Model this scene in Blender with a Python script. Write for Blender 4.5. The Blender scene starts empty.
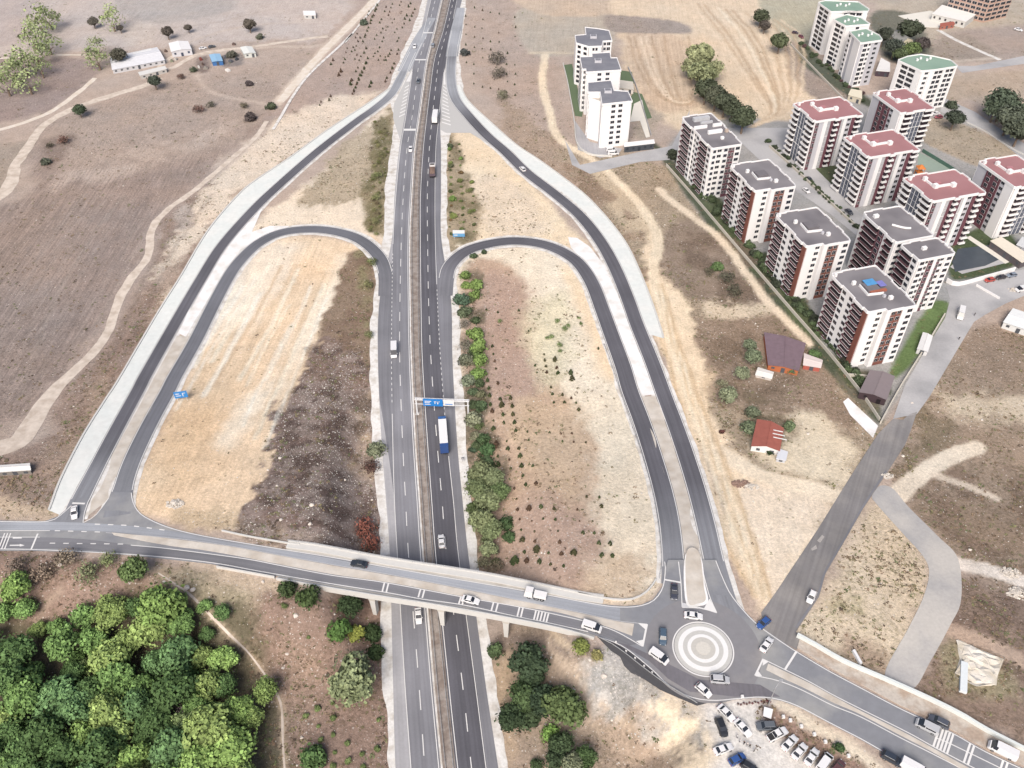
import bpy, bmesh, math, random
import numpy as np
from mathutils import Vector, Matrix, geometry
random.seed(7)
SC = bpy.context.scene
COL = SC.collection
# ------------------------------------------------------------------ survey
# the place was surveyed from a drone station: these turn a sighting (u, v) of the station into ground coordinates
F = 870.0; PITCH = math.radians(43.1); HC = 215.0
CP, SP = math.cos(PITCH), math.sin(PITCH)

def g(u, v, z=0.0):
    dx = (u-512)/F; dy = CP-(v-384)/F*SP; dz = -SP-(v-384)/F*CP
    t = (z-HC)/dz
    return np.array([dx*t, dy*t])

def ga(P, z):
    P = np.asarray(P, float); z = np.asarray(z, float)
    dx = (P[:, 0]-512)/F; dy = CP-(P[:, 1]-384)/F*SP; dz = -SP-(P[:, 1]-384)/F*CP
    t = (z-HC)/dz
    return np.stack([dx*t, dy*t], 1)

def sst(a, b, x):
    t = np.clip((np.asarray(x, float)-a)/(b-a), 0, 1)
    return t*t*(3-2*t)

def poly_dist(x, y, P, signed=False):
    """distance of points to a polyline; with sign > 0 on the left of its direction"""
    best = np.full(np.shape(x), 1e9); sg = np.ones(np.shape(x))
    for (ax, ay), (bx, by) in zip(P[:-1], P[1:]):
        ex, ey = bx-ax, by-ay; L = ex*ex+ey*ey+1e-9
        t = np.clip(((x-ax)*ex+(y-ay)*ey)/L, 0, 1)
        qx, qy = ax+t*ex-x, ay+t*ey-y
        d = np.hypot(qx, qy); m = d < best
        best = np.where(m, d, best)
        if signed: sg = np.where(m, np.sign(ex*(y-ay)-ey*(x-ax)), sg)
    return (best, sg) if signed else best

ZR = 6.5      # level of the overpass road
ZL = -4.0     # level of the highway cutting
OV = [tuple(g(u, v, ZR)) for u, v in [(-400, 530), (-60, 536), (0, 536), (140, 542), (300, 571), (450, 597), (600, 622), (700, 650),
      (800, 684), (900, 722), (1024, 775), (1200, 850), (1500, 980)]]
HWY = [tuple(g(u, v, z)) for u, v, z in [(470, -120, 0), (461, -60, 0), (446, 0, 0), (430, 60, 0), (421, 120, 0), (416, 195, 0), (415.5, 300, 0), (416, 360, 0),
       (421, 440, -2), (425, 500, -3.5), (430, 560, -4), (441, 680, -4), (449, 768, -4), (462, 900, -4)]]
HWY_Y = np.array([p[1] for p in HWY])[::-1]; HWY_X = np.array([p[0] for p in HWY])[::-1]
RB = g(703, 649, ZR)
CARPARK = [tuple(g(u, v, ZR)) for u, v in [(700, 706), (770, 690), (900, 760), (1000, 860), (760, 900), (705, 770), (712, 735)]]

def inside(x, y, P):
    r = np.zeros(np.shape(x), bool)
    n = len(P)
    for i in range(n):
        ax, ay = P[i]; bx, by = P[(i+1) % n]
        if ay == by: continue
        c = ((ay > y) != (by > y)) & (x < (bx-ax)*(y-ay)/(by-ay)+ax)
        r ^= c
    return r

def H(x, y):
    x = np.asarray(x, float); y = np.asarray(y, float)
    d, sg = poly_dist(x, y, OV, True)
    half = 9+8*sst(35, 75, x)
    north = 1-sst(0, 105, d-half)
    southw = 20+70*sst(85, 130, x)
    south = 1-sst(0, 1, (d-half)/southw)
    f = np.where(sg > 0, north, south)
    r = np.hypot(x-RB[0], y-RB[1])
    f = np.maximum(f, 1-sst(19, 34, r))
    dc = poly_dist(x, y, CARPARK+CARPARK[:1]); ins = inside(x, y, CARPARK)
    f = np.maximum(f, np.where(ins, 1.0, 1-sst(0, 18, dc)))
    xh = np.interp(y, HWY_Y, HWY_X)
    dx = x-xh
    hw = np.where(dx < 0, sst(19, 33, -dx), sst(19, 40, dx))
    f = f*hw
    base = ZL*(1-sst(170, 250, y))*(1-sst(45, 90, x))
    return base*(1-f)+ZR*f

def hpa(P):
    """sightings on the ground -> (x, y, z) on the terrain"""
    P = np.asarray(P, float)
    z = np.zeros(len(P))
    for i in range(40):
        w = ga(P, z); zn = H(w[:, 0], w[:, 1]); z = z+0.6*(zn-z)
    w = ga(P, z)
    return np.column_stack([w, H(w[:, 0], w[:, 1])])

def hp(u, v):
    return hpa([(u, v)])[0]

def sp(P, n=8, closed=False):
    """Catmull-Rom through the points"""
    P = [np.array(p, float) for p in P]
    if len(P) < 3: n = max(n, 12)
    out = []
    m = len(P)
    for i in range(m if closed else m-1):
        if closed: p0, p1, p2, p3 = P[i-1], P[i], P[(i+1) % m], P[(i+2) % m]
        else:
            p1, p2 = P[i], P[i+1]
            p0 = P[i-1] if i > 0 else 2*p1-p2
            p3 = P[i+2] if i+2 < m else 2*p2-p1
        for k in range(n):
            t = k/n
            out.append(.5*((2*p1)+(p2-p0)*t+(2*p0-5*p1+4*p2-p3)*t*t+(3*p1-p0-3*p2+p3)*t**3))
    if not closed: out.append(P[-1])
    return np.array(out)

# ------------------------------------------------------------------ colours and materials
KW = (1.53, 1.56, 1.55)
def lin(hx):
    hx = hx.lstrip('#'); o = []
    for i in range(3):
        c = int(hx[2*i:2*i+2], 16)/255
        o.append(c/12.92 if c <= .04045 else ((c+.055)/1.055)**2.4)
    return o
def tc(hx):
    return [min(c/k, .86) for c, k in zip(lin(hx), KW)]

MATS = {}
def mat(name, hx, rough=.85, var=.12, scale=.6, metal=0.0, streak=0.0, spec=.25, detail=5, patch=None, bump=0.0):
    if name in MATS: return MATS[name]
    m = bpy.data.materials.new(name); m.use_nodes = True; MATS[name] = m
    nt = m.node_tree; N = nt.nodes; L = nt.links
    b = N['Principled BSDF']
    b.inputs['Roughness'].default_value = rough; b.inputs['Metallic'].default_value = metal
    b.inputs['Specular IOR Level'].default_value = spec
    c = tc(hx) if isinstance(hx, str) else list(hx)
    geo = N.new('ShaderNodeNewGeometry')
    n1 = N.new('ShaderNodeTexNoise'); n1.inputs['Scale'].default_value = scale; n1.inputs['Detail'].default_value = detail; n1.inputs['Roughness'].default_value = .65
    L.new(geo.outputs['Position'], n1.inputs['Vector'])
    mr = N.new('ShaderNodeMapRange'); mr.inputs[1].default_value = .25; mr.inputs[2].default_value = .75
    mr.inputs[3].default_value = 1-var; mr.inputs[4].default_value = 1+var
    L.new(n1.outputs['Fac'], mr.inputs[0])
    val = mr.outputs[0]
    if streak:
        uv = N.new('ShaderNodeUVMap'); mp = N.new('ShaderNodeMapping'); mp.inputs['Scale'].default_value = (1.1, .018, 1)
        L.new(uv.outputs[0], mp.inputs[0])
        n2 = N.new('ShaderNodeTexNoise'); n2.inputs['Scale'].default_value = 1; n2.inputs['Detail'].default_value = 3
        L.new(mp.outputs[0], n2.inputs['Vector'])
        m2 = N.new('ShaderNodeMapRange'); m2.inputs[1].default_value = .3; m2.inputs[2].default_value = .7
        m2.inputs[3].default_value = 1-streak; m2.inputs[4].default_value = 1+streak
        L.new(n2.outputs['Fac'], m2.inputs[0])
        mu = N.new('ShaderNodeMath'); mu.operation = 'MULTIPLY'
        L.new(val, mu.inputs[0]); L.new(m2.outputs[0], mu.inputs[1]); val = mu.outputs[0]
        # patches where the surface was relaid or dusty
        n3 = N.new('ShaderNodeTexNoise'); n3.inputs['Scale'].default_value = .045; n3.inputs['Detail'].default_value = 4
        L.new(geo.outputs['Position'], n3.inputs['Vector'])
        m3 = N.new('ShaderNodeMapRange'); m3.inputs[1].default_value = .35; m3.inputs[2].default_value = .65
        m3.inputs[3].default_value = 1-.13; m3.inputs[4].default_value = 1+.13
        L.new(n3.outputs['Fac'], m3.inputs[0])
        mu2 = N.new('ShaderNodeMath'); mu2.operation = 'MULTIPLY'
        L.new(val, mu2.inputs[0]); L.new(m3.outputs[0], mu2.inputs[1]); val = mu2.outputs[0]
    col = N.new('ShaderNodeRGB'); col.outputs[0].default_value = (*c, 1)
    base = col.outputs[0]
    if patch:
        hx2, sc2, lo, hi = patch
        c2 = N.new('ShaderNodeRGB'); c2.outputs[0].default_value = (*tc(hx2), 1)
        n4 = N.new('ShaderNodeTexNoise'); n4.inputs['Scale'].default_value = sc2; n4.inputs['Detail'].default_value = 6
        L.new(geo.outputs['Position'], n4.inputs['Vector'])
        m4 = N.new('ShaderNodeMapRange'); m4.inputs[1].default_value = lo; m4.inputs[2].default_value = hi
        L.new(n4.outputs['Fac'], m4.inputs[0])
        mx = N.new('ShaderNodeMix'); mx.data_type = 'RGBA'
        L.new(m4.outputs[0], mx.inputs[0]); L.new(base, mx.inputs[6]); L.new(c2.outputs[0], mx.inputs[7]); base = mx.outputs[2]
    vm = N.new('ShaderNodeVectorMath'); vm.operation = 'SCALE'
    L.new(base, vm.inputs[0]); L.new(val, vm.inputs['Scale'])
    L.new(vm.outputs[0], b.inputs['Base Color'])
    if bump:
        bp = N.new('ShaderNodeBump'); bp.inputs['Strength'].default_value = bump; bp.inputs['Distance'].default_value = .3
        L.new(n1.outputs['Fac'], bp.inputs['Height']); L.new(bp.outputs[0], b.inputs['Normal'])
    return m

# ------------------------------------------------------------------ mesh helpers
class MB:
    def __init__(s): s.v = []; s.f = []; s.m = []; s.mats = []; s.uv = {}
    def mi(s, m):
        if m not in s.mats: s.mats.append(m)
        return s.mats.index(m)
    def add(s, vs, fs, m):
        o = len(s.v); s.v += [tuple(map(float, p)) for p in vs]; k = s.mi(m)
        for f in fs: s.f.append([o+i for i in f]); s.m.append(k)
    def box(s, x0, y0, z0, x1, y1, z1, m, T=None):
        vs = [(x, y, z) for z in (z0, z1) for y in (y0, y1) for x in (x0, x1)]
        if T is not None: vs = [tuple(T @ Vector(p)) for p in vs]
        s.add(vs, [(0, 2, 3, 1), (4, 5, 7, 6), (0, 1, 5, 4), (2, 6, 7, 3), (0, 4, 6, 2), (1, 3, 7, 5)], m)
    def prism(s, P, z0, z1, m, mtop=None, bottom=False):
        n = len(P)
        vs = [(p[0], p[1], z0) for p in P]+[(p[0], p[1], z1) for p in P]
        s.add(vs, [(i, (i+1) % n, n+(i+1) % n, n+i) for i in range(n)], m)
        s.add([(p[0], p[1], z1) for p in P], [tuple(range(n))], mtop or m)
        if bottom: s.add([(p[0], p[1], z0) for p in P], [tuple(range(n))[::-1]], m)
    def tube(s, pts, r, m, n=6, r2=None):
        pts = [Vector(p) for p in pts]; o = len(s.v); k = s.mi(m); r2 = r if r2 is None else r2
        for i, p in enumerate(pts):
            d = (pts[min(i+1, len(pts)-1)]-pts[max(i-1, 0)]).normalized()
            a = d.cross(Vector((0, 0, 1)) if abs(d.z) < .9 else Vector((1, 0, 0))).normalized(); b = d.cross(a)
            rr = r+(r2-r)*i/max(1, len(pts)-1)
            for j in range(n):
                t = 2*math.pi*j/n; q = p+a*math.cos(t)*rr+b*math.sin(t)*rr; s.v.append(tuple(q))
        for i in range(len(pts)-1):
            for j in range(n):
                s.f.append([o+i*n+j, o+i*n+(j+1) % n, o+(i+1)*n+(j+1) % n, o+(i+1)*n+j]); s.m.append(k)
        s.f.append([o+j for j in range(n)][::-1]); s.m.append(k)
        e = o+(len(pts)-1)*n; s.f.append([e+j for j in range(n)]); s.m.append(k)
    def mesh(s, name):
        me = bpy.data.meshes.new(name); me.from_pydata(s.v, [], s.f)
        for m in s.mats: me.materials.append(m)
        me.polygons.foreach_set('material_index', s.m); me.update()
        return me
    def build(s, name, parent=None, loc=None):
        o = bpy.data.objects.new(name, s.mesh(name)); COL.objects.link(o)
        if parent is not None: o.parent = parent
        if loc is not None: o.location = loc
        return o

def tag(o, label=None, cat=None, group=None, kind=None):
    if label: o['label'] = label
    if cat: o['category'] = cat
    if group: o['group'] = group
    if kind: o['kind'] = kind
    return o
def thing(name, label, cat, loc=(0, 0, 0), rz=0, group=None):
    o = bpy.data.objects.new(name, None); COL.objects.link(o); o.location = loc; o.rotation_euler = (0, 0, rz); o.empty_display_size = .5
    return tag(o, label, cat, group)
def inst(name, me, parent=None, loc=(0, 0, 0), rz=0, sc=None):
    o = bpy.data.objects.new(name, me); COL.objects.link(o)
    if parent is not None: o.parent = parent
    o.location = loc; o.rotation_euler = (0, 0, rz)
    if sc is not None: o.scale = sc
    return o
def struct(o): return tag(o, kind='structure')
# ------------------------------------------------------------------ numpy noise
def vnoise(x, y, s, seed):
    rs = np.random.RandomState(seed); T = rs.rand(256, 256)
    X = np.asarray(x)/s+1000; Y = np.asarray(y)/s+1000
    i = np.floor(X).astype(int); j = np.floor(Y).astype(int); fx = X-i; fy = Y-j
    fx = fx*fx*(3-2*fx); fy = fy*fy*(3-2*fy)
    a = T[i % 256, j % 256]; b = T[(i+1) % 256, j % 256]; c = T[i % 256, (j+1) % 256]; d = T[(i+1) % 256, (j+1) % 256]
    return (a+(b-a)*fx)*(1-fy)+(c+(d-c)*fx)*fy
def fbm(x, y, s, seed, o=4):
    r = 0; a = 1; t = 0
    for k in range(o):
        r = r+a*vnoise(x, y, s/2**k, seed+k); t += a; a *= .55
    return r/t

def axis(segs):
    out = [segs[0][0]]
    for a, b, s0, s1 in segs:
        x = a
        while x < b-1e-6:
            t = (x-a)/(b-a); x = min(b, x+s0+(s1-s0)*t); out.append(x)
    return np.array(out)
ax_x = axis([(-6000, -400, 900, 40), (-400, -130, 2.4, 1.5), (-130, 160, 1.0, 1.0), (160, 430, 1.3, 2.2), (430, 6000, 40, 900)])
ax_y = axis([(-1500, 60, 200, 20), (60, 250, 1.0, 1.15), (250, 650, 1.2, 2.2), (650, 9000, 25, 1200)])
GX, GY = np.meshgrid(ax_x, ax_y)
gx, gy = GX.ravel(), GY.ravel()
gz = H(gx, gy)
gcol = np.zeros((len(gx), 3)); gtex = np.zeros((len(gx), 4))
n_big = fbm(gx, gy, 45, 1); n_mid = fbm(gx, gy, 9, 11); n_sm = fbm(gx, gy, 2.5, 21, 3)
warpx = (fbm(gx, gy, 12, 31)-.5)+.5*(fbm(gx, gy, 3, 33)-.5); warpy = (fbm(gx, gy, 12, 41)-.5)+.5*(fbm(gx, gy, 3, 43)-.5)
def gc(hx, k=.70):
    hx = hx.lstrip('#'); v = [int(hx[2*i:2*i+2], 16) for i in range(3)]; m = sum(v)/3
    m = m*.98+4; l_ = 168+(m-168)*(1.34 if m > 168 else 1.16)+11; v = [min(252, l_+(c-m+1)*.84) for c in v]
    return tc('#%02x%02x%02x' % tuple(int(min(255, c)) for c in v))
gcol[:] = gc('#b8a595')

def paint(P, hx, soft=3., amp=6., op=1., tex=None, smooth=True, blot=0.):
    Q = sp(P, 5, True) if smooth else np.array(P, float)
    W = hpa(Q)[:, :2]
    x = gx+warpx*amp*2; y = gy+warpy*amp*2
    m = (x > W[:, 0].min()-soft) & (x < W[:, 0].max()+soft) & (y > W[:, 1].min()-soft) & (y < W[:, 1].max()+soft)
    I = np.nonzero(m)[0]
    if not len(I): return
    L = [tuple(p) for p in W]
    d = poly_dist(x[I], y[I], L+L[:1]); ins = inside(x[I], y[I], L)
    sd = np.where(ins, -d, d)
    w = np.clip(.5-sd/soft, 0, 1)*op
    if blot:
        b = fbm(gx[I], gy[I], blot, int(abs(P[0][0])) % 90+50)
        w = w*np.clip((b-.42)*7, 0, 1)
    gcol[I] = gcol[I]*(1-w[:, None])+np.array(gc(hx))*w[:, None]
    if tex is not None: gtex[I] = gtex[I]*(1-w[:, None])+np.array(tex)*w[:, None]

def pline(P, hx, width, soft=1.2, amp=.8, op=1., tex=(0, 0, 0, 0)):
    W = hpa(sp(P, 6))[:, :2]
    x = gx+warpx*amp*2; y = gy+warpy*amp*2; M = width+soft+1
    m = (x > W[:, 0].min()-M) & (x < W[:, 0].max()+M) & (y > W[:, 1].min()-M) & (y < W[:, 1].max()+M)
    I = np.nonzero(m)[0]
    if not len(I): return
    d = poly_dist(x[I], y[I], [tuple(p) for p in W])-width/2
    w = np.clip(.5-d/soft, 0, 1)*op
    gcol[I] = gcol[I]*(1-w[:, None])+np.array(gc(hx))*w[:, None]
    if tex is not None: gtex[I] = gtex[I]*(1-w[:, None])+np.array(tex)*w[:, None]
# tex = (stones, scrub, furrows one way, furrows another way)
paint([(-400, -250), (380, -250), (345, 15), (250, 40), (100, 48), (0, 60), (-400, 90)], '#bfb2aa', 8, 8, tex=(0, .25, .2, 0))
paint([(115, -8), (225, -10), (232, 10), (200, 18), (140, 24)], '#aea7a0', 5, 3, tex=(0, .1, .3, 0))
paint([(-300, -60), (22, -30), (26, 20), (15, 45), (-300, 60)], '#b5a7a0', 5, 4, .8, tex=(0, .2, .3, 0))
paint([(125, 25), (152, 22), (155, 40), (130, 45)], '#c5b8ac', 4, 5, .8)
paint([(-300, 62), (60, 58), (92, 62), (92, 80), (40, 112), (-40, 130), (-300, 160)], '#a08c85', 5, 5, tex=(.1, .5, 0, 0))
paint([(-300, 135), (-10, 145), (45, 125), (15, 170), (-20, 200), (-300, 240)], '#ac9b8b', 5, 5, tex=(.1, .5, 0, 0))
paint([(52, 122), (150, 90), (262, 72), (273, 108), (215, 168), (150, 238), (130, 292), (40, 395), (-5, 428), (-300, 520), (-300, 210), (0, 205), (28, 150)],
      '#a28f84', 6, 4, tex=(.06, .4, .8, 0))
paint([(52, 122), (150, 90), (262, 72), (273, 108), (235, 145), (150, 165), (70, 170), (40, 150)], '#b09d8e', 14, 6, tex=(.12, .5, .3, 0))
paint([(90, 215), (180, 165), (140, 240), (100, 320), (30, 380)], '#9b8a82', 18, 8, .6, tex=(.1, .3, .6, 0))
paint([(-300, 290), (60, 300), (70, 360), (-10, 420), (-300, 500)], '#988982', 20, 8, .7, tex=(.1, .4, .8, 0))
paint([(60, 175), (200, 130), (240, 120), (190, 155), (70, 190)], '#c0afa0', 6, 5, .6, blot=14)
paint([(40, 150), (62, 135), (75, 140), (50, 170)], '#8f7a70', 4, 4, .7, tex=(.1, .9, 0, 0))
# between the field track and the sloped lining of the ramp
paint([(262, 118), (230, 165), (165, 212), (152, 265), (112, 330), (50, 400), (20, 450), (-300, 470), (-300, 515), (60, 510), (110, 400), (180, 280), (270, 190), (380, 95), (330, 90)],
      '#a28b7d', 5, 4, tex=(.3, .7, 0, 0))
paint([(120, 385), (60, 480), (50, 515), (35, 515), (60, 440), (105, 370)], '#b59a82', 5, 4, .8)
paint([(265, 128), (330, 95), (392, 78), (365, 108), (245, 192), (205, 238), (165, 300), (150, 318), (150, 290), (175, 240), (215, 178)], '#dccbb4', 5, 7, tex=(.3, .6, 0, 0))
paint([(175, 210), (190, 205), (190, 225), (178, 228)], '#b9ada2', 3, 3)
paint([(-300, 500), (40, 498), (55, 516), (-300, 522)], '#c8b094', 4, 4, tex=(.3, .4, 0, 0))
paint([(-300, 470), (40, 478), (50, 500), (-300, 500)], '#a08a7b', 4, 5, .9, tex=(.2, .9, 0, 0))
paint([(275, 105), (380, -20), (432, -40), (412, 60), (392, 88), (330, 98), (280, 118)], '#b29c8f', 6, 4, tex=(.05, .35, 0, .15))
paint([(200, 50), (310, 42), (300, 75), (255, 85), (190, 85)], '#b5a294', 6, 6, .7, tex=(.1, .5, .1, 0))
# wedge between outer ramp and highway, north of the left loop
paint([(235, 240), (330, 165), (397, 105), (400, 245), (370, 240), (300, 225)], '#e2d1b8', 4, 3, tex=(.35, .3, 0, 0))
paint([(395, 112), (394, 200), (386, 238), (368, 228), (362, 180), (378, 125)], '#a49574', 4, 4, tex=(.1, .9, 0, 0))
paint([(345, 145), (372, 130), (366, 190), (330, 205), (300, 200)], '#b9a98d', 4, 7, .9, tex=(.3, .9, 0, 0))
# left infield
paint([(235, 300), (262, 248), (300, 236), (350, 243), (382, 265), (380, 560), (235, 530), (165, 520), (130, 500), (150, 450)], '#e4c7a2', 3, 1.5, tex=(.12, .12, 0, .7))
paint([(180, 340), (250, 250), (300, 245), (290, 270), (250, 330), (210, 400), (180, 380)], '#e6d8c4', 10, 6, .7, tex=(.15, .1, 0, .5))
paint([(150, 430), (200, 350), (240, 330), (230, 400), (190, 480), (150, 490)], '#d9b88f', 14, 7, .75, tex=(.05, .1, 0, .8))
pline([(350, 258), (300, 345), (262, 400), (225, 440)], '#e8d8c0', 7, 6, 3, .8, tex=(.1, 0, 0, .5))
paint([(175, 505), (250, 520), (250, 535), (190, 528)], '#c8b190', 4, 5, .9, tex=(.3, .7, 0, 0))
paint([(349, 256), (366, 250), (381, 268), (380, 380), (340, 362), (312, 350), (330, 300)], '#9c8670', 2, 3.5, tex=(.1, .8, 0, 0))
paint([(362, 250), (380, 262), (378, 350), (365, 340), (360, 290)], '#99936a', 3, 4, .7, tex=(.1, .9, 0, 0), blot=7)
paint([(313, 340), (340, 350), (381, 372), (378, 440), (384, 480), (384, 562), (240, 536), (246, 500), (262, 468), (282, 410), (300, 370)], '#8a736a', 1.2, 7, tex=(1, .9, 0, 0))
paint([(330, 440), (384, 470), (384, 560), (330, 550)], '#7b675f', 6, 8, .6, tex=(.7, .9, 0, 0))
paint([(355, 398), (372, 395), (377, 480), (362, 478), (352, 440)], '#c2aa8e', 3, 4, .9, tex=(.4, .5, 0, 0))
paint([(240, 520), (290, 532), (330, 545), (300, 548), (235, 534)], '#bba78f', 4, 4, .8, tex=(.5, .6, 0, 0))
# wedge between highway and right ramp
paint([(447, 132), (476, 132), (505, 152), (560, 215), (592, 252), (540, 240), (500, 236), (447, 255)], '#e0cba8', 3, 2, tex=(.2, .2, 0, .3))
paint([(470, 190), (500, 175), (540, 210), (545, 232), (490, 230)], '#dccab0', 6, 6, .9, tex=(.4, .6, 0, 0))
paint([(447, 132), (456, 138), (470, 180), (478, 205), (478, 232), (447, 255)], '#b3a284', 3, 3, tex=(.1, .8, 0, 0))
# right infield
paint([(455, 270), (470, 252), (505, 248), (545, 250), (580, 275), (604, 340), (640, 430), (655, 500), (663, 560), (650, 596), (600, 604), (520, 596), (455, 572)], '#e3d5ba', 2, 1, tex=(.15, .35, 0, 0))
paint([(462, 270), (505, 262), (522, 285), (535, 340), (560, 372), (575, 420), (597, 450), (600, 520), (602, 570), (590, 600), (455, 575), (462, 400)], '#c6a98e', 4, 3, tex=(.3, .35, 0, .1))
paint([(475, 280), (518, 282), (532, 335), (545, 372), (520, 420), (475, 380)], '#b89b8a', 8, 6, .8, tex=(.3, .4, 0, 0))
paint([(520, 400), (570, 400), (592, 460), (580, 500), (530, 480), (510, 440)], '#d0b594', 8, 6, .8, tex=(.05, .5, 0, 0))
paint([(500, 500), (600, 530), (598, 575), (540, 590), (480, 565)], '#bb9e8c', 8, 6, .7, tex=(.6, .5, 0, 0))
paint([(562, 270), (580, 278), (606, 340), (618, 380), (600, 372), (585, 325)], '#e4c9a3', 4, 2, .9, tex=(0, 0, 0, .3))
paint([(520, 320), (545, 295), (570, 300), (575, 350), (560, 385), (540, 378)], '#ddd3ae', 8, 5, .8, tex=(.1, .9, 0, 0))
paint([(600, 420), (635, 420), (655, 500), (655, 580), (600, 590)], '#d9cbb0', 8, 6, .5, tex=(.1, .2, 0, 0))
paint([(610, 560), (655, 560), (645, 596), (590, 602)], '#cbb091', 5, 5, .8, tex=(.2, .4, 0, 0))
# north-east
paint([(468, -60), (470, 60), (500, 108), (560, 152), (580, 160), (560, 60), (545, -60)], '#b7a292', 5, 3, tex=(.05, .5, 0, .1))
paint([(500, 105), (520, 112), (640, 215), (670, 330), (650, 330), (600, 222), (560, 180), (510, 140)], '#b09a84', 5, 6, tex=(.3, .8, 0, 0))
paint([(520, 8), (605, 10), (612, 48), (575, 55), (527, 52)], '#b5aa98', 4, 2, tex=(0, .2, 0, .6))
paint([(520, -60), (660, -60), (640, 8), (520, 8)], '#c8b095', 4, 2, tex=(0, .2, 0, .5))
paint([(560, 150), (650, 160), (700, 200), (880, 420), (850, 500), (800, 600), (770, 612), (700, 450), (660, 340), (610, 220)], '#b09d84', 6, 4, tex=(.35, .9, 0, 0))
paint([(612, -60), (760, -60), (790, 50), (860, 105), (800, 140), (700, 140), (640, 100), (625, 60)], '#d8c09f', 5, 3, tex=(.1, .1, 0, .6))
paint([(625, 34), (672, 34), (690, 60), (700, 104), (660, 112), (640, 90)], '#cdb295', 5, 3, tex=(0, .2, 0, .9))
paint([(606, 16), (655, 18), (686, 24), (689, 33), (650, 33), (612, 31)], '#a3958a', 3, 2, tex=(.1, .7, 0, 0))
paint([(615, 60), (640, 95), (660, 120), (640, 140), (630, 110)], '#b3a48f', 4, 4, .9, tex=(.2, .7, 0, 0))
paint([(742, -80), (900, -80), (830, 10), (800, 48), (768, 20)], '#b2ad92', 4, 3, tex=(0, .2, .4, 0))
paint([(786, 48), (800, 46), (868, 108), (850, 118), (800, 85)], '#a39286', 4, 3, tex=(.2, .8, 0, 0))
paint([(860, -60), (1300, -60), (1300, 80), (1024, 60), (900, 50), (890, 20)], '#b9ac98', 6, 5, tex=(.2, .5, 0, .1))
paint([(935, 40), (1024, 25), (1300, 40), (1300, 90), (1024, 62), (960, 60)], '#a8968c', 6, 3, .9, tex=(.05, .4, .2, 0))
paint([(930, 45), (965, 35), (1000, 58), (970, 62), (920, 60)], '#a39486', 4, 3, .9, tex=(.2, .8, 0, 0))
paint([(960, 74), (1300, 66), (1300, 160), (1024, 122), (975, 100), (935, 100)], '#b7a38e', 5, 4, tex=(.05, .4, .2, 0))
paint([(925, 132), (955, 122), (1024, 152), (1200, 240), (1100, 260), (975, 165), (930, 150)], '#b3a188', 5, 4, tex=(.05, .7, 0, 0))
# land between the right ramp and the estate
paint([(640, 215), (655, 240), (680, 290), (700, 350), (712, 420), (760, 470), (830, 492), (815, 540), (785, 600), (762, 606), (730, 520), (700, 440), (665, 350), (652, 300)], '#e6cda9', 4, 4, tex=(.1, .12, 0, .6))
paint([(580, 160), (612, 176), (650, 226), (640, 240), (600, 190)], '#cdb898', 4, 4, .8, tex=(.1, .4, 0, .4))
paint([(668, 225), (740, 222), (792, 300), (795, 318), (745, 312), (695, 300), (662, 262)], '#9d8a79', 5, 6, .9, tex=(.1, .9, 0, 0))
paint([(700, 322), (790, 318), (835, 385), (850, 430), (760, 410), (700, 385)], '#a28c77', 5, 5, .9, tex=(.2, .95, 0, 0))
paint([(745, 438), (790, 440), (800, 410), (850, 440), (845, 485), (780, 470)], '#dccbac', 5, 5, tex=(.25, .3, 0, 0))
paint([(740, 488), (835, 500), (795, 580), (765, 606), (750, 560)], '#e0cdb2', 5, 5, .9, tex=(.3, .3, 0, .5))
paint([(765, 500), (785, 500), (790, 515), (770, 515)], '#b9b5a8', 3, 4, .7)
paint([(800, 500), (828, 505), (800, 545)], '#cfa783', 4, 4, .7)
paint([(715, 370), (700, 420), (712, 440), (690, 440), (680, 380)], '#dcc29c', 5, 4, .8, tex=(0, 0, 0, .7))
paint([(710, 300), (770, 306), (772, 315), (712, 318)], '#d9c7aa', 3, 3, .9)
# right-hand fields
paint([(905, 410), (960, 335), (1024, 330), (1300, 330), (1300, 640), (1024, 590), (960, 560), (900, 490)], '#a8937d', 5, 4, tex=(.15, .8, 0, .2))
paint([(925, 380), (975, 395), (1300, 380), (1300, 440), (1000, 425), (950, 410)], '#d3c0a3', 6, 6, .9, tex=(.3, .6, 0, 0))
paint([(975, 325), (1024, 335), (1024, 375), (955, 375)], '#a08b78', 5, 5, .8, tex=(.3, .9, 0, 0))
paint([(960, 500), (1300, 470), (1300, 600), (1024, 570)], '#9c8773', 8, 6, .7, tex=(.1, .8, .2, 0))
paint([(945, 560), (960, 575), (1024, 590), (1300, 640), (1300, 900), (1024, 750), (910, 690), (950, 630)], '#9c8575', 5, 4, tex=(.1, .9, .2, 0))
paint([(880, 500), (926, 560), (922, 610), (882, 680), (798, 636), (822, 598), (850, 540)], '#d7c4a6', 4, 3, tex=(.1, .9, 0, 0))
paint([(830, 600), (865, 595), (872, 625), (835, 625)], '#b5ab80', 4, 4, .6, tex=(.1, 1, 0, 0), blot=3)
paint([(850, 640), (882, 650), (884, 676), (845, 660)], '#ad927c', 4, 4, .8, tex=(.1, .9, 0, 0))
paint([(950, 635), (1010, 655), (1005, 690), (975, 690), (945, 680)], '#aaa27c', 4, 5, .7, tex=(.1, .9, 0, 0))
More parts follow.
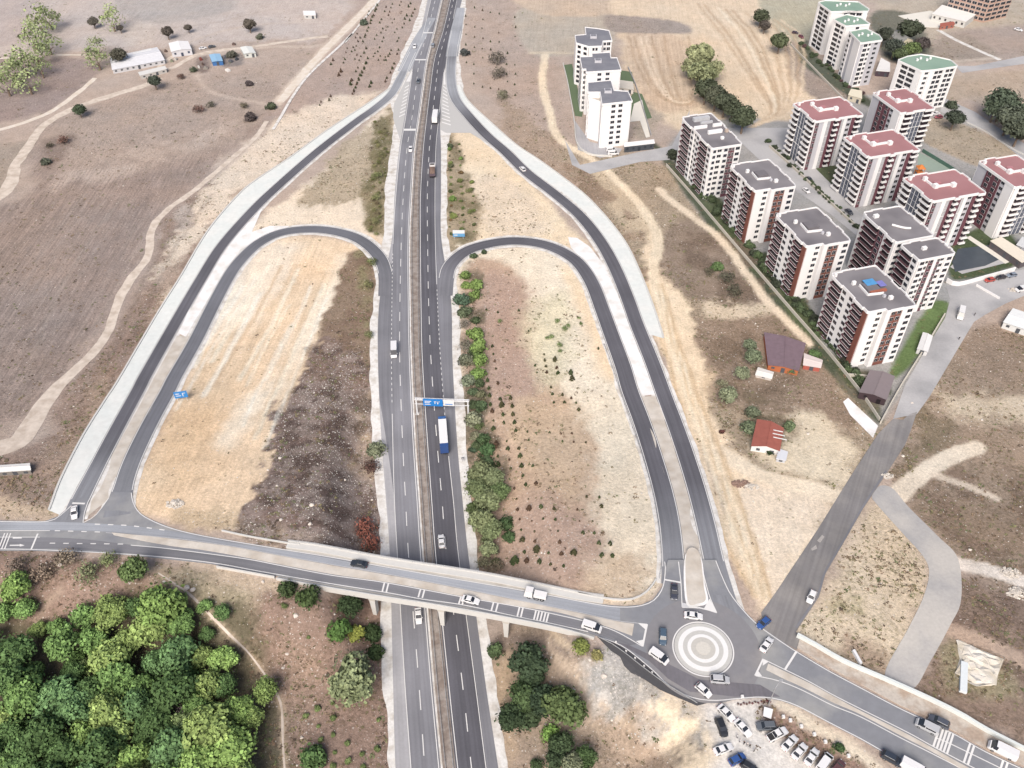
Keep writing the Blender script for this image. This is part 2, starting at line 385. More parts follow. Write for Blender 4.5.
# south side
paint([(-200, 556), (100, 560), (200, 575), (330, 596), (384, 606), (392, 900), (-300, 900)], '#9e8474', 4, 3, tex=(.35, .85, 0, 0))
paint([(155, 572), (240, 582), (262, 590), (235, 610), (190, 600)], '#b3a488', 4, 4, .9, tex=(.6, .8, 0, 0))
paint([(200, 565), (300, 582), (270, 592), (210, 580)], '#cdb79a', 4, 4, .9, tex=(.4, .6, 0, 0))
paint([(280, 640), (320, 650), (330, 700), (300, 730), (275, 700)], '#a98f7b', 5, 5, .8, tex=(.7, .8, 0, 0))
paint([(-200, 600), (60, 620), (150, 592), (230, 600), (262, 660), (268, 900), (-200, 900)], '#6a6a50', 5, 4, .75, tex=(.05, .9, 0, 0))
paint([(496, 640), (590, 648), (640, 700), (720, 760), (720, 900), (508, 900)], '#b49d86', 4, 3, tex=(.45, .8, 0, 0))
paint([(497, 650), (520, 655), (516, 720), (512, 760), (505, 760)], '#cdb08c', 4, 3, .8, tex=(.1, .4, 0, 0))
paint([(500, 632), (595, 644), (580, 655), (500, 650)], '#8e7c72', 4, 3, .8, tex=(.2, .4, 0, 0))
paint([(596, 642), (625, 655), (650, 690), (700, 708), (722, 760), (700, 760), (640, 725), (600, 690), (588, 660)], '#c4beb5', 4, 5, tex=(.8, .5, 0, 0))
paint([(640, 688), (700, 708), (722, 770), (690, 790), (655, 735)], '#e2ceae', 4, 3, tex=(.2, .2, 0, 0))
paint([(705, 704), (770, 698), (790, 720), (860, 768), (900, 850), (690, 850), (715, 760)], '#d3cec6', 4, 2, tex=(.1, .1, 0, 0))
paint([(766, 706), (790, 712), (850, 752), (880, 780), (850, 778), (770, 725)], '#a98a78', 3, 2, tex=(.2, .8, 0, 0))
paint([(775, 703), (795, 706), (880, 765), (872, 772), (790, 715)], '#ddcfb4', 2, 1, tex=(.1, .2, 0, 0))
paint([(668, 740), (690, 735), (700, 750), (685, 762), (670, 758)], '#5f5657', 3, 4, .8, blot=2)
pline([(548, 640), (556, 655), (590, 690), (632, 730)], '#cfb69a', 1.0, .8, .6, .8)
pline([(556, 655), (575, 700), (600, 730)], '#c9b094', .8, .8, .6, .7)
pline([(556, 655), (600, 680), (650, 715)], '#cfb69a', .8, .8, .6, .7)
pline([(575, 650), (560, 640), (550, 628)], '#d6bd9a', 1.6, .8, .6, .8)
# estate grounds
paint([(668, 160), (720, 120), (800, 120), (860, 95), (960, 108), (1024, 180), (1200, 240), (1200, 300), (1024, 290), (950, 330), (880, 425), (860, 400), (760, 290)], '#a3a3a0', 3, .5, tex=(0, .1, 0, 0))
paint([(660, 158), (672, 158), (760, 272), (870, 396), (880, 412), (868, 415), (760, 292)], '#5c6650', 2, .8, tex=(0, .8, 0, 0))
paint([(700, 195), (722, 215), (748, 245), (770, 262), (765, 280), (730, 245)], '#64704f', 2, 1, tex=(0, .6, 0, 0))
paint([(775, 285), (812, 315), (822, 340), (800, 330)], '#66724f', 2, 1, tex=(0, .6, 0, 0))
paint([(925, 310), (942, 300), (948, 312), (915, 360), (895, 378), (890, 370)], '#6f8a52', 1.5, .6, tex=(0, .4, 0, 0))
paint([(836, 372), (880, 376), (880, 410), (862, 408)], '#7d7866', 2, 1, tex=(0, .6, 0, 0))
paint([(800, 175), (826, 168), (838, 190), (820, 200)], '#5f7049', 2, 1, tex=(0, .5, 0, 0))
paint([(765, 145), (782, 150), (850, 215), (845, 222)], '#566047', 1.5, .5, tex=(0, .6, 0, 0))
paint([(955, 240), (1000, 225), (1020, 262), (960, 280), (948, 268)], '#5b6b4b', 1.5, .5, tex=(0, .6, 0, 0))
paint([(806, 40), (820, 60), (870, 100), (862, 104), (800, 62)], '#4f5c46', 2, .5, tex=(0, .6, 0, 0))
paint([(870, 15), (915, 15), (930, 52), (900, 62), (880, 52)], '#6c6f5c', 4, 3, tex=(0, .7, 0, 0))
for P_, hx_, op_ in [([(376, 120), (391, 125), (388, 180), (380, 232), (366, 226), (368, 180)], '#857d58', .9), ([(448, 138), (458, 142), (474, 190), (474, 230), (450, 246)], '#8c8160', .8),
  ([(352, 260), (378, 268), (377, 330), (340, 350), (325, 325)], '#8f7665', .8), ([(196, 240), (230, 200), (245, 192), (215, 232), (175, 290), (120, 375), (70, 455), (60, 440), (120, 340), (165, 270)], '#9c8172', .7),
  ([(463, 270), (478, 272), (486, 330), (490, 400), (505, 480), (512, 560), (470, 565), (462, 430)], '#7f7460', .85), ([(690, 230), (745, 240), (780, 290), (740, 305), (700, 290), (680, 260)], '#857263', .8),
  ([(715, 330), (770, 325), (800, 370), (780, 400), (735, 395), (712, 360)], '#8b7764', .8), ([(740, 400), (760, 395), (790, 420), (780, 445), (745, 440)], '#7d7059', .7), ([(905, 420), (950, 400), (955, 440), (910, 480), (895, 470)], '#8f7f66', .8),
  ([(960, 470), (1060, 480), (1060, 570), (975, 555), (920, 500)], '#8f7866', .8), ([(560, 165), (590, 175), (640, 230), (655, 300), (630, 260), (600, 210)], '#a08670', .8), ([(960, 590), (1060, 610), (1060, 690), (965, 640)], '#8a7466', .8)]:
    paint(P_, hx_, 2, 4, op_, tex=(.3, 1, 0, 0), blot=9)
BN = [(313, 342), (340, 350), (381, 372), (378, 440), (384, 480), (384, 562), (240, 536), (246, 500), (262, 468), (282, 410), (300, 370)]
paint(BN, '#67564f', 2, 6, .75, tex=(.9, 1, 0, 0), blot=5); paint(BN, '#a8968c', 2, 6, .6, tex=(1, .6, 0, 0), blot=3.3)
paint([(318, 345), (345, 352), (378, 366), (376, 400), (340, 395), (305, 385)], '#937a6c', 6, 8, .8, tex=(.6, .9, 0, 0), blot=8)
paint([(596, 642), (625, 655), (650, 690), (700, 708), (712, 735), (690, 745), (640, 725), (600, 690), (588, 660)], '#a5a29e', 2, 5, .8, tex=(1, .7, 0, 0), blot=4)
paint([(908, 128), (950, 119), (1020, 152), (1180, 225), (1160, 245), (1010, 185), (985, 170), (935, 148)], '#b3a38c', 1.5, 1, tex=(.05, .6, 0, 0))
paint([(765, 252), (800, 290), (812, 315), (790, 300), (765, 275)], '#5b6748', 1.5, .6, tex=(0, .6, 0, 0)); paint([(838, 348), (850, 372), (880, 378), (890, 395), (860, 392), (838, 372)], '#5b6748', 1.5, .6, tex=(0, .6, 0, 0))
paint([(716, 196), (730, 212), (745, 240), (730, 235), (712, 210)], '#5b6748', 1.5, .6, tex=(0, .6, 0, 0)); paint([(820, 170), (838, 166), (850, 196), (840, 205)], '#5b6748', 1.5, .6, tex=(0, .6, 0, 0))
paint([(655, 285), (672, 282), (690, 312), (700, 355), (704, 395), (722, 445), (762, 474), (828, 494), (812, 540), (786, 595), (764, 604), (738, 545), (712, 470), (692, 415), (668, 350)], '#e7cfac', 2, 2.5, .85, tex=(.05, .06, 0, .6))
paint([(735, 490), (828, 503), (800, 560), (775, 600), (760, 560)], '#e4d3bb', 3, 4, .7, tex=(.3, .15, 0, .5))
paint([(198, 58), (208, 56), (208, 71), (199, 72)], '#75625c', 1.5, 1.5, .8); paint([(222, 55), (240, 54), (242, 64), (222, 66)], '#7a7372', 1.5, 1.5, .8)
# tracks (the wheel-worn soil)
TR = '#d2c1ae'
pline([(0, 448), (20, 440), (34, 420), (55, 390), (90, 356), (108, 332), (118, 302), (132, 278), (147, 258), (152, 230), (165, 212), (195, 190), (230, 160), (262, 130), (268, 118)], '#a99a90', 7, 2, 1, .5)
pline([(275, 105), (320, 55), (355, 20), (380, -5), (410, -40)], '#cfbda9', 7, 2, 1)
pline([(380, -5), (330, 42), (270, 47), (200, 55)], '#c5b4a2', 3.5, 1.5, 1, .8)
pline([(196, 75), (205, 88), (225, 97), (256, 102), (280, 108)], '#c3b09e', 2.5, 1.5, 1, .8)
pline([(170, 50), (200, 38), (245, 26), (300, 22)], '#c3b2a2', 3, 2, 1, .7)
pline([(100, 30), (130, 30), (200, 25), (260, 12)], '#a79c92', 2, 1.5, 1, .5)
pline([(545, 55), (543, 85), (552, 120), (560, 140), (600, 165), (640, 205), (658, 240), (654, 275), (668, 330), (690, 400), (720, 470)], '#e0ccac', 4.5, 1.3, 1, 1, tex=(0, 0, 0, .6))
pline([(530, 53), (575, 53)], '#d2bfa2', 3, 2, 1, .8)
pline([(660, 190), (690, 215), (722, 240), (762, 294), (810, 345)], '#ddcbae', 4, 1.2, 1, 1)
pline([(618, 255), (656, 300), (690, 330)], '#d8c3a2', 2.2, 1.2, 1, .8)
pline([(718, 452), (745, 468), (780, 482), (840, 497)], '#e4d3b6', 7, 1.4, 1, 1)
pline([(895, 497), (925, 472), (950, 457), (978, 448)], '#dccdb6', 6, 1, .9, 1)
pline([(935, 476), (965, 486), (995, 498)], '#d3c3ac', 3, 1, .8, .9)
pline([(955, 563), (1000, 573), (1060, 592)], '#dfd4c4', 5, 1, .9, 1)
pline([(948, 628), (1000, 648), (1070, 690)], '#bda48e', 5, 1, .9, 1)
pline([(130, 560), (160, 575), (190, 595), (220, 625), (250, 655), (268, 680), (281, 705), (283, 740), (286, 790)], '#c4ae90', 1.3, .8, .3, .8)
pline([(30, 640), (45, 605), (60, 590)], '#b09a86', 2, 1.5, 1, .6)
pline([(925, 60), (945, 62), (1000, 58)], '#c8baa8', 3, 2, 1, .7)
rl_ = random.Random(11)
for k in range(16):      # wheel and scraper marks down the left infield
    t = k/15; a0 = (262+88*t, 248+8*t); a1 = (150+110*t+rl_.uniform(-8, 8), 420+60*t)
    s0 = rl_.uniform(0, .35); s1 = rl_.uniform(.6, 1)
    q = lambda s: (a0[0]+(a1[0]-a0[0])*s+rl_.uniform(-2, 2), a0[1]+(a1[1]-a0[1])*s)
    pline([q(s0), q((s0+s1)/2), q(s1)], rl_.choice(['#efe2cf', '#ecdcc6', '#d2b48f', '#d8bd99']), rl_.uniform(.8, 2.4), 1.2, .6, .7, tex=None)
for k in range(12):      # grader marks on the haul road east of the right ramp
    o = rl_.uniform(-9, 9)
    pline([(655+o, 285), (672+o*1.1, 345), (692+o*1.5, 410), (712+o*2, 470), (738+o*2, 540), (762+o, 595)], rl_.choice(['#ecdabd', '#e6d0ae', '#c9aa82', '#d2b48c']), rl_.uniform(.7, 1.8), 1, .5, .8, tex=None)
for k in range(14):      # harvest lines on the tan field
    o = k*7
    pline([(690+o, 2+o*.2), (720+o*.9, 40), (752+o*.55, 85), (770+o*.2, 112), (750, 128)], rl_.choice(['#e2caa8', '#ead6b8', '#bfa07a', '#c8ab86']), 1.8, 1.3, 1, .75, tex=None)
for k in range(12):
    o = k*6
    pline([(628+o, 36), (640+o*.85, 70), (662+o*.5, 98), (690, 104-o*.2), (704, 80)], rl_.choice(['#d2ba9b', '#e4cdae', '#b89a76']), 1.4, 1.3, 1, .75, tex=None)
for k in range(26):      # plough lines of the big left field
    o = k*13-60
    pline([(o+0, 400-abs(o)*.1), (o+25, 330), (o+62, 255), (o+105, 195)], rl_.choice(['#a89a91', '#ada096', '#85786f', '#8a7c76']), rl_.uniform(.8, 2.0), 1.6, 2, .45, tex=None) if o < 120 else None
lum = .91+.18*n_mid
lum = lum*(.96+.08*n_big)*(.93+.14*n_sm)
gcol *= lum[:, None]
far_ = (np.clip((gy-330)/300, 0, 1)*.16)[:, None]; gcol[:] = gcol*(1-far_)+np.array(tc('#d8d4d2'))*far_  # distance haze painted into the soil colour, paler grey farther off
# faint reddish / ochre drift
dr = (fbm(gx, gy, 20, 71)-.5)*.10
gcol[:, 0] *= 1+dr; gcol[:, 2] *= 1-dr
# small real relief away from the roads is carried by the bump; the mesh itself follows the designed grade
ny, nx = GX.shape
me = bpy.data.meshes.new('ground')
idx = np.arange(nx*ny).reshape(ny, nx)
quads = np.stack([idx[:-1, :-1], idx[:-1, 1:], idx[1:, 1:], idx[1:, :-1]], -1).reshape(-1, 4)
me.vertices.add(nx*ny); me.vertices.foreach_set('co', np.column_stack([gx, gy, gz]).astype(np.float32).ravel())
me.loops.add(quads.size); me.loops.foreach_set('vertex_index', quads.astype(np.int32).ravel())
me.polygons.add(len(quads)); me.polygons.foreach_set('loop_start', np.arange(0, quads.size, 4, dtype=np.int32))
me.polygons.foreach_set('use_smooth', np.ones(len(quads), bool))
me.update(calc_edges=True)
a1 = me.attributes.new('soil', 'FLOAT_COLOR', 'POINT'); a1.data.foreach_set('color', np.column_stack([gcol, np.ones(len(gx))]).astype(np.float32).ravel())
a2 = me.attributes.new('cover', 'FLOAT_COLOR', 'POINT'); a2.data.foreach_set('color', gtex.astype(np.float32).ravel())

gm = bpy.data.materials.new('ground_soil'); gm.use_nodes = True
nt = gm.node_tree; N = nt.nodes; L = nt.links; B = N['Principled BSDF']
B.inputs['Roughness'].default_value = .95; B.inputs['Specular IOR Level'].default_value = .1
geo = N.new('ShaderNodeNewGeometry'); pos = geo.outputs['Position']
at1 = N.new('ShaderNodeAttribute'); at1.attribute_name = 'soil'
at2 = N.new('ShaderNodeAttribute'); at2.attribute_name = 'cover'
sepc = N.new('ShaderNodeSeparateColor'); L.new(at2.outputs['Color'], sepc.inputs[0])
def math_(op, a, b=None, c=None, clamp=False):
    n = N.new('ShaderNodeMath'); n.operation = op; n.use_clamp = clamp
    for i, s in enumerate((a, b, c)):
        if s is None: continue
        if isinstance(s, (int, float)): n.inputs[i].default_value = s
        else: L.new(s, n.inputs[i])
    return n.outputs[0]
def noise_(scale, detail=6, rough=.65, vec=None, dist=0.):
    n = N.new('ShaderNodeTexNoise'); n.inputs['Scale'].default_value = scale; n.inputs['Detail'].default_value = detail
    n.inputs['Roughness'].default_value = rough; n.inputs['Distortion'].default_value = dist
    L.new(vec or pos, n.inputs['Vector']); return n.outputs['Fac']
def rng_(x, a, b, c, d):
    n = N.new('ShaderNodeMapRange')
    L.new(x, n.inputs[0])
    for i, k in enumerate((a, b, c, d)): n.inputs[i+1].default_value = k
    return n.outputs[0]
def rot_(deg, sx, sy):
    n = N.new('ShaderNodeMapping'); n.vector_type = 'TEXTURE'; n.inputs['Rotation'].default_value = (0, 0, math.radians(deg))
    n.inputs['Scale'].default_value = (1/sx, 1/sy, 1); L.new(pos, n.inputs[0]); return n.outputs[0]
q0_, q1_ = hp(20, 330), hp(105, 200); FUR = math.degrees(math.atan2(q1_[1]-q0_[1], q1_[0]-q0_[0]))-90
nf = noise_(1.1, 8, .75); nm = noise_(.22, 6, .7)
lumv = math_('MULTIPLY', rng_(nf, .25, .75, .66, 1.34), rng_(nm, .25, .75, .86, 1.14))
fur1 = noise_(1, 4, .6, rot_(FUR, 1.1, .05)); fur2 = noise_(1, 4, .6, rot_(FUR-4, .9, .04))
f1 = math_('MULTIPLY_ADD', math_('SUBTRACT', fur1, .5), math_('MULTIPLY', sepc.outputs[2], 1.35), 1.0)
f2 = math_('MULTIPLY_ADD', math_('SUBTRACT', fur2, .5), math_('MULTIPLY', at2.outputs['Alpha'], 0.75), 1.0)
lumv = math_('MULTIPLY', lumv, math_('MULTIPLY', f1, f2))
# low scrub: dark clumps
vor = N.new('ShaderNodeTexVoronoi'); vor.inputs['Scale'].default_value = .55; L.new(pos, vor.inputs['Vector'])
scr = noise_(.9, 6, .75); scrm = noise_(.12, 4, .6)
sc1 = math_('MULTIPLY', rng_(scr, .46, .62, 0, 1), rng_(scrm, .36, .60, .25, 1))
sc1 = math_('MULTIPLY', sc1, sepc.outputs[1], clamp=True)
sc1 = math_('MULTIPLY', sc1, .7)
tuft = math_('MULTIPLY', rng_(vor.outputs['Distance'], .16, .3, 1, 0), math_('GREATER_THAN', math_('ADD', N.new('ShaderNodeSeparateColor').outputs[0], 0), -1))
sv = N.new('ShaderNodeSeparateColor'); L.new(vor.outputs['Color'], sv.inputs[0])
tuft = math_('MULTIPLY', rng_(vor.outputs['Distance'], .14, .30, 1, 0), math_('LESS_THAN', sv.outputs[0], math_('MULTIPLY', sepc.outputs[1], .33)))
dark = math_('MAXIMUM', sc1, math_('MULTIPLY', tuft, .55))
# stones and litter
v2 = N.new('ShaderNodeTexVoronoi'); v2.inputs['Scale'].default_value = .85; L.new(pos, v2.inputs['Vector'])
s2 = N.new('ShaderNodeSeparateColor'); L.new(v2.outputs['Color'], s2.inputs[0])
st = math_('MULTIPLY', rng_(v2.outputs['Distance'], .12, .26, 1, 0), math_('LESS_THAN', s2.outputs[1], math_('MULTIPLY', sepc.outputs[0], .6)))
v3 = N.new('ShaderNodeTexVoronoi'); v3.inputs['Scale'].default_value = 1.9; L.new(pos, v3.inputs['Vector'])
s3 = N.new('ShaderNodeSeparateColor'); L.new(v3.outputs['Color'], s3.inputs[0])
st = math_('MAXIMUM', st, math_('MULTIPLY', rng_(v3.outputs['Distance'], .15, .3, .8, 0), math_('LESS_THAN', s3.outputs[1], math_('MULTIPLY', sepc.outputs[0], .5))))
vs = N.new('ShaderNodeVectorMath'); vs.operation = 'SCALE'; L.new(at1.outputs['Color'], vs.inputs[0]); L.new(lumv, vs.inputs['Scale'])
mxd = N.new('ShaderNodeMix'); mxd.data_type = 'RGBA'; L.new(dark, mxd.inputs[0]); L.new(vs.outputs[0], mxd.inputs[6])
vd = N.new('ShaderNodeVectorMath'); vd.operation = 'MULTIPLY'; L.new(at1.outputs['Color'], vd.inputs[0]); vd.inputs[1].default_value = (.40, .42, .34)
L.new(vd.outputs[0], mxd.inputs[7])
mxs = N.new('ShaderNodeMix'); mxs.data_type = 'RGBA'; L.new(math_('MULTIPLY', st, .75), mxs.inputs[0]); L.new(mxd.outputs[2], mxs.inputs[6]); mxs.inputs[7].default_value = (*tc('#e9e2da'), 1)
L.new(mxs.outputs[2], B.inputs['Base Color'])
bp = N.new('ShaderNodeBump'); bp.inputs['Strength'].default_value = .5; bp.inputs['Distance'].default_value = .7
L.new(math_('ADD', nf, math_('MULTIPLY', dark, .8)), bp.inputs['Height']); L.new(bp.outputs[0], B.inputs['Normal'])
me.materials.append(gm)
ground = bpy.data.objects.new('ground', me); COL.objects.link(ground); struct(ground)
# ------------------------------------------------------------------ ribbons of paving
def world(P, z=None):
    P = np.asarray(P, float)
    if z is None: return hpa(P)
    w = ga(P, z); return np.column_stack([w, np.full(len(w), z)])

def ribbon_w(name, A, Bp, m, off, z=None, nc=None, skirt=0.0, parent=None, build=True):
    """paving between two world polylines with the same number of points"""
    A = np.array([tuple(p)[:2] for p in A], float); Bp = np.array([tuple(p)[:2] for p in Bp], float)
    n = len(A); w = np.hypot(*(A-Bp).T).max()
    if nc is None: nc = max(1, int(w/1.6)) if z is None else 1
    T = np.linspace(0, 1, nc+1)
    P = A[:, None, :]*(1-T)[None, :, None]+Bp[:, None, :]*T[None, :, None]
    Z = (H(P[..., 0], P[..., 1]) if z is None else np.full(P.shape[:2], z))+off
    mid = (A+Bp)/2; s = np.concatenate([[0], np.cumsum(np.hypot(*np.diff(mid, axis=0).T))])
    wid = np.hypot(*(A-Bp).T)
    me = bpy.data.meshes.new(name)
    vs = np.concatenate([P, Z[..., None]], -1).reshape(-1, 3); uvv = np.stack([(T[None, :]-.5)*wid[:, None], np.repeat(s[:, None], nc+1, 1)], -1).reshape(-1, 2)
    fs = []
    for i in range(n-1):
        for j in range(nc):
            a = i*(nc+1)+j; fs.append((a, a+nc+1, a+nc+2, a+1))
    vs = vs.tolist(); uvv = uvv.tolist()
    if skirt:
        for jj in (0, nc):
            o = len(vs)
            for i in range(n):
                q = vs[i*(nc+1)+jj]; vs.append([q[0], q[1], q[2]-skirt]); uvv.append(uvv[i*(nc+1)+jj])
            for i in range(n-1):
                a = i*(nc+1)+jj; fs.append((a, a+nc+1, o+i+1, o+i))
    me.from_pydata(vs, [], fs); me.materials.append(m)
    ul = me.uv_layers.new(name='UVMap')
    li = np.zeros(len(me.loops), np.int32); me.loops.foreach_get('vertex_index', li)
    ul.data.foreach_set('uv', np.array(uvv, np.float32)[li].ravel())
    me.update()
    o = bpy.data.objects.new(name, me); COL.objects.link(o)
    if parent is not None: o.parent = parent
    return o

def resample(W, step):
    W = np.asarray(W, float); d = np.concatenate([[0], np.cumsum(np.hypot(*np.diff(W[:, :2], axis=0).T))])
    n = max(2, int(d[-1]/step)+1); t = np.linspace(0, d[-1], n)
    return np.column_stack([np.interp(t, d, W[:, k]) for k in range(W.shape[1])])

def normals(W):
    D = np.gradient(W[:, :2], axis=0); D /= np.hypot(*D.T)[:, None]+1e-9
    return np.column_stack([-D[:, 1], D[:, 0]])    # left of travel

def cl(P, z=None, step=2.0):   # sighted centreline -> smooth world line
    return resample(world(sp(P, 8), z), step)

def road(name, P, width, m, off, z=None, step=2.0, skirt=0., shift=0., jag=0., kind=True):
    W = cl(P, z, step) if not isinstance(P, np.ndarray) else P
    Nn = normals(W); wd = np.full(len(W), width, float) if np.isscalar(width) else np.interp(np.linspace(0, 1, len(W)), np.linspace(0, 1, len(width)), width)
    if jag:
        rs = np.random.RandomState(len(W)); j1 = np.convolve(rs.randn(len(W)), [.3, .4, .3], 'same')*jag; j2 = np.convolve(rs.randn(len(W)), [.3, .4, .3], 'same')*jag
    else: j1 = j2 = 0
    A = W[:, :2]+Nn*(wd/2+shift+j1)[:, None]; Bq = W[:, :2]+Nn*(-wd/2+shift+j2)[:, None]
    o = ribbon_w(name, A, Bq, m, off, z, skirt=skirt)
    return struct(o) if kind else o

def stripe(MBo, W, m, off, width, z=None, dash=None, phase=0., shift=0.):
    """painted line along a world line: straight pieces every 1.5 m, or dashes (on, off)"""
    W = resample(W, 1.0); Nn = normals(W)
    W2 = W[:, :2]+Nn*shift
    s = np.concatenate([[0], np.cumsum(np.hypot(*np.diff(W2, axis=0).T))])
    def at(t): return np.array([np.interp(t, s, W2[:, 0]), np.interp(t, s, W2[:, 1])])
    def piece(t0, t1):
        k = max(1, int((t1-t0)/2.0)); ts = np.linspace(t0, t1, k+1)
        L, R = [], []
        for t in ts:
            p = at(t); d = at(min(t+.3, s[-1]))-at(max(t-.3, 0)); d /= np.hypot(*d)+1e-9; nn = np.array([-d[1], d[0]])*width/2
            L.append(p+nn); R.append(p-nn)
        Q = np.array(L+R); zz = H(Q[:, 0], Q[:, 1]) if z is None else np.full(len(Q), z)
        vs = np.column_stack([Q, zz+off]).tolist(); n = k+1
        MBo.add(vs, [(i, n+i, n+i+1, i+1) for i in range(k)], m)
    if dash is None: piece(0, s[-1])
    else:
        t = phase
        while t+dash[0] < s[-1]: piece(t, t+dash[0]); t += sum(dash)

def sheet(name, P, m, off, z=None, grid=2.0, smooth=False, skirt=0., is_world=False, kind=True, rot=0.):
    """a paved or bare area with the outline P draped on the ground"""
    Q = sp(P, 6, True) if smooth else np.asarray(P, float)
    W = Q[:, :2] if is_world else world(Q, z)[:, :2]
    W = [Vector((float(a), float(b))) for a, b in W]
    pts = list(W); n = len(W)
    if z is None:
        xs = [p.x for p in W]; ys = [p.y for p in W]
        X, Y = np.meshgrid(np.arange(min(xs), max(xs), grid), np.arange(min(ys), max(ys), grid)); X = X.ravel(); Y = Y.ravel()
        L = [(p.x, p.y) for p in W]
        k = inside(X, Y, L) & (poly_dist(X, Y, L+L[:1]) > .4)
        pts += [Vector((float(a), float(b))) for a, b in zip(X[k], Y[k])]
    r = geometry.delaunay_2d_cdt(pts, [(i, (i+1) % n) for i in range(n)], [], 1, 1e-5)
    V = np.array([(p.x, p.y) for p in r[0]]); zz = (H(V[:, 0], V[:, 1]) if z is None else np.full(len(V), z))+off
    vs = np.column_stack([V, zz]).tolist(); fs = [list(f) for f in r[2]]
    out = []
    for f in fs:
        a, b, c = [vs[i] for i in f[:3]]
        out.append(f if (b[0]-a[0])*(c[1]-a[1])-(b[1]-a[1])*(c[0]-a[0]) > 0 else f[::-1])
    if skirt:
        o = len(vs); Wz = H(np.array([p.x for p in W]), np.array([p.y for p in W])) if z is None else np.full(n, z)
        for i, p in enumerate(W): vs.append([p.x, p.y, Wz[i]+off]); vs.append([p.x, p.y, Wz[i]+off-skirt])
        for i in range(n):
            a = o+2*i; b = o+2*((i+1) % n); out.append([a, b, b+1, a+1])
    me = bpy.data.meshes.new(name); me.from_pydata(vs, [], out); me.materials.append(m)
    ul = me.uv_layers.new(name='UVMap'); li = np.zeros(len(me.loops), np.int32); me.loops.foreach_get('vertex_index', li)
    ul.data.foreach_set('uv', np.array([(v[0]*math.cos(rot)-v[1]*math.sin(rot), v[0]*math.sin(rot)+v[1]*math.cos(rot)) for v in vs], np.float32)[li].ravel())
    me.update(); ob = bpy.data.objects.new(name, me); COL.objects.link(ob)
    return struct(ob) if kind else ob

M_dark = mat('asphalt_dark', '#66666d', var=.08, scale=2, streak=.17)
M_hl = mat('asphalt_worn', '#8c8d93', var=.06, scale=2, streak=.15)
M_sh = mat('asphalt_shoulder', '#b5b5b8', var=.07, scale=1, streak=.08)
M_merge = mat('asphalt_merge_lane', '#86878d', var=.06, scale=2, streak=.14)
M_shr = mat('asphalt_shoulder_dark', '#898a90', var=.06, scale=2, streak=.1)
M_strip = mat('concrete_gravel_strip', '#efeeea', var=.16, scale=1.6, patch=('#cdc6bb', .35, .45, .7))
M_conc = mat('concrete_lining', '#e9efec', var=.08, scale=.5, patch=('#f0f3ef', .12, .4, .65))
M_concw = mat('concrete_white', '#ffffff', var=.05, scale=.6, patch=('#e9e7e0', .2, .45, .7))
M_ramp = mat('asphalt_ramp', '#6a6a71', var=.07, scale=2, streak=.15)
M_ramp2 = mat('asphalt_ramp_worn', '#76787f', var=.07, scale=2, streak=.12)
M_over = mat('asphalt_overpass', '#a6abb2', var=.07, scale=2, streak=.12)
M_junc = mat('asphalt_junction', '#8f9298', var=.09, scale=.5, patch=('#a9aaa9', .09, .45, .7))
M_rnd = mat('asphalt_roundabout', '#909094', var=.08, scale=.6, patch=('#a3a09e', .07, .45, .7))
M_new = mat('asphalt_new', '#8d8b8b', var=.08, scale=1.2, streak=.12, patch=('#9c9996', .12, .4, .7))
M_fresh = mat('asphalt_fresh', '#58585b', var=.1, scale=1.5)
M_old = mat('asphalt_old_grey', '#c3c3c4', var=.08, scale=1.2, patch=('#a5a6a8', .06, .45, .7))
M_white = mat('road_paint', '#f2f2f0', var=.05, scale=3, rough=.6)
M_wpaint = mat('road_paint_worn', '#d7d8da', var=.12, scale=4, rough=.7)
M_sand = mat('median_sand', '#ded8ce', var=.14, scale=1, patch=('#cbc2b5', .25, .4, .65))
M_med = mat('median_soil', '#a9a19a', var=.2, scale=1.2, patch=('#93877e', .4, .42, .6))
M_kerb = mat('kerb_stone', '#dcdcd8', var=.06, scale=2)

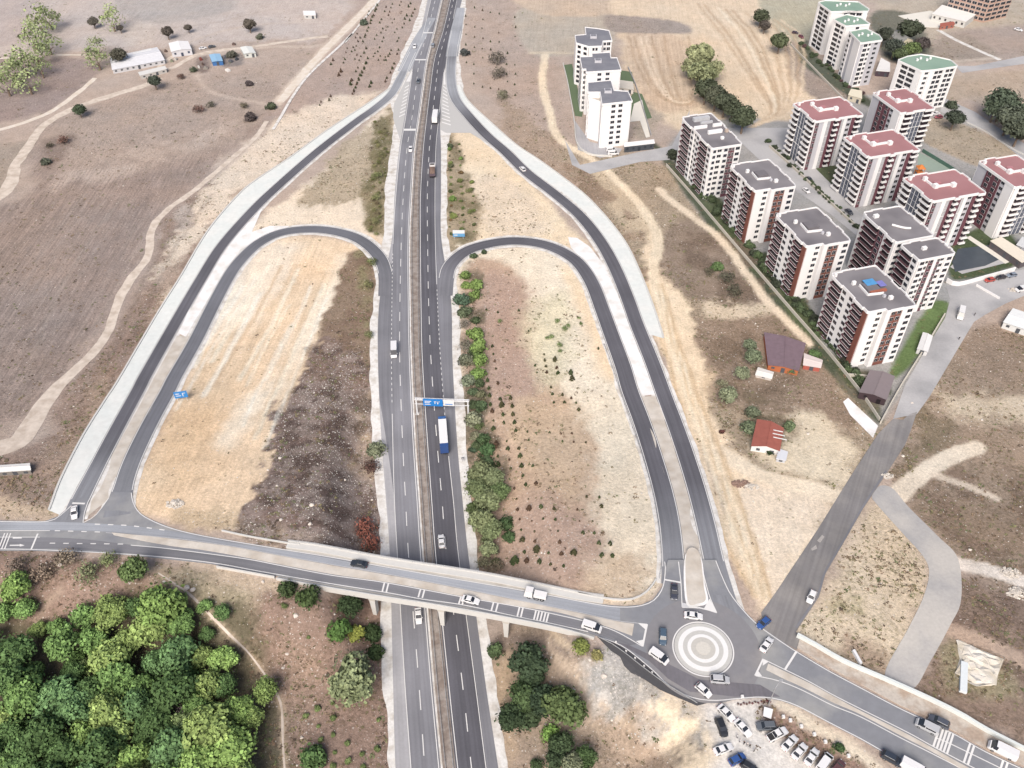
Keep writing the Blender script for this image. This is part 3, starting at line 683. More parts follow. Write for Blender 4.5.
# ---- the divided highway: one row per sighting, columns = edges and lines
RW = [(-60, [433, 441, 446, 450, 456, 458, 462, 464, 467, 470, 478, 483]),
 (0, [422, 427.5, 431, 435.3, 441, 443.5, 449.4, 450.6, 453.6, 457, 462, 466.6]),
 (30, [412, 421, 424, 428, 434, 436, 442, 443.5, 447, 451, 455, 463]),
 (60, [399, 413, 414.7, 419.7, 426.3, 427.5, 433, 434.5, 439, 445.5, 446.7, 459]),
 (90, [389, 408.5, 409.8, 415.6, 421.8, 423.3, 429, 430.2, 435.3, 441.8, 443, 463]),
 (120, [394, 404, 405.4, 411.7, 417.6, 419.4, 425.6, 426.5, 432, 438.6, 440.3, 455]),
 (150, [390, 399, 400.4, 406.9, 413.3, 415.5, 422, 423.3, 429.3, 435.8, 441, 447.3]),
 (195, [385.2, 394.6, 396, 403.4, 410.2, 412.2, 419.8, 420.6, 427.4, 435, 441, 447.3]),
 (240, [383, 391.8, 393.2, 401.4, 408, 411, 419.3, 420.4, 427.6, 435.3, 441.5, 447.5]),
 (300, [373.3, 379.5, 392, 400, 408.2, 411.4, 419.4, 421, 428.6, 437.4, 451, 457.6]),
 (360, [369.4, 377.8, 391.5, 399.8, 409.4, 412, 420.6, 422.4, 431, 440.6, 452.5, 460.5]),
 (440, [373, 381.5, 392.8, 402.5, 413, 415.8, 425.8, 427.4, 436.8, 447, 457, 466]),
 (500, [377.5, 386, 394.5, 405.6, 417, 419, 430, 431.7, 442, 453.3, 462.5, 471.5]),
 (560, [380, 390, 397.7, 408.9, 421, 423.5, 434.5, 436.2, 447, 459, 469, 478]),
 (680, [383, 393, 404.7, 418.7, 430.6, 434, 446.8, 448.3, 462, 474.7, 485, 495.5]),
 (768, [389, 395.5, 411, 424.8, 438.8, 442.8, 456, 457.8, 471.5, 486, 498.3, 507]),
 (860, [396, 401, 418, 432, 447.5, 452, 466, 468, 481.5, 498, 512, 521])]
rv = np.array([r[0] for r in RW], float); rc = np.array([r[1] for r in RW], float)
S = sp([np.concatenate([[a], b]) for a, b in RW], 12)
cols = [world(np.column_stack([S[:, k+1], S[:, 0]])) for k in range(12)]
def hshift(W, s): return np.column_stack([W[:, 0]+s, W[:, 1:]])
rj = np.random.RandomState(4); jg = lambda n: np.convolve(rj.randn(n), [.25, .5, .25], 'same')*.45
cols[0][:, 0] += jg(len(cols[0])); cols[11][:, 0] += jg(len(cols[11]))
struct(ribbon_w('concrete_verge', cols[0], hshift(cols[1], .6), M_strip, .05))
struct(ribbon_w('concrete_verge', hshift(cols[10], -.6), cols[11], M_strip, .05))
struct(ribbon_w('highway_shoulder', cols[1], hshift(cols[2], .2), M_sh, .09))
struct(ribbon_w('highway_carriageway', hshift(cols[2], -.1), hshift(cols[4], .5), M_hl, .12))
mN = S[:, 0] <= 150; struct(ribbon_w('highway_carriageway', hshift(cols[2][mN], -.1), hshift(cols[4][mN], .5), mat('asphalt_pale_carriageway', '#a5a9b0', var=.07, scale=1.5, streak=.1), .135)) if False else None
struct(ribbon_w('median_kerb', hshift(cols[4], .5), hshift(cols[4], 1.0), M_strip, .16, skirt=.1))
struct(ribbon_w('median_strip', hshift(cols[4], 1.0), hshift(cols[7], -.5), M_med, .12))
struct(ribbon_w('highway_carriageway', hshift(cols[7], -.5), hshift(cols[9], .2), M_dark, .12))
struct(ribbon_w('highway_shoulder', hshift(cols[9], .1), cols[10], M_shr, .09))
# merge lanes beside the loops are darker
def rows(k, v0, v1):
    m = (S[:, 0] >= v0) & (S[:, 0] <= v1); return cols[k][m]
def taper(k_in, k_out, v0, v1, va, vb):
    A = rows(k_in, v0, v1)[:, :2]; Bq = rows(k_out, v0, v1)[:, :2]; vv = S[:, 0][(S[:, 0] >= v0) & (S[:, 0] <= v1)]
    w = np.clip(1-(vv-va)/(vb-va), 0, 1)*.97; return A, A+(Bq-A)*w[:, None]
for k_in, k_out, v1_, va, vb in ((2, 1, 500, 400, 500), (9, 10, 535, 440, 535)):
    A_, B_ = taper(k_in, k_out, 262, v1_, va, vb)
    struct(ribbon_w('merge_lane', A_, B_, M_merge, .13) if k_in == 9 else ribbon_w('merge_lane', B_, A_, M_merge, .13))
mk = MB()
stripe(mk, cols[4], M_white, .17, .22); stripe(mk, cols[7], M_white, .17, .22)
def cut(k, segs, **kw):
    for a, b in segs: stripe(mk, rows(k, a, b), M_white, .17, .2, **kw)
cut(2, [(-60, 38), (72, 245), (410, 860)]); cut(9, [(-60, 20), (72, 285), (452, 860)])
cut(2, [(250, 410)], dash=(1.2, 1.6)); cut(9, [(285, 452)], dash=(1.2, 1.6))
stripe(mk, cols[3], M_white, .17, .25, dash=(5.6, 6.6)); stripe(mk, cols[8], M_white, .17, .25, dash=(5.0, 6.6), phase=3)
# transverse rumble bars
for v in (33, 60, 130):
    A = [np.interp(v, S[:, 0][np.argsort(S[:, 0])], S[:, k+1][np.argsort(S[:, 0])]) for k in (2, 4)]
    stripe(mk, world([(A[0]+.3, v), (A[1]-.3, v)]), M_white, .18, 1.7 if v < 100 else 2.2)
# ---- gores with chevrons at the two exits
M_gore = mat('gore_paving', '#cbcbc9', var=.05, scale=1)
sheet('gore_paving', [(412.5, 68), (408, 90), (404.5, 118), (400, 140), (393, 118), (394, 104), (400, 92), (406, 80)], M_gore, .10)
sheet('gore_paving', [(444, 68), (452, 95), (468, 122), (490, 145), (470, 133), (446, 133), (440.5, 130), (441, 100)], M_gore, .10)
def quad(P, m, off, z=None):
    W = world(P, z); mk.add((W+[0, 0, off]).tolist(), [tuple(range(len(P)))], m)
quad([(412.8, 69), (410.3, 82), (406, 82)], M_white, .2); quad([(444.3, 68), (445.8, 85), (443.3, 85)], M_white, .2)
for k in range(9):
    v = 86+k*3.6; xr = np.interp(v, [86, 118], [409.3, 404.6]); xl = np.interp(v, [86, 118], [405, 398.5])
    quad([(xl, v+1.6), (xr, v-1.2), (xr, v-.1), (xl, v+2.8)], M_white, .2)
for k in range(11):
    v = 87+k*3.6; xl = np.interp(v, [86, 125], [443.2, 441.5]); xr = np.interp(v, [86, 125], [446.5, 451])
    quad([(xl, v-1.2), (xr, v+1.6), (xr, v+2.8), (xl, v-.1)], M_white, .2)

# ---- ramps
L1 = [(432, 18), (421, 36), (410, 58), (401.5, 76), (391.5, 94), (375, 108.5), (356, 122), (318.5, 151), (278.5, 186), (252.5, 211), (222, 246), (201, 279.5), (175, 324), (145, 377), (139, 389), (115, 433), (92, 477), (79, 503), (72, 520)]
L4 = [(461, 8), (456, 32), (452, 55), (451, 80), (455.5, 99), (468.5, 116), (486, 135), (506, 152.5), (527, 173), (557, 196), (581, 217), (600, 241), (614.5, 267), (627, 297), (637, 325), (652, 362), (664, 395), (676, 427), (687, 459), (697, 491.5), (706, 526), (714, 562), (722, 590), (730, 615)]
L2 = [(386, 296), (385.5, 274), (378.5, 256), (361, 240.5), (338.5, 232.5), (311, 229.5), (281, 233), (258, 244), (240, 261), (228, 278), (212.5, 307), (195, 342), (175, 377), (167, 393), (152, 420), (137.5, 449), (128, 472), (120, 500), (117, 516)]
L3 = [(444.5, 296), (446, 280), (450, 266), (463.5, 253), (481, 246), (506, 241.5), (528, 242), (548, 246), (566, 254), (580, 265), (592.5, 284.5), (603, 312), (613, 339.5), (623, 367), (630, 391), (641.5, 421.5), (653, 456.5), (663, 491.5), (669.5, 524), (673, 559), (673, 585)]
Rn = {'L1': L1, 'L2': L2, 'L3': L3, 'L4': L4}
C = {k: cl(v) for k, v in Rn.items()}
for k, wd, mt in (('L1', [4.2]*4+[5.6]*14+[6.4], M_ramp), ('L2', [6.2]*19+[8], M_ramp2), ('L3', 6.6, M_ramp), ('L4', [4.8]*3+[6.2]*20, M_ramp)):
    W = C[k]
    road('ramp_verge', W, (np.array(wd)+2.6 if not np.isscalar(wd) else wd+2.6), M_strip, .055, jag=.22)
    road('ramp', W, wd, mt, .138 if k in ('L1', 'L4') else .143)
    hw = (np.interp(np.linspace(0, 1, len(W)), np.linspace(0, 1, len(wd)), wd) if not np.isscalar(wd) else np.full(len(W), wd))/2
    n = len(W); Nn = normals(W)
    s0, s1 = {'L1': (.13, .985), 'L4': (.13, .965), 'L2': (.07, .965), 'L3': (.05, .98)}[k]
    i0, i1 = int(n*s0), int(n*s1)
    for sgn in (1, -1):
        Wl = W.copy(); Wl[:, :2] += Nn*(sgn*(hw-.3))[:, None]
        stripe(mk, Wl[i0:i1], M_white, .17, .24)

M_palea = mat('asphalt_pale_north', '#aeb2b8', var=.07, scale=1.2, streak=.08)
for k, fr in (('L1', .20), ('L4', .17)):
    W = C[k][:int(len(C[k])*fr)]; n_ = len(W); road('merge_lane', W, [5.2, 7.4, 7.4], M_palea, .147); 
    for sg_ in (1, -1):
        Wl = W.copy(); Wl[:, :2] += normals(W)*sg_*2.9; stripe(mk, Wl[int(n_*.5):], M_white, .17, .22)
def fade(m, L_):
    """the asphalt takes the tone of the neighbouring paving where they were laid together"""
    nt = m.node_tree; N = nt.nodes; L = nt.links
    for n in N:
        if n.type == 'VECT_MATH' and n.operation == 'SCALE': vm = n
    src = vm.inputs[0].links[0].from_socket; geo = N.new('ShaderNodeNewGeometry')
    for (u, v, z_, r0, r1, hx) in L_:
        c = g(u, v, z_); d = N.new('ShaderNodeVectorMath'); d.operation = 'DISTANCE'; L.new(geo.outputs['Position'], d.inputs[0]); d.inputs[1].default_value = (c[0], c[1], z_)
        r = N.new('ShaderNodeMapRange'); r.interpolation_type = 'SMOOTHSTEP'; L.new(d.outputs['Value'], r.inputs[0])
        for i, k in enumerate((r0, r1, 1, 0)): r.inputs[i+1].default_value = k
        x = N.new('ShaderNodeMix'); x.data_type = 'RGBA'; L.new(r.outputs[0], x.inputs[0]); L.new(src, x.inputs[6]); x.inputs[7].default_value = (*tc(hx), 1); src = x.outputs[2]
    L.new(src, vm.inputs[0])
JH = '#8f9298'
for m_ in (M_ramp, M_ramp2):
    fade(m_, [(100, 520, ZR, 13, 46, JH), (703, 600, ZR, 17, 52, JH), (444, 298, 0, 4, 34, '#86878d'), (387, 298, 0, 4, 34, '#86878d'), (400, 80, 0, 5, 60, '#a3a7ad'), (452, 80, 0, 5, 60, '#a3a7ad')])
# concrete-lined slopes beside the ramps
def lining(name, outer, inner, m, off=.07, lip=True):
    A = sp(outer, 8); Bq = sp(inner, 8); n = 90
    A = resample(world(A), 1.5); Bq = resample(world(Bq), 1.5)
    A = resample(A, np.hypot(*np.diff(A[:, :2], axis=0).T).sum()/n)[:n]; Bq = resample(Bq, np.hypot(*np.diff(Bq[:, :2], axis=0).T).sum()/n)[:n]
    struct(ribbon_w(name, A, Bq, m, off))
    if lip:
        W = np.column_stack([A[:, :2], np.zeros(n)]); Nn = normals(W)
        struct(ribbon_w('slope_kerb', A[:, :2]+Nn*.45, A[:, :2]-Nn*.2, M_kerb, off+.3, skirt=.35))
lining('lined_slope', [(390, 88), (364, 106), (326, 131), (289, 158), (256, 180), (238, 195), (207.5, 231), (180, 277), (155, 317), (117.5, 381), (107, 397), (82.5, 436), (60, 480), (50, 507), (44, 520)],
       [(394, 93), (371, 107), (352, 121.5), (313, 151), (273, 186), (247, 211), (216, 246), (195, 279.5), (168.5, 324), (138, 377), (131, 391), (107, 433), (84, 474), (68, 502), (60, 515)], M_conc)
lining('lined_slope', [(460, 85), (468, 101), (490, 122), (516, 145), (540, 161), (571, 184), (590, 200), (612, 224.5), (629.5, 250), (647, 290), (660, 327), (664.5, 343)],
       [(455, 85), (460, 99), (474, 115), (492, 134), (512, 151), (532, 171), (562, 192), (586, 213), (605, 238), (620, 266), (632, 295), (648, 338)], M_conc)
sheet('lined_slope', [(568, 237), (577, 238), (590, 247), (604, 265), (618, 296), (632, 330), (646, 364), (656, 394), (643, 396), (632, 372), (620, 342), (606, 310), (597, 285), (586, 262), (571, 248)], M_concw, .075)
sheet('lined_slope', [(268, 196), (240, 222), (215, 258), (196, 296), (178, 333), (186, 337), (206, 303), (224, 272), (240, 250), (262, 238), (290, 226), (270, 226), (252, 232)], M_concw, .075)
sheet('lined_slope', [(640, 397), (656, 396), (668, 428), (680, 462), (690, 500), (699, 540), (703, 568), (680, 568), (678, 535), (670, 490), (658, 455), (648, 422)], M_sand, .075)
sheet('lined_slope', [(177, 336), (190, 336), (176, 365), (160, 393), (140, 430), (122, 470), (108, 500), (88, 516), (92, 500), (112, 455), (140, 405), (160, 367)], M_sand, .075)

# ---- overpass road, roundabout and the road to the south-east, level ZR
north = [(-200, 517), (-60, 519), (0, 520.7), (45, 521.3), (58, 516.6), (71.5, 505), (80, 498), (90, 498), (86, 512), (83, 524), (94, 518), (108, 500), (112, 492), (131, 492), (132, 500), (138, 511.6), (149.5, 519), (170, 527.4), (181.6, 531), (203, 535.5), (230, 540.5),
  (263, 545.8), (298, 551.6), (330, 556.8), (354, 561.6), (387.7, 567), (421.6, 572.8), (455.5, 578.6), (490, 585), (530.8, 591.5), (564.7, 598.2), (598.5, 604), (624, 606.5), (641, 605), (652.8, 600), (662, 587.4), (664.7, 571), (668, 560),
  (716, 560), (722, 576.4), (731, 594.6), (747.7, 614.7), (762, 628), (775, 636.6), (795, 650.3), (828, 670), (860, 687), (900, 708), (927, 720), (953, 733), (988, 752.5), (1024, 769), (1100, 805), (1200, 850)]
south = [(1100, 900), (1000, 830), (930, 780), (881, 751.7), (860, 739.5), (831, 724.5), (800, 708), (781, 701), (767, 698.5), (755.8, 698), (736.3, 699.6), (712.8, 701.5), (689.4, 698), (668, 685.5), (654, 672), (628.8, 650.5), (615, 642), (598.5, 636.8),
  (588, 633.5), (547.7, 624.5), (517, 618.4), (490, 612.8), (464, 607), (421.6, 600.8), (387.7, 594.6), (353.9, 589), (330, 585), (293, 578.8), (259.7, 573), (210, 564), (160, 558.6), (142, 556.8), (100, 553), (31.6, 551), (0, 551), (-60, 551), (-200, 548)]
sheet('overpass_road', north+south, M_junc, .13, z=ZR, skirt=.1)
# darker fresh lanes
def lane(name, top, bot, m, off, n=60):
    A = resample(world(sp(top, 8), ZR), 1.); Bq = resample(world(sp(bot, 8), ZR), 1.)
    T = np.linspace(0, 1, n)
    f = lambda W: np.column_stack([np.interp(T, np.linspace(0, 1, len(W)), W[:, k]) for k in range(2)])
    struct(ribbon_w(name, f(A), f(Bq), m, off, z=ZR))
lane('overpass_lane', [(-60, 521), (45, 522), (110, 524.5), (170, 531), (230, 542.5), (298, 553), (354, 563), (421.6, 574), (490, 586), (564.7, 599.5), (620, 608)],
     [(-60, 530), (45, 530.5), (106, 532), (170, 538), (230, 546), (298, 558.5), (354, 569), (421.6, 580.6), (490, 594.5), (564.7, 609.5), (620, 621)], M_over, .145)
lane('overpass_lane', [(-60, 538), (60, 538), (131, 545), (170, 549), (243, 559), (276, 565.3), (330, 575.5), (384, 583), (462, 597.6), (522, 608), (590, 623.2), (615, 631.6), (640, 644)],
     [(-60, 549), (60, 549), (142, 555), (210, 562.3), (260, 571), (330, 583.5), (388, 592.6), (464, 605), (517, 616.5), (588, 631.6), (608, 638), (626, 646)], mat('asphalt_overpass_dark', '#818287', var=.06, scale=2, streak=.12), .145)
def ringpts(c, r, n=64, a0=0): return [(c[0]+r*math.cos(a0+2*math.pi*i/n), c[1]+r*math.sin(a0+2*math.pi*i/n)) for i in range(n)]
sheet('roundabout_road', ringpts(RB, 15.2), M_rnd, .15, z=ZR, is_world=True)
sheet('roundabout_road', [(596, 639), (620, 644), (650, 662), (668, 679), (690, 692), (735, 697), (780, 697), (760, 685), (700, 680), (670, 665), (650, 655), (628, 645)], mat('asphalt_roundabout_dark', '#7a787e', var=.08, scale=1, streak=.1), .16, z=ZR, smooth=False)
# median between the two lanes of the overpass (beige, slightly raised)
def strip_between(name, top, bot, m, off, z=ZR, skirt=.14, n=70):
    A = world(sp(top, 10), z); Bq = world(sp(bot, 10), z); T = np.linspace(0, 1, n)
    def f(W):
        d = np.concatenate([[0], np.cumsum(np.hypot(*np.diff(W[:, :2], axis=0).T))]); d /= d[-1]
        return np.column_stack([np.interp(T, d, W[:, k]) for k in range(2)])
    return struct(ribbon_w(name, f(A), f(Bq), m, off, z=z, skirt=skirt))
strip_between('overpass_median', [(112, 533), (170, 539), (226, 546.3), (276, 555.5), (330, 565.4), (387.7, 575.4), (421.6, 581.6), (464, 590), (530.8, 603.6), (581.6, 614), (615.5, 621.5), (634, 624.2)],
              [(114, 535.5), (170, 546), (201.5, 550), (243, 557.2), (276, 563.6), (330, 574), (384, 581.7), (421.6, 588.5), (462, 596.2), (522, 607), (560, 613), (600, 624.5), (632, 636)], M_sand, .27)
# road to the south-east: median
strip_between('road_median', [(768, 664), (784, 671.5), (809, 683.5), (832.8, 696.5), (860, 711), (908, 735), (937, 751), (972, 770), (1060, 815)],
              [(766, 670), (784, 679), (801.6, 687), (832.8, 702.5), (860, 714.5), (900, 735.5), (932, 752), (959, 768), (1040, 815)], M_sand, .27)
# splitter island between the two right-hand ramps, kerbed
sheet('splitter_island', [(685, 556), (700, 556), (705, 585), (708, 601), (701, 606), (686, 603.5)], M_concw, .26, z=ZR, smooth=True, skirt=.14)
sheet('splitter_island', [(686.3, 553), (699, 553), (703.5, 586), (705.5, 600), (698, 604), (687.5, 601)], M_sand, .30, z=ZR, smooth=True)
# gravel and footway between the south-east road and its parapet
sheet('roadside_footway', [(797, 648), (800, 638), (845, 662), (890, 682), (930, 700), (985, 731), (1026, 751), (1200, 830), (1200, 846), (1024, 766), (988, 750), (953, 730.5), (927, 717.5), (900, 705.5), (860, 684), (828, 667)], mat('verge_gravel', '#cdc5ba', var=.2, scale=1.2, patch=('#b7a696', .22, .42, .6)), .2, z=ZR, skirt=.2)

# painted markings on the level road
Z = ZR
def pl(P, w=.24, dash=None, smooth=True, off=.19, m=None, phase=0): stripe(mk, world(sp(P, 8) if smooth else P, Z), m or M_white, off, w, z=Z, dash=dash, phase=phase)
pl([(-60, 520), (0, 521.8), (45, 522), (58, 517.5), (71.5, 506)]); pl([(83.2, 523), (84.5, 513), (89, 500), (91, 497)], smooth=False)
pl([(83.2, 523), (94, 517.3), (102, 508), (109, 498)])
pl([(131.5, 493), (133, 502), (139, 512.6), (150, 520), (170, 528.2), (203, 536.3), (263, 546.6), (330, 557.4), (387.7, 567.7), (455.5, 579.4), (530.8, 592.3), (598.5, 605), (624, 607.5), (641, 606), (654, 600.5), (662.7, 588), (665.2, 571), (664.6, 562)])
pl([(95, 524.5), (130, 526), (165, 530.5)], w=.35, dash=(1.6, 2.4)); pl([(55, 531), (105, 532.5)], w=.3, dash=(1.6, 2.4))
pl([(-60, 531), (50, 531)], w=.2); pl([(-60, 537.5), (40, 537.5)], w=.2)
pl([(50, 543.5), (130, 544.5)], w=.3, dash=(1.6, 2.4))
pl([(131, 545.5), (170, 549.2), (243, 558.8), (276, 565), (330, 575.4), (384, 582.8), (462, 597.2), (522, 607.8), (570, 618), (590, 623.2), (615.5, 631.6), (642.5, 646.8)])
pl([(106, 533), (170, 538.2), (226, 545.6), (276, 554.8), (330, 564.6), (387.7, 574.4), (464, 589.2), (530.8, 603), (581.6, 613.2), (615.5, 620.8), (647, 624.4)], w=.15, m=M_wpaint)
pl([(647, 624.4), (642.5, 646.8)], w=.5); quad([(638, 623.5), (647, 624.2), (645.5, 630)], M_white, .2, Z); quad([(642.6, 646.8), (643.4, 640), (636, 641.5)], M_white, .2, Z)
pl([(-60, 549.5), (31.6, 549.8), (142, 555.6), (210, 562.8), (259.7, 571.6), (330, 583.8), (387.7, 593), (421.6, 599.4), (464, 605.4), (517, 616.9), (547.7, 623), (588, 632)])
pl([(599, 637.4), (615, 643), (628.8, 650.8), (654, 671.6), (668, 685), (689.4, 697), (712.8, 700.8), (736.3, 699), (755.8, 697.4), (767, 697.8), (781, 700.2), (800, 707.4), (831, 723.8), (860, 738.7), (881, 750.7), (930, 779)])
# transverse bars: overpass
def bars(us, P_top, P_bot, w=.45, lean=0):
    for u in us:
        vt = np.interp(u, *zip(*P_top)); vb = np.interp(u-lean, *zip(*P_bot)); stripe(mk, world([(u, vt), (u-lean, vb)], Z), M_white, .195, w, z=Z)
PT = [(0, 538), (131, 545.5), (243, 558.8), (330, 575.4), (384, 583.2), (462, 597.4), (522, 608), (590, 623)]; PB = [(0, 549.5), (142, 555.6), (260, 571.4), (330, 583.6), (387, 592.6), (464, 605), (517, 616.5), (588, 631.6)]
bars([384.5, 388.5, 420.5, 424.5, 461, 464.5, 493.5, 498, 519.5, 523, 536, 539, 542.2, 545.5, 548.5], PT, PB, lean=2.2)
for u in (2, 5, 8): stripe(mk, world([(u+3, 533.5), (u-3, 549)], Z), M_white, .195, .35, z=Z)
stripe(mk, world([(38, 534), (31.5, 549.5)], Z), M_white, .195, .5, z=Z)
quad([(10, 545.2), (20, 545), (20, 544.2), (25, 545.7), (20, 547), (20, 546.2), (10, 546.2)], M_white, .195, Z)
quad([(13, 537.6), (22, 537.4), (22, 538.8), (13, 539)], M_white, .195, Z)
stripe(mk, world([(72.5, 503.5), (85, 504)], Z), M_white, .2, .6, z=Z)
stripe(mk, world([(664.7, 580), (680.5, 582.8)], Z), M_white, .2, .5, z=Z)
pl([(678.4, 562), (681, 583.7), (682, 607.4)], smooth=False); pl([(682, 607.4), (702, 608.3), (716.7, 613)], smooth=False, w=.4); pl([(716.7, 613), (709.4, 596.5), (702, 569), (700, 562)])
quad([(709.4, 599), (716.7, 613), (704, 608.6)], M_white, .2, Z); quad([(682, 607.2), (682, 603), (690, 604.5), (689, 608)], M_wpaint, .2, Z)
pl([(715.7, 561), (722, 577), (731, 595.4), (747.7, 615.8), (760, 627.4)]); pl([(760, 627.4), (775, 638), (795, 651.3), (828, 671), (860, 688), (900, 709), (953, 734), (988, 753.5), (1060, 787)])
stripe(mk, world([(796.5, 651.5), (785, 669.6)], Z), M_white, .2, .55, z=Z)
pl([(763, 659.4), (784, 669.6), (809, 681.9), (832.8, 695.2), (860, 709), (908, 733), (937, 749), (1000, 782)]); pl([(755, 676), (778, 681), (801.6, 690.3), (832.8, 706), (860, 717), (900, 738), (932, 754), (1000, 789)])
pl([(763, 659.4), (755, 676)], smooth=False, w=.45); quad([(763, 659.4), (768.5, 662), (762.5, 666)], M_white, .2, Z); quad([(755, 676), (757.5, 670.5), (762, 676.6)], M_white, .2, Z)
# zebra-like transverse bars to the south-east
EN = [(860, 688), (900, 709), (953, 734), (988, 753.5), (1060, 787)]; ES = [(860, 709), (908, 733), (937, 749), (1000, 782), (1060, 812)]
bars([939.5, 943, 946.4, 949.8, 953.2, 970, 974, 1003, 1007.5], EN, ES, w=.5, lean=6.5)
pl([(935, 738), (950, 744), (1024, 780)], w=.25)
# roundabout rings
def ring(r0, r1, m, off):
    n = 72; vs = []; fs = []
    for i in range(n):
        a = 2*math.pi*i/n
        for r in (r0, r1): vs.append((RB[0]+r*math.cos(a), RB[1]+r*math.sin(a), Z+off))
    for i in range(n): a = 2*i; b = 2*((i+1) % n); fs.append((a, a+1, b+1, b))
    mk.add(vs, fs, m)
ring(7.75, 8.1, M_white, .2)
struct(mk.build('road_markings'))
isl = thing('roundabout_island', 'round paved traffic island of grey and white stone rings in the roundabout', 'traffic island', (RB[0], RB[1], Z))
def cyl(name, r, z0, z1, m):
    b = MB(); b.prism(ringpts((0, 0), r, 64), z0, z1, m); return b.build(name, isl)
cyl('kerb_ring', 7.55, .0, .26, mat('island_grey', '#cfcfcb', var=.08, scale=2))
cyl('paving_ring', 6.55, .0, .34, mat('island_white', '#f6f7f6', var=.05, scale=2))
cyl('paving_ring', 5.3, .0, .38, mat('island_grey', ''))
cyl('paving_ring', 4.15, .0, .44, mat('island_white', ''))
cyl('paving_ring', 3.2, .0, .48, mat('island_grey2', '#cfcdc6', var=.1, scale=2))
cyl('paving_ring', 1.9, .0, .54, mat('island_cream', '#dedbd2', var=.1, scale=2))

# ---- other roads
sheet('new_asphalt_road', [(893, 419), (878, 434), (850.5, 476.5), (818, 529), (788, 574), (777.5, 590), (761, 613), (764, 630), (775, 638), (797, 650), (800, 638), (796, 632), (819, 597), (825.5, 574), (843, 544), (863, 509), (888, 471.5), (905, 445), (911, 430), (917, 412), (908, 415), (903, 420)], M_new, .10, rot=math.radians(28))
for P in ([(796, 628), (818, 594), (824, 574), (842, 543), (862, 508), (886, 471)],):
    stripe_b = MB(); stripe(stripe_b, world(sp(P, 8)), M_shr, .16, .5); struct(stripe_b.build('kerb_line'))
for q_ in ([(811, 549), (816, 545), (817, 549), (812, 551)], [(817, 541), (822, 535), (824.5, 537), (820, 543)]):
    sheet('dust_patch', q_, mat('dusty_asphalt', '#b9b5b0', var=.2, scale=3), .14)
sheet('grey_street', [(893, 419), (905, 385), (923, 354), (945, 318), (950, 300), (946, 286), (958, 284), (1015, 271), (1100, 255), (1100, 290), (1024, 296), (1005, 304), (985, 315), (974, 322), (958.6, 347.6), (940, 379), (930, 396), (917, 414)], M_old, .095)
sheet('grey_street', [(880, 486), (893, 489), (908, 506.5), (938, 536.5), (958, 559), (961, 600), (950, 625.6), (930, 662), (912, 689), (884.6, 676), (908, 629), (923, 598), (929, 573), (923, 556.5), (903, 534), (878, 506), (872, 496)], mat('side_road_concrete', '#d2cec7', var=.1, scale=1.2, patch=('#b8b7b6', .07, .4, .62)), .085, smooth=True)
sheet('grey_street', [(738, 140), (760, 128), (790, 143), (815, 168), (862, 215), (900, 240), (880, 252), (862, 240), (830, 214), (795, 190), (765, 165)], M_old, .09)
sheet('grey_street', [(565, 140), (580, 165), (640, 152), (672, 146), (690, 110), (685, 140), (670, 160), (640, 162), (590, 174), (572, 165)], M_old, .08)
sheet('grey_street', [(725, 128), (800, 128), (800, 142), (738, 142)], M_old, .085)
sheet('grey_street', [(944, 98), (975, 112), (1010, 136), (1040, 152), (1300, 260), (1300, 275), (1024, 160), (985, 130), (955, 118), (940, 112)], M_old, .09)
sheet('grey_street', [(955, 66), (975, 66), (1024, 56), (1200, 40), (1200, 50), (1024, 64), (962, 73)], M_old, .09)
road('white_lane', [(938, 30), (960, 42), (1000, 60)], 3, M_strip, .06)
# dirt tracks with soft worn edges
M_track = mat('track_soil', '#e6dacc', var=.1, scale=.7, patch=('#cdbfb0', .3, .4, .65))
M_track2 = mat('track_soil_pale', '#efe6da', var=.08, scale=.7, patch=('#e4d7c5', .3, .4, .65))
road('dirt_track', [(-30, 455), (0, 448), (20, 440), (34, 420), (55, 390), (90, 356), (108, 332), (118, 302), (132, 278), (147, 258), (152, 230), (165, 212), (195, 190), (230, 160), (255, 138), (267, 121)], [9, 7, 4.4, 3.6, 3.8, 3.5, 3.2, 3, 2.8, 2.6, 2.4], M_track, .05, jag=.3)
road('dirt_track', [(-30, 212), (5, 192), (16, 165), (26, 150), (46, 124), (80, 106), (140, 87), (160, 78)], [8, 6, 5, 5, 5, 4.5], M_track, .05, jag=.4)
road('dirt_track', [(-30, 138), (20, 124), (50, 112), (75, 95), (95, 78)], 3.2, M_track2, .055, jag=.3)
road('dirt_track', [(280, 102), (300, 78), (320, 55), (355, 20), (380, -5)], 5, M_track2, .05, jag=.4)
road('dirt_track', [(185, 48), (160, 66), (172, 68), (200, 54), (250, 47), (300, 40), (328, 36)], 3.6, M_track, .055, jag=.4)
road('dirt_track', [(-20, 59), (20, 57.5)], 2.2, M_track2, .05, jag=.2); road('dirt_track', [(56, 55), (85, 55)], 2, M_track2, .05, jag=.2)
# drainage channel beside the gravel track
road('footpath', [(158, 573), (175, 584), (190, 595), (220, 625), (250, 655), (268, 680), (281, 705), (283, 740), (287, 800)], .55, M_track, .06, jag=.12)
road('drainage_channel', [(273, 130), (281, 117), (292, 98), (309, 75), (340, 46), (352, 34)], 1.6, M_strip, .3, skirt=.3)
road('drainage_channel', [(345, 43), (362, 22), (380, 0), (395, -22)], 1.3, M_strip, .3, skirt=.3)
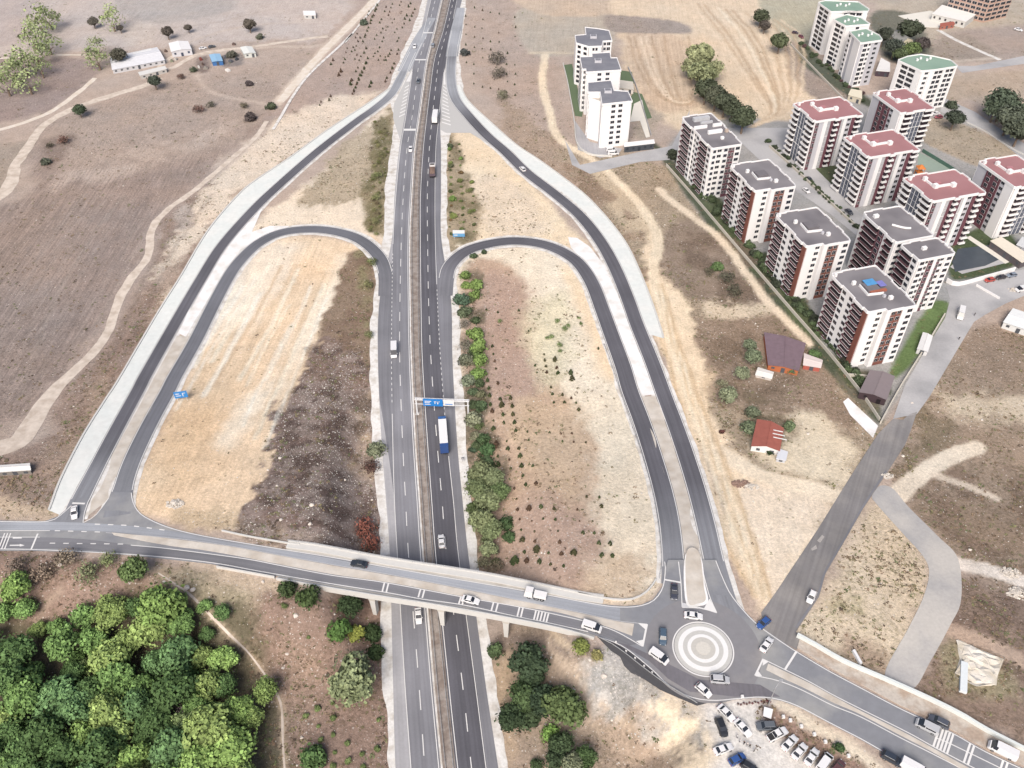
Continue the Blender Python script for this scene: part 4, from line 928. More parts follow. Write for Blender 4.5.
# estate terraces, pitches and slabs
M_slab = mat('pale_slab', '#efece2', var=.04, scale=.5)
sheet('concrete_yard', [(898, 16), (930, 11), (962, 20), (940, 28), (923, 27)], M_slab, .2, skirt=.2)
sheet('concrete_yard', [(848, 398), (878, 426), (873, 438), (850, 415), (843, 402)], M_concw, .1, smooth=False)
sheet('concrete_yard', [(573, 118), (590, 142), (622, 149), (618, 155), (600, 158), (578, 150)], M_sh, .1)
sheet('lawn', [(564, 65), (572, 64), (583, 112), (582, 117), (575, 116)], mat('lawn_green', '#6d7f62', var=.15, scale=1.5), .08)
sheet('lawn', [(618, 70), (632, 72), (634, 84), (618, 80)], mat('lawn_green', ''), .08)
sheet('lawn', [(633, 92), (642, 94), (652, 118), (632, 122), (628, 105)], mat('lawn_green', ''), .08)
sheet('garden_path', [(634, 104), (642, 100), (650, 137), (646, 138), (640, 121), (630, 122)], M_slab, .12)
sheet('sports_court', [(918, 152), (930, 158), (990, 190), (975, 198), (918, 165)], mat('court_green', '#9fb0a4', var=.06, scale=.5), .1)
sheet('tarpaulin_yard', [(960, 258), (965, 262), (1000, 249), (1010, 262), (962, 274), (950, 267)], M_old, .06)
sheet('dark_pool', [(952, 262), (958, 249), (990, 245), (1003, 258), (985, 266), (955, 272)], mat('dark_green_water', '#515a63', var=.1, scale=.4, rough=.3), .12)
sheet('garden_path', [(966, 238), (970, 236), (1010, 262), (1005, 264)], M_slab, .14)
sheet('limestone_heap', [(957, 641), (976, 648), (1003, 658), (998, 675), (994, 685), (975, 686), (955, 676), (961, 660)], mat('limestone', '#f0ebe0', var=.16, scale=1.2, bump=.6, patch=('#d6ccb8', .3, .4, .65)), .35, skirt=.5, grid=1.0)
for v_ in bpy.data.objects['limestone_heap'].data.vertices: v_.co.z += random.uniform(-.15, .5); v_.co.x += random.uniform(-.5, .5); v_.co.y += random.uniform(-.5, .5)
# ------------------------------------------------------------------ the overpass
M_bridge = mat('bridge_concrete', '#cfcbc2', var=.07, scale=.5, patch=('#b9b3a8', .12, .5, .75))
M_par = mat('parapet_concrete', '#dcdcd8', var=.05, scale=.6)
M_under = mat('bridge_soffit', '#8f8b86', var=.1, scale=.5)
M_rail = mat('galvanised_rail', '#c4c6c8', var=.05, scale=4, rough=.5, metal=.3)
br = thing('overpass_bridge', 'long pale concrete overpass bridge crossing above the highway', 'bridge', (0, 0, 0))
NB = [(288, 539.5), (320, 543.8), (387, 556.3), (476, 570.3), (520, 578.5), (578, 590.5), (604, 594.5)]
SB = [(217, 568.5), (276, 578.5), (330, 588), (387.7, 597.5), (430, 604), (490, 614.5), (556, 627.5), (594, 638)]
def arc(W, n):
    d = np.concatenate([[0], np.cumsum(np.hypot(*np.diff(W[:, :2], axis=0).T))]); t = np.linspace(0, d[-1], n)
    return np.column_stack([np.interp(t, d, W[:, k]) for k in range(2)])
nw = arc(world(sp(NB, 8), ZR+1.0), 60); sw = arc(world(sp(SB[1:], 8), ZR+1.0), 60)
def longbox(mb, A, Bq, z0, z1, m):
    n = len(A)
    vs = [(*p, z0) for p in A]+[(*p, z1) for p in A]+[(*p, z0) for p in Bq]+[(*p, z1) for p in Bq]
    fs = []
    for i in range(n-1):
        fs += [(i, i+1, n+i+1, n+i), (2*n+i, 3*n+i, 3*n+i+1, 2*n+i+1), (n+i, n+i+1, 3*n+i+1, 3*n+i), (i, 2*n+i, 2*n+i+1, i+1)]
    fs += [(0, n, 3*n, 2*n), (n-1, 3*n-1, 4*n-1, 2*n-1)]
    mb.add(vs, fs, m)
def off2(A, d):
    Nn = normals(np.column_stack([A, A[:, :1]*0])); return A+Nn*d
b = MB(); longbox(b, off2(nw, -.1), off2(sw, .1), ZR-.9, ZR+.09, M_bridge); b.build('deck', br)
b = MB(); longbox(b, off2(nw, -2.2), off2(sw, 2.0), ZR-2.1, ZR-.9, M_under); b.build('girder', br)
b = MB(); longbox(b, sw, off2(sw, .35), ZR-1.3, ZR+1.0, M_par); b.build('parapet', br)
b = MB(); longbox(b, nw, off2(nw, -.35), ZR-.9, ZR+.6, M_par); b.build('parapet', br)
b = MB(); longbox(b, off2(sw, .35), off2(sw, 1.0), ZR+.09, ZR+.3, M_par); b.build('footway', br)
b = MB(); longbox(b, off2(nw, -.35), off2(nw, -2.3), ZR+.09, ZR+.3, M_par); b.build('footway', br)
b = MB()
pn = off2(nw, -.18)
pts = [(*p, ZR+1.25) for p in pn]; b.tube(pts, .06, M_rail, 5); b.tube([(p[0], p[1], ZR+.95) for p in pts], .05, M_rail, 5)
for k in range(0, 60, 2): b.box(pn[k][0]-.06, pn[k][1]-.06, ZR+.6, pn[k][0]+.06, pn[k][1]+.06, ZR+1.25, M_rail)
b.build('handrail', br)
# piers: tapered blades under a cross-head
dirx = (sw[30]-sw[20]); ang = math.atan2(dirx[1], dirx[0])
for (u, v) in ((371.6, 626), (437, 643), (501, 650)):
    c = hp(u, v); j = np.argmin(np.hypot(*(sw-c[:2]).T)); base = sw[j]+(nw[j]-sw[j])/np.hypot(*(nw[j]-sw[j]))*.5
    jn = np.argmin(np.hypot(*(nw-base).T)); far = nw[jn]; dd = (far-base); Ln = np.hypot(*dd); dd = dd/Ln; cc = base+dd*(Ln-1.)/2; half = (Ln-1.)/2
    zb = float(H(*base))-.6; a2 = math.atan2(dd[1], dd[0])
    T = Matrix.Translation((cc[0], cc[1], 0)) @ Matrix.Rotation(a2, 4, 'Z')
    b = MB()
    b.box(-half, -1.0, ZR-2.9, half, 1.0, ZR-2.1, M_bridge, T)
    for s in (-1, 0, 1):
        x = s*(half-1.1)
        vs = [(x-.8, -.55, zb), (x+.8, -.55, zb), (x+.8, .55, zb), (x-.8, .55, zb), (x-1.0, -.85, ZR-2.9), (x+1.0, -.85, ZR-2.9), (x+1.0, .85, ZR-2.9), (x-1.0, .85, ZR-2.9)]
        b.add([tuple(T @ Vector(p)) for p in vs], [(0, 1, 5, 4), (1, 2, 6, 5), (2, 3, 7, 6), (3, 0, 4, 7), (0, 3, 2, 1), (4, 5, 6, 7)], M_par)
    b.build('pier', br)
# parapet of the approach on the left, and of the south-east road
def wall(name, label, P, h, t, m, z=None, cat='wall', cap=None, base=0., step=2.5, group=None):
    W = resample(world(sp(P, 6) if len(P) > 2 else np.array(P, float), z), step); Nn = normals(W)
    A = W[:, :2]+Nn*t/2; Bq = W[:, :2]-Nn*t/2
    zA = H(A[:, 0], A[:, 1]) if z is None else np.full(len(A), z); zB = zA
    n = len(A); b = MB()
    vs = [(*A[i], zA[i]-.4+base) for i in range(n)]+[(*A[i], zA[i]+h) for i in range(n)]+[(*Bq[i], zB[i]-.4+base) for i in range(n)]+[(*Bq[i], zB[i]+h) for i in range(n)]
    fs = []
    for i in range(n-1): fs += [(i, i+1, n+i+1, n+i), (2*n+i, 3*n+i, 3*n+i+1, 2*n+i+1), (n+i, n+i+1, 3*n+i+1, 3*n+i)]
    fs += [(0, n, 3*n, 2*n), (n-1, 3*n-1, 4*n-1, 2*n-1)]
    b.add(vs, fs, m)
    return tag(b.build(name), label, cat, group)
wall('parapet_wall', 'pale low parapet along the south edge of the left bridge approach', [(217, 568), (240, 572), (275, 578.4)], 1.0, .35, M_par, z=ZR)
wall('parapet_wall', 'long thick white parapet along the north side of the road leaving the roundabout', [(796.5, 636.5), (815, 646.5), (843, 662.5), (888, 682), (928, 700), (960, 716), (984, 730.5), (1024, 751), (1110, 795)], 1.5, .7, mat('parapet_blue_grey', '#e8efed', var=.04, scale=.6), z=ZR, base=-3)
wall('retaining_wall', 'low concrete edge wall between left embankment top and burnt infield', [(222, 531), (250, 537), (288, 543.5), (300, 545)], .5, .4, M_par, z=ZR)
wall('retaining_wall', 'curved white edge wall round the corner of the right infield', [(578, 593.5), (600, 598), (622, 600.5), (636, 598.5), (648, 591), (656, 580)], .6, .4, M_par, z=ZR)
# guardrails
def guardrail(label, P, z=None, h=.75, col=None, group='guardrails along the roads', side=0.):
    W = resample(world(sp(P, 6), z), 2.0); r = thing('guardrail', label, 'guardrail', (0, 0, 0), 0, group)
    zz = H(W[:, 0], W[:, 1]) if z is None else np.full(len(W), z)
    b = MB(); pts = [(p[0], p[1], q+h) for p, q in zip(W, zz)]
    Nn = normals(W); n = len(W)
    A = W[:, :2]+Nn*.05; Bq = W[:, :2]-Nn*.05
    vs = [(*A[i], zz[i]+h-.32) for i in range(n)]+[(*A[i], zz[i]+h) for i in range(n)]+[(*Bq[i], zz[i]+h-.32) for i in range(n)]+[(*Bq[i], zz[i]+h) for i in range(n)]
    fs = []
    for i in range(n-1): fs += [(i, i+1, n+i+1, n+i), (2*n+i, 3*n+i, 3*n+i+1, 2*n+i+1), (n+i, n+i+1, 3*n+i+1, 3*n+i)]
    b.add(vs, fs, M_rail); b.build('rail', r)
    b = MB()
    for i in range(0, n, 2): b.box(W[i][0]-.07, W[i][1]-.07, zz[i]-.2, W[i][0]+.07, W[i][1]+.07, zz[i]+h-.05, M_post)
    tag(b.build('post', r), kind='stuff')
M_post = mat('post_steel_dark', '#6c6a6c', var=.1, scale=3, rough=.6)
medl = hshift(cols[4], 1.7)[::2]; medr = hshift(cols[7], -1.1)[::2]
def gr_world(label, W):
    global world
    old = world; world = lambda P, z=None: np.asarray(P)
    try:
        W3 = np.column_stack([W[:, 0], W[:, 1], W[:, 1]*0]); guardrail(label, [tuple(p) for p in W3])
    finally: world = old
gr_world('steel guardrail on the left edge of the highway median', medl)
gr_world('steel guardrail on the right edge of the highway median', medr)
guardrail('steel guardrail with dark posts on the infield side of the right inner ramp', [(604, 345), (612, 367), (620, 392), (630, 421), (642, 456), (652, 491), (658, 524), (661.5, 558), (659, 580)])
guardrail('white guardrail above the fresh asphalt edge south of the roundabout', [(598, 637.8), (612, 645), (627, 655.5), (640, 666), (654, 676.5), (666, 685), (677.7, 692), (697, 704)], z=ZR+.05)
sheet('asphalt_apron', [(598, 637.5), (604, 644), (611, 651), (620, 657), (624, 666), (631, 673), (645, 680), (660, 690), (678, 698), (697, 706), (712, 702), (689, 697), (668, 685), (654, 671.5), (629, 650.3), (612, 642)], M_fresh, .1, grid=1.5)
# ------------------------------------------------------------------ apartment blocks
W_white = mat('render_white', '#ffffff', var=.02, scale=.3, rough=.8)
W_cream = mat('render_grey', '#d0d1d8', var=.04, scale=.3, rough=.8)
W_core = mat('core_dark', '#5f565c', var=.08, scale=.5)
W_brick = mat('accent_brick', '#87584d', var=.08, scale=.6)
W_plum = mat('accent_plum', '#734c56', var=.08, scale=.6)
W_grey = mat('facade_grey', '#bcbfcb', var=.04, scale=.3)
R_dark = mat('roof_bitumen', '#949194', var=.06, scale=.4, patch=('#7a777b', .1, .4, .7))
R_red = mat('roof_red', '#b58789', var=.05, scale=.4, patch=('#aa7c7e', .1, .4, .7))
R_green = mat('roof_green', '#98b3a2', var=.05, scale=.4, patch=('#8aa897', .1, .4, .7))
R_slate = mat('roof_slate', '#84868f', var=.06, scale=.5, patch=('#92949b', .15, .4, .7))
def glassmat(name, hx, rough=.15):
    m = mat(name, hx, rough=rough, var=.25, scale=.35, spec=.5); return m
G_dark = glassmat('window_glass', '#34373f'); G_mid = glassmat('stair_glass', '#666c7a'); G_bal = glassmat('balcony_glass', '#3a3038'); M_railp = mat('rail_plum', '#6a4750', var=.08, scale=1)

wmesh = {}
def win_mesh(w, h, glass, frame):
    k = (round(w, 2), round(h, 2), glass.name, frame.name)
    if k not in wmesh:
        b = MB(); b.box(-w/2, -.05, 0, w/2, .06, h, frame)     # frame, then two panes set proud of it
        b.box(-w/2+.08, .06, .08, -.04, .10, h-.08, glass); b.box(.04, .06, .08, w/2-.08, .10, h-.08, glass)
        wmesh[k] = b.mesh('window')
    return wmesh[k]
def bal_mesh(w, d, hh, m, up):
    k = ('b', round(w, 1), round(d, 1), hh, m.name)
    if k not in wmesh:
        b = MB(); b.box(-w/2, 0, -.2, w/2, d, .0, m)
        r_ = m if up else M_railp; b.box(-w/2+.02, d-.10, .0, w/2-.02, d-.02, hh, r_); b.box(-w/2+.02, 0.02, 0, -w/2+.1, d-.12, hh, r_); b.box(w/2-.1, 0.02, 0, w/2-.02, d-.12, hh, r_)
        wmesh[k] = b.mesh('balcony')
    return wmesh[k]

PRO = {'w': .5, 'x': .5, 'c': 0., 'r': .45, 'p': .45, 'b': 1.0, 'B': 1.4, 'g': .25, 's': .5, 'd': .05, 'n': 0., 'D': .1}
def tower(name, label, group, poly, edges, nf=9, fh=2.75, z0=0., roof=None, wallm=None, base=.9, parapet=.5, visible=(0, 1), wcol=None, flat=False):
    """poly: footprint in world metres, counter-clockwise; edges: bays for each side, walked counter-clockwise"""
    P = [np.array(p, float) for p in poly]; n = len(P); hgt = base+nf*fh; wallm = wallm or W_white; roof = roof or R_dark
    c = sum(P)/n
    r = thing(name, label, 'apartment block', (c[0], c[1], z0), 0, group)
    P = [p-c for p in P]
    core = MB(); pan = MB(); acc = MB(); gls = MB(); back = MB(); outline = []
    core.prism([tuple(p) for p in P], -1.0, hgt, W_core if wallm is W_white else wallm)
    nwin = 0
    for e in range(n):
        a, bq = P[e], P[(e+1) % n]; d = bq-a; L = np.hypot(*d); d = d/L; nn = np.array([d[1], -d[0]])
        bays = edges[e % len(edges)]; tot = sum(x[1] for x in bays); t = 0
        for bi, bay in enumerate(bays):
            ty, w = bay[0], bay[1]/tot*L; k = bay[2] if len(bay) > 2 else 1; pr = bay[3] if len(bay) > 3 else PRO[ty]
            mid = a+d*(t+w/2); T = Matrix(((d[0], nn[0], 0, mid[0]), (d[1], nn[1], 0, mid[1]), (0, 0, 1, 0), (0, 0, 0, 1)))
            outline += [tuple(a+d*t+nn*(max(pr, .5 if pr < .7 else 0)+.12)), tuple(a+d*(t+w)+nn*(max(pr, .5 if pr < .7 else 0)+.12))]
            g0 = .02
            vis = e in visible
            zb = -.8
            if ty in 'wx': pan.box(-w/2+g0, .0, zb, w/2-g0, pr, hgt-.02, wallm, T)
            if ty == 's': pan.box(-w/2+g0, .0, zb, w/2-g0, pr, hgt-.02, wallm, T)
            if ty == 'c': pan.box(-w/2+g0, .0, zb, w/2-g0, .12, hgt-.02, W_white if wallm is W_white else wallm, T)
            if ty == 'D': pan.box(-w/2+g0, .0, zb, w/2-g0, .12, hgt-.02, wallm, T)
            if ty == 'n': pan.box(-w/2+g0, .0, zb, w/2-g0, .14, hgt-.02, W_cream, T)
            if ty in 'rp': a_ = MB(); a_.box(-w/2+g0, .0, zb, w/2-g0, pr, hgt-.02, W_brick if ty == 'r' else W_plum, T); a_.build('accent_panel', r)
            if ty == 'g':
                a_ = MB(); a_.box(-w/2+g0, .0, 0.2, w/2-g0, pr, hgt-.3, G_mid, T); a_.build('glazing', r)
                for q in (-w/2, -w/6, w/6, w/2): pan.box(q-.09, pr, 0.1, q+.09, pr+.12, hgt-.3, W_white, T)
                for fl in range(1, nf+1, 1):
                    pan.box(-w/2+.1, pr, base+fl*fh-.16, w/2-.1, pr+(.08 if fl % 3 else .2), base+fl*fh-.02, W_white if fl % 3 == 0 else W_grey, T)
            if ty in 'wcrpndD' and k > 0:
                wdt = min(2.1, w/k*.70) if ty != 'D' else w/k*.84
                wh_ = {'D': 1.85, 'r': 1.75, 'p': 1.75}.get(ty, 1.5)
                mw = win_mesh(wdt, wh_, G_dark, W_white if ty != 'w' else W_grey)
                for fl in range(nf):
                    for q in range(k):
                        x = (q+.5)/k*w-w/2; z = base+fl*fh+(.75 if ty != 'D' else .4); y = {'w': pr, 'c': .12, 'n': .14, 'D': .12}.get(ty, pr)-.02
                        o = mid+d*x+nn*y
                        if vis and nwin < 96:
                            inst('window', mw, r, (o[0], o[1], z), math.atan2(nn[1], nn[0])-math.pi/2); nwin += 1
                        else:
                            T2 = Matrix(((d[0], nn[0], 0, o[0]), (d[1], nn[1], 0, o[1]), (0, 0, 1, z), (0, 0, 0, 1)))
                            back.box(-wdt/2, 0, 0, wdt/2, .08, wh_, G_dark, T2)
            if ty in 'bB':
                a_ = MB(); a_.box(-w/2+.12, .0, base*.4, w/2-.12, .10, hgt-.35, G_bal, T); a_.build('glazing', r)
                mb_ = bal_mesh(w-.1, pr, .8 if ty == 'b' else .72, W_white, ty == 'B')
                for fl in range(nf):
                    z = base+fl*fh; o = mid+nn*.10
                    if vis: inst('balcony', mb_, r, (o[0], o[1], z), math.atan2(nn[1], nn[0])-math.pi/2)
                    else:
                        T2 = Matrix(((d[0], nn[0], 0, o[0]), (d[1], nn[1], 0, o[1]), (0, 0, 1, z), (0, 0, 0, 1))); acc.box(-w/2+.05, 0, -.15, w/2-.05, pr, .6, W_cream, T2)
            if ty == 's':
                for q in (-w*.28, w*.28): gls.box(q-.35, pr, base, q+.35, pr+.06, hgt-1.2, G_dark, T)
            t += w
    core.build('wall', r); pan.build('facade_panel', r)
    if acc.v: tag(acc.build('balcony', r), kind='stuff')
    if gls.v: gls.build('glazing', r)
    if back.v: tag(back.build('window', r), kind='stuff')
    # roof slab following the stepped outline, with a white upstand
    O = []
    for p in outline:
        if not O or math.dist(O[-1], p) > .05: O.append(p)
    if flat:
        O = []
        for i in range(n):
            p0, p1, p2 = P[i-1], P[i], P[(i+1) % n]; d1 = (p1-p0)/np.hypot(*(p1-p0)); d2 = (p2-p1)/np.hypot(*(p2-p1))
            n1 = np.array([d1[1], -d1[0]]); n2 = np.array([d2[1], -d2[0]]); bs = n1+n2; q = max(.35, np.dot(bs, n1)); O.append(tuple(p1+bs/q*.66))
    rb = MB(); rb.prism(O, hgt-.45, hgt+.22, W_white, roof, bottom=True); rf = rb.build('roof', r)
    pb = MB(); m = len(O)
    cx = sum(p[0] for p in O)/m; cy = sum(p[1] for p in O)/m
    ins = []
    for i in range(m):
        p0, p1, p2 = np.array(O[i-1]), np.array(O[i]), np.array(O[(i+1) % m])
        d1 = (p1-p0)/(np.hypot(*(p1-p0))+1e-9); d2 = (p2-p1)/(np.hypot(*(p2-p1))+1e-9)
        n1 = np.array([-d1[1], d1[0]]); n2 = np.array([-d2[1], d2[0]]); bsc = n1+n2; q = np.dot(bsc, n1)
        ins.append(tuple(p1+(bsc/q*.32 if abs(q) > .3 else n1*.32)))
    for i in range(m):
        j = (i+1) % m
        vs = [(*O[i], hgt+.22), (*O[j], hgt+.22), (*ins[j], hgt+.22), (*ins[i], hgt+.22), (*O[i], hgt+.22+parapet), (*O[j], hgt+.22+parapet), (*ins[j], hgt+.22+parapet), (*ins[i], hgt+.22+parapet)]
        pb.add(vs, [(0, 1, 5, 4), (2, 3, 7, 6), (4, 5, 6, 7)], W_white)
    pb.build('parapet', rf)
    return r, rf, hgt+.22, c

A0 = math.radians(16.5)
def rect(S, W, D, a=A0):
    """S = near corner; W along the street side (to the right), D to the back; counter-clockwise from S"""
    u = np.array([math.cos(a), math.sin(a)]); v = np.array([-u[1], u[0]])
    S = np.array(S, float); return [S, S+u*W, S+u*W+v*D, S+v*D], u, v
def roofbox(parent, name, c, z, u, v, x, y, w, d, h, m, O, n=None):
    b = MB(); T = Matrix(((u[0], v[0], 0, O[0]-c[0]), (u[1], v[1], 0, O[1]-c[1]), (0, 0, 1, z), (0, 0, 0, 1)))
    b.box(x, y, 0, x+w, y+d, h, m, T); return b.build(name, parent)

# dark-roofed blocks along the boundary wall
front_d = [('x', 3.4, 0), ('c', 2.8, 1), ('x', 2.0, 0, 1.9), ('r', 4.6, 2, 1.7), ('x', 1.4, 0, 1.9), ('w', 3.4, 1, 1.9)]
left_d = [('r', 1.9, 0), ('b', 5.0), ('w', 2.5, 1), ('x', .9, 0), ('w', 2.9, 1), ('b', 5.6), ('x', .6, 0)]
left_d = left_d[::-1]           # walked from the back corner to the near corner
right_d = [('w', 4, 1), ('b', 4), ('c', 4, 1), ('b', 4), ('w', 5, 1)]
back_d = [('w', 4, 1), ('r', 4, 1), ('b', 6), ('w', 4, 1)]
def dark_block(label, S, W=17.6, D=22.8, nf=9, front=front_d, left=left_d, extra=True, a=A0, group='dark-roofed apartment blocks beside the boundary wall', z0=0):
    P, u, v = rect(S, W, D, a)
    r, rf, z, c = tower('apartment_block', label, group, P, [front, right_d, back_d, left], nf=nf, roof=R_dark, visible=(0, 3), z0=z0)
    O = P[0]
    if extra:
        # V-shaped low wall round the stair head, vents
        b = MB()
        for p, q in (((W*.30, D*.62), (W*.28, D*.36)), ((W*.28, D*.36), (W*.62, D*.33))):
            p0 = O+u*p[0]+v*p[1]-c; q0 = O+u*q[0]+v*q[1]-c; dd = (q0-p0)/np.hypot(*(q0-p0)); nn = np.array([-dd[1], dd[0]])*.18
            L = [p0+nn, q0+nn, q0-nn, p0-nn]; b.prism([tuple(k) for k in L][::-1], z, z+.9, W_white)
        b.build('roof_wall', rf)
        roofbox(rf, 'stair_head', c, z, u, v, W*.34, D*.42, W*.28, D*.2, 1.0, mat('roof_grey_box', '#7f7c80'), O)
        roofbox(rf, 'vent_box', c, z, u, v, W*.62, D*.16, 1.4, 1.2, 1.3, W_white, O)
        roofbox(rf, 'vent_box', c, z, u, v, W*.55, D*.24, .9, .9, 1.0, W_cream, O)
        roofbox(rf, 'chimney', c, z, u, v, W*.18, D*.66, 1.3, 1.0, 1.4, W_white, O)
        roofbox(rf, 'chimney', c, z, u, v, -.3, D*.93, .9, .9, 1.2, W_white, O)
    return r, rf, z, c, O, u, v
def corner(u_, v_, z=25.6): return g(u_, v_, z)
def S_from(us, vs, dx=.6, dy=.7):
    p = corner(us, vs); u = np.array([math.cos(A0), math.sin(A0)]); v = np.array([-u[1], u[0]]); return p+u*dx+v*dy
blkD = dark_block('dark-roofed apartment block nearest the road, blue tarpaulins on its roof', S_from(868, 314))
blkC = dark_block('dark-roofed apartment block second from the road with a bare V-shaped roof wall', S_from(806.5, 248))
blkB = dark_block('dark-roofed apartment block third from the road, beside the street junction', S_from(755, 192.5), D=21.5)
front_a = [('w', 2, 1), ('c', 3.2, 1), ('w', 2.5, 1), ('p', 3, 2), ('w', 3, 1)]
left_a = [('x', 1, 0), ('b', 6), ('w', 2.4, 1), ('c', 1.6, 1), ('w', 2.6, 1), ('b', 5.5), ('w', 2.6, 1)]
blkA = dark_block('dark-roofed apartment block farthest up the wall with tanks on its split roof', S_from(712, 150), W=14, D=31, front=front_a, left=left_a, extra=False)
r, rf, z, c, O, u, v = blkA
roofbox(rf, 'roof_tank_row', c, z, u, v, 3, 25.5, 8, 2.2, 1.6, mat('tank_grey', '#c9ccd0'), O); roofbox(rf, 'roof_tank_row', c, z, u, v, 5, 22.5, 6, 1.0, 1.0, mat('tank_grey', ''), O)
roofbox(rf, 'stair_head', c, z, u, v, 4, 12.5, 7, 1.3, 1.5, W_white, O); roofbox(rf, 'vent_box', c, z, u, v, 7.5, 6.5, 1.4, 1.2, 1.1, W_white, O)
roofbox(rf, 'roof_wall', c, z, u, v, -.2, 18.6, 6.5, .8, 1.4, W_white, O); roofbox(rf, 'roof_wall', c, z, u, v, 9.3, 18.6, 4.6, .8, 1.4, W_white, O)
roofbox(rf, 'chimney', c, z, u, v, 12.4, 12, 1.4, 1.2, 1.4, mat('roof_beige', '#cdbdb0'), O)
# tarps on block D
r, rf, z, c, O, u, v = blkD
for (x, y, w, d_, hx) in ((7.2, 12.2, 4.2, 3.4, '#5fa6dd'), (11.4, 10.4, 2.6, 3.2, '#8a8bd0')):
    roofbox(rf, 'tarpaulin', c, z+1.02, u, v, x, y, w, d_, .12, mat('tarp'+hx[1:], hx, var=.2, scale=1), O)
roofbox(rf, 'brick_stack', c, z, u, v, 6.6, 8.6, 6.5, 1.1, .7, mat('brick_orange', '#b5705a', var=.15, scale=2), O)
# the paired block behind
front_e = [('w', 2.4, 1), ('c', 1.6, 1), ('p', 1.6, 1), ('w', 1.4, 0), ('p', 1.2, 1), ('c', 2, 1), ('w', 3, 1)]
left_e2 = [('b', 6.0), ('w', 3, 1)]
left_e1 = [('x', 1.2, 0), ('b', 8), ('p', 3.2, 1), ('w', 1, 0), ('b', 4), ('w', 1, 0)]
blkE1 = dark_block('rear half of the paired dark-roofed block, curved white roof rail on top', S_from(896, 244), W=16, D=21.5, front=front_e, left=left_e1, extra=False, group='dark-roofed paired blocks')
blkE2 = dark_block('front half of the paired dark-roofed block with a single white roof vent', S_from(919, 262), W=15, D=10.2, front=front_e, left=left_e2, extra=False, group='dark-roofed paired blocks')
r, rf, z, c, O, u, v = blkE1
roofbox(rf, 'vent_box', c, z, u, v, 1.5, 17, 2, 1.4, 1.2, W_white, O)
b = MB(); pts = [(*(O+u*(5+k*.62)+v*(10.5-4.2*math.sin(k/9*1.5))-c), z+.5) for k in range(10)]; b.tube(pts, .42, W_white, 6); b.build('roof_rail', rf)
r, rf, z, c, O, u, v = blkE2; roofbox(rf, 'vent_box', c, z, u, v, 5, 5, 1.8, 1.2, 1.2, W_white, O)

# red-roofed blocks
front_r = [('p', 1.5, 1), ('n', 2.4, 0), ('x', 2.0, 0), ('g', 1.5), ('p', 1.5, 0), ('B', 2.4), ('p', 1.5, 0), ('g', 1.3), ('x', 1.5, 0), ('n', 2.6, 1), ('p', 1.6, 0), ('B', 3)]
left_r = [('B', 4.2), ('g', 5.6), ('B', 4.6), ('x', .5, 0)]
left_r2 = [('n', 3, 0), ('p', 4.6, 2), ('n', 1.5, 1), ('x', 2.6, 0)]
front_r2 = [('x', 2, 0), ('B', 4.2), ('g', 5.6), ('B', 4.6)]
right_r = [('n', 4, 1), ('p', 5, 2), ('B', 5), ('x', 3)]
def red_block(label, S, W=24.4, D=18.8, front=front_r, left=left_r, nf=9, z0=0):
    P, u, v = rect(S, W, D, math.radians(17))
    r, rf, z, c = tower('apartment_block', label, 'red-roofed apartment blocks', P, [front, right_r, right_r, left], nf=nf, fh=2.7, roof=R_red, visible=(0, 3), z0=z0)
    O = P[0]
    for (x, y) in ((W*.30, D*.45), (W*.62, D*.38)):
        roofbox(rf, 'ridge_block', c, z, u, v, x-.9, y-.4, 1.8, 1.8, 1.7, W_white, O)
    roofbox(rf, 'ridge_wall', c, z, u, v, W*.30, D*.45, W*.32, .7, .9, W_white, O)
    roofbox(rf, 'ridge_block', c, z, u, v, W*.25, D*.78, 1.6, 1.4, 1.6, W_white, O); roofbox(rf, 'ridge_wall', c, z, u, v, W*.27, D*.5, .7, D*.3, .8, W_white, O)
    roofbox(rf, 'stair_head', c, z, u, v, W*.36, D*.58, 2.8, 1.4, .9, mat('roof_red_box', '#c08a90'), O)
    roofbox(rf, 'chimney', c, z, u, v, W*.02, D*.9, 1.1, 1.1, 1.4, W_white, O)
    return r
red_block('red-roofed apartment block at the corner by the tan field', S_from(816, 122, 0.7, 0.8))
red_block('red-roofed apartment block standing behind, its glazed side facing the camera', S_from(900, 114, 1.2, 1.0), W=18, D=22, front=front_r2, left=left_r2)
red_block('red-roofed apartment block in the middle of the group', S_from(870, 158, 0.7, 0.8))
red_block('red-roofed apartment block next to the orange playground tower', S_from(933.5, 202, 0.7, 0.8))
red_block('red-roofed apartment block cut by the right edge of the photo', S_from(1015, 188, 0.7, 0.8), W=19, D=22, front=front_r2, left=left_r2)

